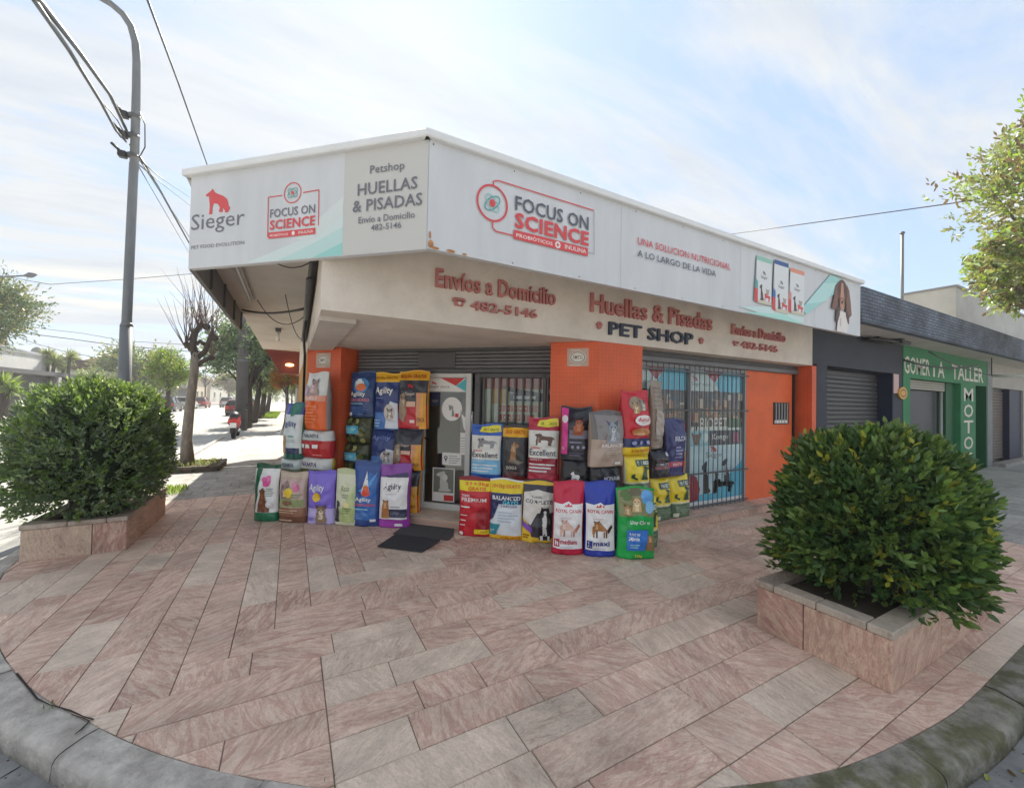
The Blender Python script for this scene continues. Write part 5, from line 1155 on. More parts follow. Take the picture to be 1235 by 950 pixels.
bag('red and white sack lying third from the top by the left pillar', (.255, 5.945), .79, .365, .49, A45, .24, '#a8252a', '#a8252a', [(.64, 1, '#b9bcba', 1)], [('t', 'NAMPA', .18, .74, .7, .88, '#6b7078', .04), ('l', .15, .64, .9, .68, 1, '#7f8582'), ('r', .10, .36, .22, .5, WH), ('r', .28, .36, .42, .5, WH), ('r', .5, .36, .68, .5, WH), ('r', .5, .1, .8, .14, '#d0807c')], lying=True)
bag('white sack with olive foot and yellow corner lying by the left pillar', (.255, 5.945), .592, .195, .51, A45, .24, '#bdbfbb', '#c9a93a', [(0, .28, '#6e7048', 1)], [('t', 'NAMPA', .12, .45, .66, .75, '#5f5270', .05)], lying=True)
bag('dark sack at the bottom of the stack by the left pillar', (.26, 5.955), 0, .59, .48, A45, .22, '#20222c', None, (), [('r', .2, .6, .5, .8, '#4c5064'), ('e', .35, .7, .08, .06, WH)])
# --- two tall stacks and one in front of the rolled shutter
bag('navy dog food bag with orange fish print, top of the stack beside the left pillar', (.838, 5.912), 1.335, .625, .41, A45+2, .2, '#28406e', '#22304f', [(0, .12, '#243a66', 1)],
    [('e', .50, .70, .30, .17, '#3f7db5'), ('e', .42, .73, .18, .12, '#cfdbe2'), ('e', .52, .66, .2, .085, '#d2703c'), ('t', 'Agility', .08, .44, .70, .56, WH, .06), ('t', 'CACHORRO', .10, .345, .85, .415, '#cf7d8a', .05), ('l', .08, .29, .85, .33, 1, '#8fb3bd'), ('l', .1, .06, .8, .24, 4, '#4a69a0'), ('r', .06, .03, .18, .1, WH)])
camo = lambda: [('r', .04, .08, .96, .94, '#3f4128')]+[('e', random.Random(i*5+1).uniform(.12, .88), random.Random(i*9+2).uniform(.1, .9), .09, .09, ['#6a6a3a', '#22301c', '#8a8a52', '#4d5a2e', '#2a2a20'][i % 5]) for i in range(26)]+[('r', .03, .38, .60, .68, '#4f9db8'), ('l', .08, .44, .5, .62, 3, '#8fd0de')]
bag('camouflage green pack with light blue label, upper one of the pair', (.80, 5.925), .962, .37, .42, A45, .2, '#2e3320', None, (), camo(), lying=True)
bag('camouflage green pack with light blue label, lower one of the pair', (.785, 5.925), .60, .36, .42, A45, .2, '#2e3320', None, [(0, .3, '#4a92ac')], camo(), lying=True)
bag('dark sack under the camouflage green packs', (.785, 5.93), .114, .484, .42, A45, .2, '#23262e', None, (), [('r', .2, .4, .8, .7, '#3e4656')])
for i, (c_, z_, h_, lab) in enumerate((((1.111, 5.609), 1.181, .765, 'navy dog food bag with a yellow top strip, upper one in its stack'), ((1.082, 5.618), .667, .513, 'navy dog food bag without yellow strip, second in its stack'))):
    bag(lab, c_, z_, h_, .42, A45, .2, '#2a3a6e', '#1c2440', [(0, .30, '#4a74b0')]+([(.84, 1, '#d5a520', 1)] if i == 0 else []),
        [('p', [(.5, .02), (.95, .02), (.95, .46), (.7, .5)], '#c5ccd4'), ('e', .68, .30, .20, .15, '#b9b2ac'), ('dog', .70, .31, .15, '#8d8580', '#4f4a4a', '#d6d0c8'), ('l', .08, .05, .4, .2, 3, '#8fb0d8')]+([('t', 'Agility', .12, .60, .80, .75, WH, .05), ('l', .12, .55, .6, .57, 1, '#8d96b8'), ('t', '20+3kg GRATIS', .06, .88, .9, .94, '#8a4a12', .04)] if i == 0 else [('t', 'Agility', .1, .7, .8, .84, '#6a7ab0', .03)]))
bag('dark navy sack at the bottom of the second stack', (1.08, 5.62), .114, .552, .42, A45, .2, '#1f2a50', None, (), [('r', .2, .4, .8, .7, '#4a5a8a')])
for i, (c_, z_, h_, lab) in enumerate((((1.386, 5.334), 1.207, .765, 'charcoal and red dog food bag with yellow top strip, highest beside the door'), ((1.336, 5.344), .661, .545, 'charcoal and red dog food bag in the middle of the stack beside the door'), ((1.304, 5.356), .114, .546, 'charcoal and red dog food bag on the step at the foot of its stack'))):
    bag(lab, c_, z_, h_, .45, A45+1, .2, '#35363e', '#c98a2a', [(0, .40, '#b02a34')]+([(.84, 1, '#d09a22', 1)] if i == 0 else []),
        [('r', .70, .05, .93, .62, '#c58a62'), ('p', [(.78, .0), (.97, .0), (.97, .62), (.86, .62)], '#d79b28'), ('p', [(.08, .2), (.12, .58), (.3, .62), (.36, .3), (.3, .1)], '#8f7a66'), ('dog', .25, .50, .12, '#8a7764', '#5a4a40', '#b9a58e'), ('t', 'Sieger', .34, .56, .66, .63, '#c9b7b0', .02), ('r', .36, .38, .68, .47, '#c9a38e'), ('r', .5, .1, .64, .15, '#d9c7c4'), ('t', 'FORZA', .74, .12, .94, .19, '#7a2a1c', .03)]+([('t', 'BOLSA GRATIS', .08, .88, .92, .94, '#96331c', .06), ('s', 'shep', .38, .70, .58, .78, '#b02a34')] if i == 0 else []))
# --- right group, front row
bag('red dog food bag with bright yellow top and darker dog shape', (1.916, 4.381), 0, .675, .40, -38, .16, '#b3202c', '#c99a22', [(.78, .95, '#e3c51c', 1), (.95, 1, '#7e1c22', 1)],
    [('t', '21+3kg', .2, .86, .92, .93, '#d2661c', .06), ('t', 'GRATIS', .3, .79, .85, .85, '#d2661c', .06), ('t', 'TORRE', .1, .68, .36, .72, WH, .03), ('t', 'PREMIUM', .10, .60, .88, .665, '#e3c9c8', .07), ('p', [(.55, .05), (.62, .3), (.55, .42), (.8, .52), (.95, .45), (.95, .05)], '#8d1722'), ('l', .08, .50, .5, .55, 1, WH), ('l', .08, .36, .4, .39, 1, WH), ('l', .08, .27, .34, .30, 1, WH), ('l', .08, .19, .3, .22, 1, WH), ('r', .52, .05, .96, .13, '#e3c51c'), ('t', '+3kg GRATIS', .56, .07, .92, .11, '#b3202c', .03), ('e', .12, .05, .07, .03, WH)])
bag('white and navy dog food bag with yellow top and teal corner', (2.199, 4.135), 0, .675, .40, -40, .16, '#ccd3d8', '#d8b020', [(.78, 1, '#dfc020', 1), (.0, .07, '#d8a824')],
    [('r', .02, .60, .98, .78, '#232b54'), ('p', [(.02, .60), (.30, .60), (.14, .36), (.02, .3)], '#26305c'), ('t', 'BALANCED', .10, .67, .95, .735, '#dfe3e8', .05), ('t', 'GATO', .42, .60, .9, .66, '#4fc0d6', .06), ('t', 'A ELECCION', .36, .55, .86, .585, '#26305c', .03), ('t', '10+2kg GRATIS', .10, .85, .92, .93, '#c9701c', .05), ('l', .28, .30, .9, .5, 4, '#aab4bd'), ('p', [(.02, .07), (.22, .07), (.36, .26), (.02, .26)], '#2f8592'), ('l', .06, .12, .2, .18, 2, WH), ('t', '10+2kg GRATIS', .38, .015, .95, .055, '#a5381c', .04)])
bag('cream and charcoal dog food bag with black and white standing dog', (2.484, 3.889), 0, .69, .385, -42, .16, '#3a3740', '#d2a028', [(.93, 1, '#d8b32a', 1), (0, .08, '#d8b12a')],
    [('p', [(.02, .0), (.38, .0), (.22, .30), (.02, .38)], '#dfb32a'), ('p', [(.02, .38), (.30, .28), (.5, .48), (.98, .50), (.98, .80), (.5, .86), (.05, .80)], '#cfcdc6'), ('t', 'COMPLETE', .12, .635, .95, .70, '#2a2a34', .06), ('t', 'TORRE', .3, .72, .62, .755, '#5a5a62', .03), ('p', [(.02, .24), (.36, .14), (.36, .24), (.02, .34)], '#7a4fa8'), ('l', .06, .06, .3, .14, 2, '#7a3a1c'), ('p', [(.56, .05), (.54, .40), (.62, .56), (.86, .56), (.94, .36), (.9, .05)], '#1f1f24'), ('p', [(.68, .12), (.66, .42), (.8, .42), (.8, .12)], '#dcdad6'), ('dog', .74, .52, .15, '#24242a', '#16161a', '#e0ddd8'), ('r', .6, .04, .68, .12, '#dcdad6'), ('r', .82, .04, .88, .12, '#dcdad6')])
def rc(label, c, w, col, dk, big, sub, fur, dark, light, h):
    bag(label, c, 0, h, w, -34, .15, col, dk, [(0, .09, col, 1)],
        [('p', [(.04, .085), (.96, .085), (.96, .715), (.62, .70), (.5, .735), (.3, .70), (.04, .715)], '#d8d8d8'), ('p', [(.36, .665), (.39, .70), (.44, .68), (.5, .715), (.56, .68), (.61, .70), (.64, .665)], '#c0454a'), ('t', 'ROYAL CANIN', .09, .585, .92, .635, '#b8323c', .05), ('l', .25, .50, .75, .54, 1, '#c9b9bb'),
         ('p', [(.24, .30), (.24, .40), (.5, .46), (.74, .36), (.72, .28), (.66, .35), (.36, .34), (.3, .28)], fur), ('r', .26, .255, .31, .34, fur), ('r', .36, .255, .41, .34, dark), ('r', .60, .255, .65, .34, fur), ('r', .68, .255, .72, .34, dark), ('p', [(.72, .36), (.86, .44), (.9, .40), (.76, .31)], dark), ('dog', .38, .44, .13, fur, dark, light),
         ('r', .07, .115, .24, .215, dk), ('t', big, .10, .13, .20, .20, WH, .1), ('t', sub, .27, .15, .80, .215, dk, .06), ('l', .27, .105, .85, .135, 1, '#b9bcc4')])
rc('crimson topped white dog food bag with a pale spaniel in the front row', (2.575, 3.435), .335, '#b41c3c', '#a32240', 'M', 'medium', '#c9a89c', '#a86a54', '#dccabe', .755)
rc('royal blue topped white dog food bag with tan shepherd puppy', (2.853, 3.242), .33, '#22389a', '#1f2f7a', 'L', 'maxi', '#9a6a3c', '#3f2c20', '#c9a276', .765)
bag('bright green dog food bag with puppies and blue label, rightmost of the front row', (3.155, 3.027), 0, .715, .40, -32, .17, '#159a48', '#12753a', [(0, .12, '#14a24a', 1)],
    [('p', [(.04, .60), (.96, .60), (.96, .98), (.04, .98)], '#7d8058'), ('e', .25, .9, .16, .08, '#4f6a34'), ('e', .5, .94, .2, .05, '#5f5a40'), ('e', .78, .88, .16, .10, '#5f9ad0'), ('e', .85, .74, .12, .09, '#7fb4dc'), ('dog', .50, .80, .17, '#c7a77a', '#8d6c46', '#e0cba6'), ('dog', .26, .72, .12, '#a98a60', '#6f5436', '#cbb48e'), ('p', [(.30, .42), (.22, .52), (.30, .60), (.55, .64), (.85, .60), (.92, .5), (.84, .43)], '#169a4a'), ('t', 'Dog Chow', .32, .485, .84, .56, '#dfe6d8', .05),
     ('p', [(.22, .13), (.22, .42), (.8, .42), (.80, .30), (.7, .13)], '#2f6fbe'), ('t', 'Adultos', .27, .335, .58, .385, WH, .06), ('t', 'Minis', .27, .275, .55, .325, WH, .06), ('l', .3, .17, .6, .24, 2, '#8fc0e6'), ('p', [(.74, .13), (.76, .30), (.94, .34), (.94, .13)], '#8a6a48'), ('dog', .84, .32, .09, '#9a7850', '#5f462c', '#c9ad84'), ('t', '21kg', .42, .03, .62, .08, '#d8c43a', .05)])
# --- right group, second row on lower sacks standing on the step
for i, (x_, lab) in enumerate(((2.11, 'yellow topped sack just behind the red dog food bag'), (2.36, 'yellow topped sack just behind the white and navy dog food bag'), (2.56, 'yellow topped sack just behind the cream and charcoal dog food bag'))):
    bag(lab, (x_, 6.56-x_), .0, (.63, .63, .665)[i], .35, A45, .19, ('#c9962a', '#8a8f96', '#a56a2a')[i], None, [(.8, 1, ('#cf9d22', '#d8bd28', '#d8b02c')[i], 1)], [('r', .2, .3, .8, .6, '#8a3a2a')], lying=True)
def exc(label, c, z0, h, w, col, dk, pic, band2):
    bag(label, c, z0, h, w, A45+2, .13, '#cfcfca', dk, [(0, .10, dk, 1), (.80, 1, col, 1)],
        [('p', [(.30, .87), (.36, .96), (.94, .985), (.97, .88), (.62, .85)], '#d2c83a'), ('t', '3KG GRATIS', .42, .885, .90, .935, '#5a6a2a', .05), ('r', .02, .10, .98, .36, band2), ('l', .06, .14, .9, .30, 3, '#c6c9cc'), ('t', 'PURINA', .10, .505, .42, .535, '#c03040', .04), ('t', 'Excellent', .07, .40, .93, .50, '#3a3d4a', .02), ('r', .02, .545, .98, .80, '#c5c5c0'),
         ('s', 'stand', .22, .56, .88, .76, pic), ('dog', .36, .69, .12, pic, '#3d3530', '#8f8276'), ('t', 'ADULTO', .08, .325, .5, .35, WH, .03)])
exc('white dog food bag with blue top and foot, first in the row behind', (2.096, 4.504), .632, .67, .40, '#2a55a8', '#2a55a8', '#7f8186', '#6da8cc')
bag('charcoal dog food bag with orange-yellow top and tan sitting dog', (2.358, 4.242), .632, .665, .33, A45, .18, '#37363a', '#2a292e', [(.80, .97, '#d7a32a', 1), (0, .1, '#6a2228', 1)],
    [('t', '3KG GRATIS', .15, .86, .9, .925, '#b8541c', .05), ('s', 'sit', .28, .34, .74, .72, '#8d6a46', 1), ('dog', .5, .64, .14, '#9a7650', '#5a4028', '#b99a74'), ('p', [(.26, .36), (.7, .32), (.9, .36), (.6, .40)], '#6f6a60'), ('t', 'DOGUI', .22, .22, .62, .28, '#c9c4ba', .04), ('l', .2, .12, .8, .19, 2, '#7a4a48')])
exc('white dog food bag with crimson top and brown dog in the row behind', (2.555, 3.915), .685, .725, .375, '#a3243c', '#a3243c', '#5c4038', '#8d2434')
# --- against the middle pillar
bag('black dog food bag with magenta edge and brown puppy', (2.745, 3.553), .955, .585, .345, A45+3, .2, '#26262e', '#1c1c22', (), [('p', [(.03, .12), (.24, .12), (.26, .97), (.03, .98)], '#c23a86'), ('e', .15, .78, .10, .075, '#cfc9cc'), ('t', 'VITALCAN', .07, .20, .14, .26, '#e0d2da', .03), ('r', .30, .42, .92, .58, '#6a6a7c'), ('p', [(.42, .48), (.44, .66), (.78, .66), (.8, .48)], '#8a4a2c'), ('dog', .62, .70, .19, '#94502f', '#5a2c1c', '#b06a44'), ('l', .32, .34, .9, .38, 1, '#8a86a0'), ('e', .42, .26, .05, .03, '#8c8aa0'), ('e', .6, .26, .05, .03, '#8c8aa0'), ('e', .78, .26, .05, .03, '#8c8aa0'), ('l', .32, .10, .85, .18, 2, '#5c5a70')])
bag('black dog food bag with a white dog silhouette under the magenta edged bag', (2.725, 3.525), .567, .387, .335, A45+3, .2, '#1b1b20', None, (), [('r', .05, .06, .95, .5, '#26272e'), ('s', 'stand', .36, .36, .66, .72, '#cfd0d0'), ('t', 'BIOPET', .16, .12, .88, .30, '#c2c3c4', .04)], lying=True)
bag('dark sack at the foot of the middle pillar behind the crimson bag', (2.735, 3.53), 0, .565, .33, A45, .17, '#1e1e24', None, (), [('r', .2, .3, .8, .6, '#34343e')])
bag('taupe dog food bag with grey dog portrait against the middle pillar', (3.005, 3.262), .918, .585, .455, -4, .2, '#9f8d80', '#8a796c', [(.5, 1, '#65605f')],
    [('p', [(.10, .5), (.3, .52), (.9, .5), (.95, .92), (.1, .95)], '#7d7876'), ('p', [(.35, .42), (.36, .62), (.74, .62), (.78, .42)], '#8f8f94'), ('dog', .55, .70, .22, '#7f868c', '#4a4e55', '#b3b7b8'), ('t', 'BALANCED', .20, .36, .92, .42, '#d8cfc6', .04), ('l', .3, .24, .85, .30, 2, '#c2b2a2'), ('r', .62, .04, .78, .09, WH)])
bag('black sack with magenta print lying under the taupe bag', (3.04, 3.31), .53, .388, .42, -4, .17, '#1d1d24', None, (), [('t', 'MONAMI', .28, .60, .8, .72, '#b0b0ba', .04), ('r', .36, .36, .62, .46, '#b03a68'), ('l', .2, .15, .85, .30, 2, '#5a5460')], lying=True)
bag('dark sack at the foot of the middle pillar behind the blue bag', (3.05, 3.34), 0, .53, .38, -4, .16, '#22222a', None, (), [('r', .2, .3, .8, .6, '#34343e')])
bag('red dog food bag with puppies and white oval logo high on the stack', (3.42, 3.25), 1.03, .705, .43, 2, .2, '#b5202e', '#a51a28', [(0, .12, '#dcb822', 1), (.12, .26, '#26305c', 1)],
    [('e', .42, .80, .28, .12, '#8d7a66'), ('dog', .34, .76, .14, '#a8865f', '#6a4f35', '#d4bc96'), ('dog', .60, .80, .13, '#8f8478', '#4f463f', '#c9c0b2'), ('e', .58, .54, .32, .085, '#d8cfcc'), ('t', 'dogui', .36, .50, .80, .585, '#b5202e', .08), ('e', .5, .36, .34, .06, '#a8703e'), ('l', .2, .32, .8, .36, 1, '#d69a6a'), ('e', .22, .19, .07, .03, '#8a93b8'), ('e', .5, .19, .07, .03, '#8a93b8'), ('e', .78, .19, .07, .03, '#8a93b8'), ('t', '21kg GRATIS', .15, .035, .9, .09, '#b54a1c', .05)])
def best(label, c, z0, h, w, yaw, full=True):
    bag(label, c, z0, h, w, yaw, .17, '#d8c02c', '#bfc0b4', [(0, .34, '#587058', 1), (.34, .38, '#cfc9a0', 1)],
        [('r', .34, .74, .90, .88, '#2f4c3c'), ('t', 'THE BEST', .38, .765, .87, .85, '#d6d9cc', .05), ('s', 'sit', .46, .42, .88, .74, '#2c4a3a', 1), ('p', [(.10, .48), (.3, .42), (.34, .46), (.2, .50), (.22, .58), (.12, .56)], '#2c4a3a'), ('l', .12, .08, .88, .30, 5, '#8a9c80'), ('r', .06, .03, .3, .12, '#c9ccb8')])
best('yellow and green cat food bag under the red puppies bag', (3.42, 3.235), .555, .474, .36, 0)
best('yellow and green cat food bag standing behind the bright green dog food bag', (3.50, 3.17), 0, .554, .36, 0)
# --- right-hand end, standing on the step in front of the bars
bag('tall beige mesh sack standing behind the red puppies bag', (4.15, 3.622), 1.03, .86, .24, 6, .14, '#94877a', '#857868', (), [('l', .1, .05, .9, .95, 14, '#857a6e'), ('p', [(.1, .2), (.8, .2), (.9, .5), (.2, .6)], '#a0958a')])
bag('black sack with grey and red stripes under the tall beige mesh sack', (4.20, 3.602), .653, .375, .37, 0, .17, '#26262c', None, (), [('l', .15, .55, .8, .7, 2, '#5d4a50'), ('r', .1, .30, .9, .40, '#7d4a52'), ('t', 'COMPLETE', .15, .42, .8, .50, '#b9b9bc', .03), ('e', .75, .8, .08, .07, '#c9c9cc')])
bag('slate blue dog food bag on top of the rightmost stack', (4.49, 3.602), .66, .74, .42, 3, .17, '#363a66', '#2a2c4a', [(.17, .25, '#b0394a', 1)],
    [('t', 'BELCAN', .28, .62, .98, .70, '#c9cad4', .03), ('l', .3, .32, .7, .55, 4, '#7f84a8'), ('p', [(.74, .05), (.74, .42), (.95, .46), (.97, .05)], '#a86a4a'), ('t', 'ADULTO', .2, .19, .6, .23, '#dcdce2', .03)])
best('yellow and green cat food bag on the step, left one of the rightmost pair', (4.205, 3.585), .114, .538, .345, 0)
best('yellow and green cat food bag on the step, right one of the rightmost pair', (4.56, 3.585), .114, .545, .37, 0)

# doormats
MATM = mat('black_rubber_mat', (.035, .035, .04), rough=.9, bump=.8, bscale=160, var=.2, vscale=40)
def doormat(pts, z, label, m):
    mb = MB(); q = [tuple(on_z(u, v, z)[:2]) for u, v in pts]; mb.prism(q, z-.008, z, m); tag(mb.build('doormat', None, origin=(q[0][0], q[0][1], 0)), label, 'doormat', 'doormats by the entrance step')
doormat([(491, 630.5), (548, 637), (547, 645), (540, 651), (474, 643)], .0095, 'worn grey doormat lying against the entrance step', mat('grey_rubber_mat', (.075, .075, .08), rough=.95, bump=.8, bscale=160, var=.2, vscale=30))
doormat([(455, 658), (477, 643.5), (531, 651), (509, 665)], .0185, 'darker black doormat overlapping the grey one', MATM)

# ------------------------------------------------------------------ street furniture and wires
def at_depth(u, v, D): return sight(u, v)*D+np.array([0, 0, EYE])
LPY = 8.05
lp = thing('street_lamp', (float(on_y(150, 450, LPY)[0]), LPY, 0), label='tall curved grey street lamp rising behind the left planter', cat='street lamp')
xb_ = lp.location.x
MB().tube([(xb_, LPY, -.01), (xb_+.005, LPY, 2.6)], [.080, .076], STEEL, 16).tube([(xb_+.005, LPY, 2.6), (xb_+.005, LPY, 2.66)], [.078, .060], STEEL, 16).build('lower_pole', lp)
up_ = [tuple(on_y(u, v, LPY)) for u, v in ((165, 75), (163.5, 52), (158, 32), (148, 17), (134, 5), (115, -6), (85, -16))]
MB().tube([(xb_+.005, LPY, 2.6), tuple(on_y(161.5, 200, LPY)), tuple(on_y(161.5, 198, LPY))], [.060, .056, .056], STEEL, 14, False).build('upper_pole', lp)
MB().tube([tuple(on_y(161.8, 205, LPY))]+[tuple(on_y(164.5, 110, LPY))]+up_, [.054, .052, .05, .048, .046, .044, .042, .04, .038], STEEL, 12).build('curved_arm', lp)
e = up_[-1]; mb = MB(); mb.ball((e[0]-.25, e[1], e[2]+.03), (.36, .15, .09), STEEL, 14, 8); mb.build('lamp_head', lp)
mb = MB()
for z_, u_ in ((5.15, 0), (5.45, 0), (5.75, 0)): mb.tube([(xb_+.005, LPY, z_), (xb_+.005, LPY, z_+.05)], .072, DKGREY, 12); mb.box(xb_-.16, xb_-.06, LPY-.05, LPY+.05, z_-.03, z_+.06, BLACK, .01); mb.tube([(xb_-.14, LPY-.05, z_+.05), (xb_-.22, LPY-.06, z_+.12)], .02, BLACK, 6)
mb.build('cable_clamp', lp)
def wire(pts, r, label, group='overhead wires'): return tag(MB().tube(pts, r, BLACK, 5).build('overhead_wire', None), label, 'wire', group)
def through(samples, xs): return [tuple(on_x(u, v, x)) for (u, v), x in zip(samples, xs)]
kx = xb_-.10
wire([tuple(on_y(u, v, y)) for u, v, y in ((30, -12, 3.3), (47, 0, 3.7), (95, 62, 4.9), (133, 115, 6.6), (153, 158, LPY))], .020, 'thick upper wire bundle reaching the street lamp from above')
wire([tuple(on_y(u, v, y)) for u, v, y in ((30, -14, 3.2), (41, 0, 3.6), (84, 62, 4.8), (122, 124, 6.2), (140, 158, 7.4), (152, 171, LPY))], .016, 'lower wire bundle sagging to the street lamp clamp')
wire([tuple(on_y(u, v, y)) for u, v, y in ((122, 124, 6.2), (133, 134, 6.8), (142, 146, 7.4), (154, 168, LPY-.1))], .007, 'thin side wire looping beside the street lamp clamp')
wire([tuple(on_y(u, v, y)) for u, v, y in ((158, 175, LPY), (175, 200, 9.4), (195, 233, 12.), (227, 291, 18.), (262, 350, 30.))], .024, 'thick wire bundle leaving the street lamp down the left street')
wire([tuple(on_y(u, v, y)) for u, v, y in ((160, 180, LPY), (182, 214, 10), (205, 250, 13.5), (227, 284, 18.), (262, 345, 30.))], .010, 'thin wire beside the thick bundle down the left street')
wire([tuple(on_y(u, v, y)) for u, v, y in ((164, 190, LPY), (196, 216, 11), (232, 240, 18), (300, 290, 40))], .009, 'upper thin wire running from the street lamp behind the sign')
wire([tuple(on_y(u, v, y)) for u, v, y in ((164, 196, LPY), (196, 222, 11), (232, 250, 18), (300, 305, 40))], .009, 'second thin wire running from the street lamp behind the sign')
wire([tuple(on_y(u, v, y)) for u, v, y in ((164, 195, LPY), (190, 240, 12), (225, 300, 20), (250, 345, 30))], .007, 'faint low wire running down the left street')
wire([tuple(on_y(u, v, y)) for u, v, y in ((160, -30, 2.4), (178, 0, 2.9), (215, 100, 4.4), (251, 202, 6.2))], .007, 'single thin wire dropping to the roof of the pet shop')
wire([(float(on_y(165, 140, LPY)[0]), LPY, 5.95), (xb_+.13, LPY, 5.7), (xb_+.14, LPY, 5.35), (xb_+.07, LPY, 5.15)], .008, 'short drooping wire loop on the right of the street lamp', None)
wire([tuple(on_x(870, 284, 14.)), tuple(on_x(1000, 266, 14.)), tuple(on_x(1150, 245, 14.)), tuple(on_x(1300, 220, 14.))], .014, 'lone wire crossing the sky above the right canopy')
wire([tuple(at_depth(u, v, 42)) for u, v in ((-30, 327), (60, 343), (150, 337), (235, 330))], .03, 'faint high wire across the street behind the lamp pole')
wire([tuple(at_depth(u, v, 45)) for u, v in ((-30, 395), (15, 400), (80, 408), (145, 417), (230, 424))], .045, 'dark wire low over the left rooftops')
wire([tuple(at_depth(u, v, 48)) for u, v in ((-30, 396), (40, 395), (100, 402), (150, 411), (230, 416))], .03, 'thin wire low over the left rooftops')
wire([tuple(at_depth(u, v, 44)) for u, v in ((-30, 398), (15, 404), (45, 415), (75, 423), (120, 432))], .03, 'slanting wire behind the yucca trees')
sl_ = thing('street_lamp', tuple(np.array(at_depth(-45, 478, 17))*np.array([1, 1, 0])), label='distant street lamp arm reaching in at the left edge', cat='street lamp')
a0_ = at_depth(-45, 336, 17); a1_ = at_depth(30, 332.5, 17); a2_ = at_depth(44, 331, 17)
MB().tube([(a0_[0], a0_[1], 0), tuple(a0_)], [.11, .07], STEEL, 10).build('pole', sl_); MB().tube([tuple(a0_), tuple(a1_)], .035, STEEL, 8).build('arm', sl_); MB().tube([tuple(a1_), tuple((a1_+a2_)/2), tuple(a2_)], [.05, .12, .04], STEEL, 8).build('lamp_head', sl_)

# ------------------------------------------------------------------ left street: trees, pole, scooter, cars, houses
tb = (-1.93, 11.05)
T = lambda u, v, y=11.05: tuple(on_y(u, v, y))
pt = thing('pollarded_tree', (tb[0], tb[1], 0), label='pollarded bare street tree with knobbly limbs behind the left planter', cat='tree')
MB().tube([(tb[0], tb[1], 0), T(225, 530), T(229, 490), T(234, 450), T(236, 425)], [.14, .10, .088, .082, .08], mat('pale_bark', (.21, .18, .15), rough=.95, var=.3, vscale=14, bump=.9, bscale=30, stretch=(1, 1, .35), color2=(.30, .27, .24), c2=(.5, .7)), 12).build('trunk', pt)
mb = MB()
def limb(pts, r): r = [q*.55 for q in r]; mb.tube(pts, r, DARKBARK, 8); mb.ball(pts[-1], r[-1]*1.45, DARKBARK, 8, 5)
limb([T(236, 430), T(232, 415), T(236, 400), T(243, 391), T(249, 394)], [.15, .12, .10, .09, .10]); limb([T(236, 432), T(247, 424), T(252, 412), T(254, 405), T(259, 407)], [.12, .10, .09, .09, .10]); limb([T(238, 440), T(247, 434), T(255, 431)], [.09, .08, .09]); limb([T(236, 425), T(229, 421), T(225, 414)], [.09, .08, .06]); limb([T(236, 415), T(242, 411), T(245, 414)], [.07, .07, .06])
mb.build('limbs', pt); mb = MB(); rr = random.Random(2)
for (u, v) in ((243, 391), (249, 394), (254, 405), (259, 407), (226, 412), (255, 431), (232, 405), (224, 420), (239, 396)):
    for i in range(9):
        p0 = Vector(T(u, v)); d = Vector((rr.gauss(0, .3), rr.gauss(0, .3), rr.uniform(.7, 1.3))); L = rr.uniform(.4, 1.2); mb.tube([p0, p0+d*L*.5, p0+d*L+Vector((rr.gauss(0, .08), 0, .1))], [.010, .006, .002], mat('twig', (.12, .075, .06)), 4, False)
mb.build('twigs', pt)
ring_ = thing('tree_planter', (tb[0], tb[1]-.1, 0), label='low mossy brick ring with weeds round the pollarded tree', cat='planter')
BRICKM = mat('old_mossy_brick', (.13, .10, .08), rough=.95, var=.3, vscale=9, bump=.6, objrand=.25, color2=(.07, .08, .05))
cxr, cyr, hx, hy = tb[0]+.1, tb[1]-.05, .50, .52
def ringbricks():
    for lay in range(2):
        for (a0, b0, a1, b1) in ((cxr-hx, cyr-hy, cxr+hx, cyr-hy), (cxr+hx, cyr-hy, cxr+hx, cyr+hy), (cxr+hx, cyr+hy, cxr-hx, cyr+hy), (cxr-hx, cyr+hy, cxr-hx, cyr-hy)):
            L = math.hypot(a1-a0, b1-b0); n = 5; ux, uy = (a1-a0)/L, (b1-b0)/L
            for i in range(n):
                mb = MB(); M = Matrix(((ux, -uy, 0, a0+ux*L*(i+.5*(lay % 2)*.5)/n), (uy, ux, 0, b0+uy*L*(i+.5*(lay % 2)*.5)/n), (0, 0, 1, lay*.062), (0, 0, 0, 1))); mb.box(.004, L/n-.004, -.045, .045, .0, .058, BRICKM, .006, M); mb.build('brick', ring_)
ringbricks(); MB().box(cxr-hx+.05, cxr+hx-.05, cyr-hy+.05, cyr+hy-.05, .0, .09, SOIL).build('soil', ring_)
r_ = np.random.default_rng(8)
def weeds(name, x0, x1, y0, y1, z, n, h, mats, w, label=None, parent=None):
    P = np.stack([r_.uniform(x0, x1, n), r_.uniform(y0, y1, n), np.full(n, z)], 1); D = np.stack([r_.normal(0, .35, n), r_.normal(0, .35, n), np.ones(n)], 1); Ln = h*r_.uniform(.5, 1.3, n)
    V, k = leaf_arrays(P, D, Ln, Ln*.18, r_.choice(len(mats), n, p=w), r_); return leaf_object(name, V, k, mats, parent, kind='stuff')
weeds('weeds', cxr-hx+.05, cxr+hx-.05, cyr-hy+.05, cyr+hy-.05, .09, 260, .10, [LF_OLV, LF_PALE], [.6, .4], parent=ring_)
tag(weeds('grass_tuft', -2.0, -1.5, 8.2, 8.8, 0, 350, .09, [LF_BRI, LF_PALE], [.6, .4]), 'tuft of grass growing between the flagstones behind the left planter', 'grass')
tag(weeds('grass_patch', -1.8, -.9, 34, 44, 0, 6000, .22, [LF_BRI, LF_PALE], [.8, .2]), 'sunlit strip of bright grass far along the left pavement', 'grass')
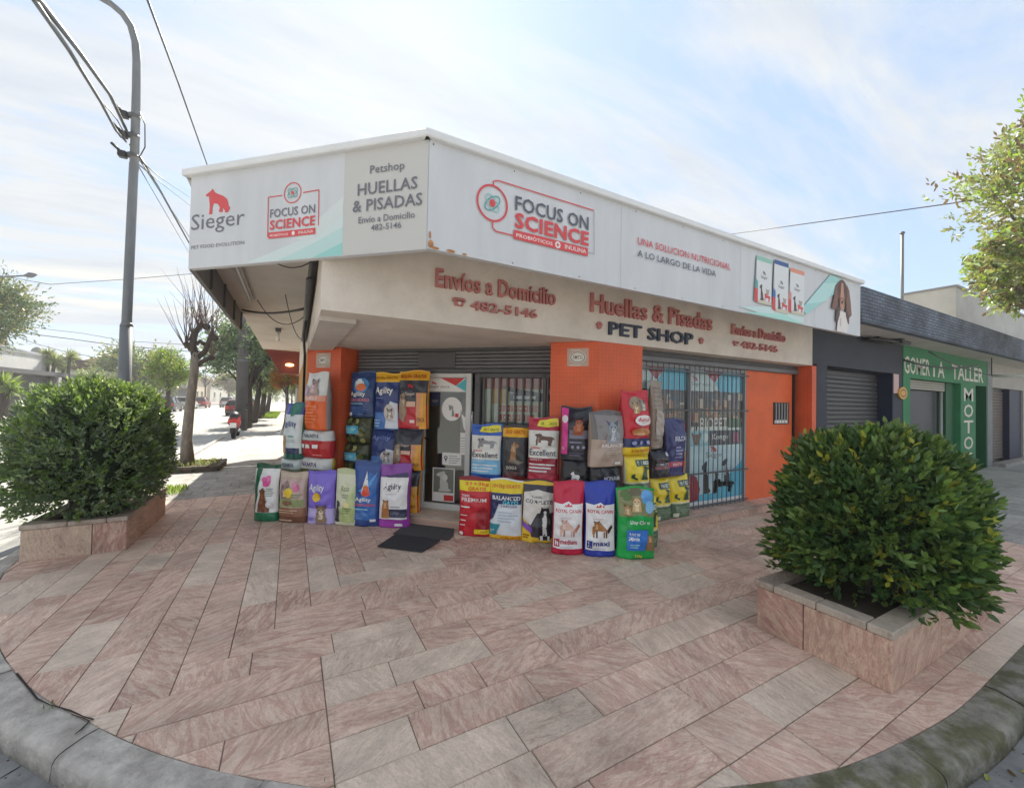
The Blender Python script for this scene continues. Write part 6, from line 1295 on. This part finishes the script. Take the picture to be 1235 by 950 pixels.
up2 = thing('utility_pole', (-2.02, 22.5, 0), label='thick dark utility pole beyond the end of the canopy sign', cat='pole')
MB().tube([(-2.02, 22.5, 0), (-2.02, 22.5, 9.)], [.26, .19], mat('weathered_pole', (.10, .095, .095), rough=.9, var=.2, vscale=3), 14).build('pole', up2); MB().tube([(-2.02, 22.5, 3.9), (-2.02, 22.5, 3.96)], .245, STEEL, 14).tube([(-2.02, 22.5, 3.2), (-2.02, 22.5, 3.26)], .25, STEEL, 14).build('pole_band', up2)
# scooter seen from behind
sc = thing('motor_scooter', (-1.85, 18.2, 0), label='red scooter with white number plate parked on the left pavement', cat='scooter')
RED = mat('red_gloss_paint', (.42, .03, .03), rough=.3); TYRE = mat('tyre_rubber', (.015, .015, .015), rough=.9); CHR = mat('chrome', (.5, .5, .5), rough=.2, metal=1)
def wheel_y(x, y, r, w, parent, name='wheel'):
    n = 18; prof_ = [(r*.62, w*.5), (r*.92, w*.5), (r, w*.3), (r, -w*.3), (r*.92, -w*.5), (r*.62, -w*.5)]; mb = MB(); vs = []
    for i in range(n):
        a = 2*math.pi*i/n
        for q, o in prof_: vs.append((x+o, y+q*math.cos(a), r+q*math.sin(a)))
    m = len(prof_); mb.add(vs, [(i*m+j, i*m+(j+1) % m, ((i+1) % n)*m+(j+1) % m, ((i+1) % n)*m+j) for i in range(n) for j in range(m)], TYRE, True); wo_ = mb.build(name, parent)
    mb = MB(); mb.tube([(x-w*.4, y, r), (x+w*.4, y, r)], [r*.6, r*.6], mat('alloy_rim', (.35, .35, .36), rough=.35, metal=.6), 14); mb.build('rim', wo_)
sx, sy = -1.85, 18.2
wheel_y(sx, sy, .26, .13, sc); wheel_y(sx, sy+1.25, .26, .11, sc)
mb = MB(); mb.tube([(sx, sy-.18, .62), (sx, sy+.05, .68), (sx, sy+.45, .60), (sx, sy+.75, .42), (sx, sy+1.0, .48), (sx, sy+1.15, .85)], [.13, .20, .18, .12, .13, .09], RED, 10); mb.ball((sx, sy-.05, .60), (.21, .2, .15), RED); mb.build('body', sc)
MB().tube([(sx, sy-.15, .80), (sx, sy+.2, .83), (sx, sy+.55, .80)], [.12, .17, .13], BLACK, 10).build('seat', sc)
MB().box(sx-.10, sx+.10, sy-.30, sy-.285, .42, .60, vinyl('#dcdcda')).build('number_plate', sc); MB().box(sx-.13, sx+.13, sy-.28, sy-.2, .62, .70, mat('tail_light', (.6, .03, .02), rough=.2), .01).build('tail_light', sc)
MB().tube([(sx, sy+1.15, .5), (sx, sy+1.0, 1.02)], .035, BLACK).tube([(sx-.34, sy+.92, 1.02), (sx, sy+1.0, 1.04), (sx+.34, sy+.92, 1.02)], .018, BLACK).build('handlebar', sc)
for sgn in (-1, 1): MB().tube([(sx+sgn*.25, sy+.95, 1.03), (sx+sgn*.3, sy+.93, 1.2)], .008, BLACK, 6).ball((sx+sgn*.32, sy+.92, 1.24), (.07, .02, .045), BLACK).build('mirror', sc)
MB().tube([(sx+.16, sy-.2, .32), (sx+.16, sy+.35, .30)], .05, CHR).build('exhaust', sc); MB().box(sx-.1, sx+.1, sy-.22, sy+.1, .20, .42, BLACK, .02).build('engine', sc)
# cars
def car(x, y, color, label, group=None, L=4.1, Wd=1.68, H=1.46, van=False, rz=0.):
    t = thing('parked_car', (x, y, -.12), R(rz), label, 'car', group); pm = mat('car_paint_'+color.lstrip('#'), color, rough=.25)
    P = lambda a, b, c: tuple(world_of(t) @ Vector((a, b, c)))
    low = [(0, .30), (-.02, .62), (.06, .86), (.10, .90), (L-1.25, .92), (L-.5, .80), (L-.08, .66), (L, .5), (L-.02, .26)]
    top = [(.10, .90), (.30 if not van else .14, 1.30), (.62, H), (L-2.1, H), (L-1.25, .92)] if not van else [(.10, .90), (.16, 1.34), (.40, H), (L-1.9, H), (L-1.15, .92)]
    def ext(pts, w0, w1, zs, m, name, parent=t):
        n = len(pts); mb = MB(); f_ = lambda z: w0+(w1-w0)*max(0, (z-zs[0])/(zs[1]-zs[0])); vs = [P(-f_(z)/2, a, z) for a, z in pts]+[P(f_(z)/2, a, z) for a, z in pts]
        mb.add(vs, [tuple(range(n)), tuple(range(n, 2*n))[::-1]]+[(i, n+i, n+(i+1) % n, (i+1) % n) for i in range(n)], m); return mb.build(name, parent)
    ext(low+[(L-.35, .22), (.3, .22)], Wd, Wd*.97, (.3, .9), pm, 'body')
    cabin = ext([(a, z) for a, z in top], Wd*.93, Wd*.70, (.9, H), CARGLASS, 'cabin_glass')
    ext([(.56, H-.02), (.62, H+.015), (L-2.15, H+.015), (L-2.0, H-.03)], Wd*.715, Wd*.70, (H-.03, H), pm, 'roof')
    for s_ in (-1, 1):
        mb = MB()
        for (a, z), (b, z2) in zip((top[0], top[1], (top[2][0]+.9, .92), top[3]), (top[1], top[2], (top[2][0]+.95, H), top[4])):
            f_ = lambda z: (Wd*.93+(Wd*.70-Wd*.93)*max(0, (z-.9)/(H-.9)))/2+.008
            mb.tube([P(s_*f_(z), a, z), P(s_*f_(z2), b, z2)], .035, pm, 5)
        mb.build('pillar', t)
        MB().box(-.13, .13, -.03, .03, -.13, .13, mat('tail_light', (.6, .03, .02), rough=.2), .01, world_of(t) @ Matrix.Translation((s_*(Wd/2-.17), 0.0, .72))).build('tail_light', t)
        MB().box(-.16, .16, -.03, .03, -.07, .07, mat('headlight_glass', (.6, .6, .6), rough=.1), .01, world_of(t) @ Matrix.Translation((s_*(Wd/2-.22), L-.03, .62))).build('headlight', t)
    MB().box(-.26, .26, -.02, .01, -.06, .06, vinyl('#cfcfcd'), 0, world_of(t) @ Matrix.Translation((0, -.01, .50))).build('number_plate', t)
    MB().box(-Wd/2+.04, Wd/2-.04, -.07, .05, .28, .42, DKGREY, .02, world_of(t)).build('bumper', t)
    for yy in (.78, L-.78):
        for s_ in (-1, 1):
            q = world_of(t) @ Vector((s_*(Wd/2-.10), yy, 0)); n = 14; mb = MB(); mb.tube([tuple(world_of(t) @ Vector((s_*(Wd/2-.18), yy, .30))), tuple(world_of(t) @ Vector((s_*(Wd/2+.01), yy, .30)))], .30, TYRE, 18); w_ = mb.build('wheel', t)
            mb = MB(); mb.tube([tuple(world_of(t) @ Vector((s_*(Wd/2), yy, .30))), tuple(world_of(t) @ Vector((s_*(Wd/2+.02), yy, .30)))], .18, mat('alloy_rim', (.35, .35, .36), rough=.35, metal=.6), 14); mb.build('rim', w_)
    return t
KG = 'cars along the left street'
car(-4.0, 41, '#8f2a28', 'red hatchback parked at the near kerb behind the scooter', KG, L=3.7, H=1.38)
car(-8.1, 70, '#b9bcc0', 'silver estate car in the middle of the far street', KG, van=True)
car(-10.7, 66, '#8f1f24', 'dark red car parked at the far kerb', KG)
car(-11.0, 59, '#c9cacc', 'white car parked at the far kerb in front of the dark red one', KG)
car(-4.9, 62, '#c4c6c8', 'pale car beyond the red hatchback near the pole', KG)
car(-10.8, 50, '#2b2f36', 'dark car at the far kerb half hidden by the pollarded tree', KG)
car(-10.6, 41, '#3a3f46', 'charcoal car parked at the far kerb behind the left bush', KG)
# far pavement and kerb
MB().box(-14.5, -11.4, 8, 130, -.12, 0, GREYP).build('far_side_pavement', kind='structure')
def house(name, label, x0, x1, y0, y1, h, wallc, roofc=None, gable=0., wins=(), door=None, cat='house', parapet=0., dark=0.):
    t = thing(name, ((x0+x1)/2, (y0+y1)/2, 0), label=label, cat=cat); wm = mat('wall_'+wallc.lstrip('#'), wallc, rough=.9, var=.10, vscale=.8)
    MB().box(x0, x1, y0, y1, 0, h, wm).build('wall', t)
    if dark: MB().box(x1+.01, x1+.08, y0+.02, y1-.02, .0, dark, mat('dark_shop_front', (.06, .063, .07), rough=.7, var=.1)).build('shop_front', t); MB().box(x1, x1+1.0, y0, y1, dark, dark+.28, mat('dark_awning_edge', (.085, .085, .09), rough=.8)).build('awning', t)
    if parapet: MB().box(x0-.05, x1+.06, y0-.05, y1+.05, h, h+parapet, mat('parapet_grey', (.33, .33, .32))).build('parapet', t)
    if roofc:
        rm = mat('roof_'+roofc.lstrip('#'), roofc, rough=.9, var=.2, vscale=1.2); xm = (x0+x1)/2; mb = MB(); mb.add([(x0-.3, y0-.3, h), (x1+.4, y0-.3, h), (xm, y0-.3, h+gable), (x0-.3, y1+.3, h), (x1+.4, y1+.3, h), (xm, y1+.3, h+gable)], [(0, 1, 2), (5, 4, 3), (1, 4, 5, 2), (0, 2, 5, 3), (0, 3, 4, 1)], rm); mb.build('roof', t)
        n = int((y1-y0)/.35); mb = MB()
        for i in range(min(n, 60)): yy = y0-.2+i*.35; mb.tube([(x1+.38, yy, h+.03), (xm+.02, yy, h+gable+.03)], .05, rm, 4, False)
        mb.build('roof_tiles', t, kind='stuff')
    for (ya, yb, za, zb) in wins:
        w_ = MB().box(x1+.005, x1+.05+(.06 if dark else 0), ya, yb, za, zb, mat('white_window_frame', (.6, .6, .58))).build('window', t); MB().box(x1+.052+(.06 if dark else 0), x1+.06+(.06 if dark else 0), ya+.08, yb-.08, za+.08, zb-.08, CARGLASS).build('pane', w_)
        s_ = MB().box(x1+.0, x1+.16, ya-.08, yb+.08, za-.08, za, mat('parapet_grey', (.33, .33, .32))).build('sill', w_)
    return t
house('corner_shop', 'white flat-roofed building with dark grey shop front across the street at the left', -26, -16, 24, 44.5, 4.15, '#c9c8c4', wins=((36.5, 37.9, 1.2, 2.2), (40.5, 41.6, 1.2, 2.2), (30, 31.5, 1.2, 2.2)), dark=2.75, parapet=.12, cat='building')
house('house', 'tan block rising above the white shop at the left edge', -30, -20, 34, 47.5, 6.3, '#8d7d62', parapet=.1, cat='building')
house('house', 'small white gabled house behind the white shop', -24, -17.5, 45.2, 50, 4.4, '#c4c8cc', '#b8bcc0', .9)
house('house', 'low pale house behind the yucca trees', -24, -15, 50.5, 58, 3.4, '#c9cbc8', wins=((52, 53.2, 1, 2.1), (55, 56.2, 1, 2.1)), parapet=.15)
house('house', 'long house with dark brown roof behind the lamp pole', -26, -15.5, 59, 68, 4.0, '#8d8a84', '#4a3430', 1.2)
house('house', 'white two-storey house with red tiled roof down the left street', -24, -14.4, 70, 82, 5.2, '#cfcdc8', '#a8674c', 1.6, wins=((71, 72.4, 3.3, 4.5), (74, 75.4, 3.3, 4.5), (78, 79.4, 3.3, 4.5), (72, 73.6, .9, 2.2)), dark=2.6)
house('house', 'cream house with pale tiled roof further down the left street', -24, -14.2, 84, 96, 4.6, '#c9bda8', '#b08a6c', 1.4, wins=((86, 87.5, 1, 2.3), (90, 91.5, 1, 2.3)))
house('house', 'pale low house at the far end of the left street', -22, -14, 98, 125, 4.4, '#bdbab2', '#9a7f6a', 1.2, wins=((102, 104, 1, 2.3), (110, 112, 1, 2.3)))
dsh = thing('satellite_dish', tuple(at_depth(45, 428, 34)), label='round satellite dish above the white shop roof', cat='dish'); q = at_depth(45, 427, 34)
MB().ball(tuple(q), (.45, .25, .62), mat('dish_grey', (.22, .23, .21)), 14, 8).build('dish', dsh); MB().tube([tuple(q), (q[0], q[1], 4.2)], .05, STEEL, 6).build('mast', dsh)
def beyond(x, y): return (x, y, 0)
# houses on the near side beyond the shop's canopy
house('house', 'ochre walled house beyond the end of the pet shop', .35, 9, 22, 34, 2.9, '#9a8a70', cat='house'); house('house', 'pale house on the right of the far left pavement', .4, 9, 36, 60, 3.2, '#b9b3a6')
# trees
def crown_tree(u, v, D, ru, rv, n, ln, mats, w, label, seed, base=None, trunk_r=.12, per=5, name='street_tree', lim=10, group=None, bark=BARK, clump=1., twigs=0, spread=.8, xy=None):
    c = at_depth(u, v, D) if xy is None else np.array([*xy, EYE+(478-v)/F_PX*D]); rx = ru/F_PX*D; rz_ = rv/F_PX*D; b = (c[0], c[1], 0) if base is None else base
    tr = [b, (b[0]+(c[0]-b[0])*.4+.05, b[1], (c[2]-rz_*.6)*.5), (c[0], c[1], max(c[2]-rz_*.55, .8))]
    return tree(name, b, tr, [((c[0], c[1], c[2]), (rx, rx, rz_))], n, ln, mats, w, label, group, per=per, seed=seed, trunk_r=trunk_r, limbs=lim, bark=bark, clump=clump, twigs=twigs, spread=spread)
G2 = 'street trees along the left pavement'
crown_tree(297, 440, 25.4, 31, 42, 2600, .16, [LF_GREY, LF_DARK, LF_PALE], [.5, .3, .2], 'bushy grey-green tree nearest behind the utility pole', 21, base=(-1.93, 24.0, 0), trunk_r=.2, lim=16, group=G2, bark=DARKBARK, xy=(-1.9, 24.0))
crown_tree(306, 454, 30, 18, 22, 1300, .16, [LF_GREY, LF_OLV], [.6, .4], 'second grey-green tree behind the utility pole', 22, base=(-1.96, 28.6, 0), trunk_r=.18, lim=12, group=G2, bark=DARKBARK, xy=(-1.7, 28.6))
crown_tree(318, 458, 36, 14, 16, 1000, .18, [LF_OLV, LF_GREY], [.6, .4], 'third street tree with yellowing leaves', 23, base=(-1.9, 34.4, 0), trunk_r=.18, lim=12, group=G2, bark=DARKBARK, xy=(-1.7, 34.4))
crown_tree(324, 461, 44, 10, 12, 700, .20, [LF_OLV, LF_PALE], [.6, .4], 'fourth street tree, small and pale, far along the pavement', 24, base=(-1.9, 42, 0), trunk_r=.17, group=G2, bark=DARKBARK, xy=(-1.6, 42))
crown_tree(346, 458, 20, 17, 13, 2600, .09, [LF_AUT, LF_OLV, LF_BRI], [.66, .16, .18], 'small autumn orange tree under the far end of the canopy', 25, trunk_r=.09, lim=10)
crown_tree(352, 466, 46, 12, 9, 900, .16, [LF_OLV, LF_BRI], [.5, .5], 'yellow-green shrub by the houses far along the left pavement', 26, trunk_r=.08)
crown_tree(170, 452, 42, 46, 27, 3200, .30, [LF_OLV, LF_GREY, LF_MID], [.4, .35, .25], 'broad dull green tree behind the lamp pole', 27, trunk_r=.25, lim=18)
crown_tree(203, 448, 24, 20, 24, 1500, .13, [LF_BRI, LF_MID, LF_OLV], [.6, .2, .2], 'sunlit yellow-green tree left of the pollarded tree', 28, trunk_r=.14, lim=12, bark=DARKBARK)
crown_tree(-14, 378, 19, 42, 34, 2600, .13, [LF_GREY, LF_OLV, LF_DARK], [.5, .3, .2], 'dark green tree reaching in at the upper left edge', 29, trunk_r=.2, lim=18)
crown_tree(122, 462, 36, 22, 15, 1100, .2, [LF_PALE, LF_OLV], [.5, .5], 'pale shrubby tree between the yuccas and the lamp pole', 30, trunk_r=.1)
crown_tree(276, 462, 78, 13, 13, 700, .34, [LF_BRN, LF_OLV], [.6, .4], 'brownish tree at the far end of the left street', 31, trunk_r=.2)
crown_tree(248, 452, 62, 17, 14, 0, .3, [LF_BRN], [1], 'leafless brown tree in front of the tiled house', 32, trunk_r=.12, lim=26, twigs=8)
def yucca(u, v0, D, heads, label, seed, mats=(LF_PALE, LF_OLV)):
    b = at_depth(u, 478, D); t = thing('yucca_tree', (b[0], b[1], 0), label=label, cat='tree', group='yucca trees across the street'); r = np.random.default_rng(seed); mb = MB(); V = []; K = []
    for (hu, hv, hr) in heads:
        c = at_depth(hu, hv, D); mb.tube([(b[0], b[1], 0), (b[0]*.6+c[0]*.4, b[1]*.6+c[1]*.4, c[2]*.45), (c[0], c[1], c[2])], [.16, .12, .10], DARKBARK, 7); n = 110; d = r.normal(size=(n, 3)); d[:, 2] += .25; Ln = hr/F_PX*D*r.uniform(.8, 1.15, n)
        v_, k_ = leaf_arrays(np.repeat(c[None], n, 0), d, Ln, Ln*.11, r.choice(2, n), r); V.append(v_); K.append(k_)
    mb.build('trunk', t); leaf_object('crown', np.concatenate(V), np.concatenate(K), list(mats), t, kind='stuff'); return t
yucca(57, 480, 30, [(50, 436, 10), (66, 436, 12), (58, 426, 9)], 'yucca tree with three spiky heads in front of the white shop', 3)
yucca(80, 480, 31, [(84, 432, 12), (76, 444, 8)], 'yucca tree with an upright head right of the first one', 4)
yucca(4, 480, 20, [(4, 462, 17), (12, 470, 12)], 'low spiky yucca at the left edge of the picture', 5, (LF_BRI, LF_PALE))
# right-hand tree above the canopy
tree('street_tree', (16.2, 1.2, 0), [(16.2, 1.2, 0), (16.1, 1.3, 1.8), (15.9, 1.5, 3.6)], [((15.0, 2.0, 5.8), (2.4, 2.0, 2.1)), ((14.3, 2.2, 4.75), (2.2, 1.2, .85)), ((15.6, 1.5, 7.7), (1.6, 1.6, 1.6))], 5600, .125, [LF_OLV, LF_BRI, LF_PALE, LF_BRN], [.46, .20, .22, .12], 'tall feathery sunlit tree rising over the right canopy', per=6, seed=41, trunk_r=.2, limbs=30, twigs=2, clump=.62, spread=1.)
# far belt of trees that closes both streets
P = []; rr = np.random.default_rng(77)
for i in range(150):
    c = np.array([-75+i*1.25+rr.normal()*1, 150+rr.normal()*10, rr.uniform(1.5, 4.5)]); P.append(c+rr.normal(size=(22, 3))*np.array([1.6, 1.6, 1.6]))
P = np.concatenate(P); P[:, 2] = np.abs(P[:, 2]); V, kk = shoots(P, np.tile([[0, 0, 1.]], (len(P), 1)), 4, .9, 1., rr, [.5, .5]); leaf_object('far_trees', V, kk, [LF_OLV, LF_GREY], None, kind='stuff')
# fallen leaves in the gutter at the right corner
for i, (u, v) in enumerate([(1190, 941), (1225, 905), (1230, 893), (1214, 927), (1231, 930), (1203, 908)]):
    q = on_z(u, v, -.112); Vv, kk = leaf_arrays(np.zeros((1, 3)), np.array([[1., .2, .12]]), np.array([.045]), np.array([.022]), np.array([0]), np.random.default_rng(i)); o = leaf_object('fallen_leaf', Vv, kk, [LF_YEL if i % 2 == 0 else LF_BRN], None); o.location = (q[0], q[1], -.112); o.rotation_euler = (0, 0, i*1.3)
    tag(o, ['yellow leaf nearest the bottom edge in the right gutter', 'brown leaf at the right edge, farther one of the two', 'yellow leaf highest in the right gutter', 'brown leaf near the bottom right corner', 'yellow leaf at the right edge near the corner', 'brown leaf closest to the mossy kerb'][i], 'leaf', 'fallen leaves in the gutter')

# thin veil of bright air that pales the far street
hz = bpy.data.materials.new('haze_air'); hz.use_nodes = True; t = hz.node_tree; t.nodes.clear(); ho = N(t, 'ShaderNodeOutputMaterial'); pv_ = N(t, 'ShaderNodeVolumePrincipled'); pv_.inputs['Density'].default_value = .0018; pv_.inputs['Color'].default_value = (.97, .98, 1, 1); pv_.inputs['Anisotropy'].default_value = .2; t.links.new(pv_.outputs[0], ho.inputs['Volume'])
MB().box(-130, 140, -40, 190, -1.2, 11., hz).build('haze', kind='stuff')

# weeds and grit in the cracks near the kerb
def tuft(u, v, n, h, label): q = on_z(u, v, 0); tag(weeds('weed_tuft', q[0]-.03, q[0]+.03, q[1]-.03, q[1]+.03, -.004, n, h, [LF_OLV, LF_MID], [.5, .5]), label, 'weed')
tuft(60, 851, 14, .022, 'tiny weeds in the joint where the left kerb is cracked'); tuft(398, 944, 10, .018, 'tiny weeds where the long joint meets the kerb at the bottom')
gr = np.random.default_rng(3); mb = MB()
for i in range(160):
    s_ = gr.uniform(s0, send+4); (px, py), n = kpt(s_); o_ = .17+abs(gr.normal(0, .05)); r0 = gr.uniform(.0015, .006); mb.ball((px+n[0]*o_, py+n[1]*o_, -.116), (r0, r0*.8, r0*.6), GUTTER if i % 3 else SOIL, 5, 3)
mb.build('gutter_grit', kind='stuff')
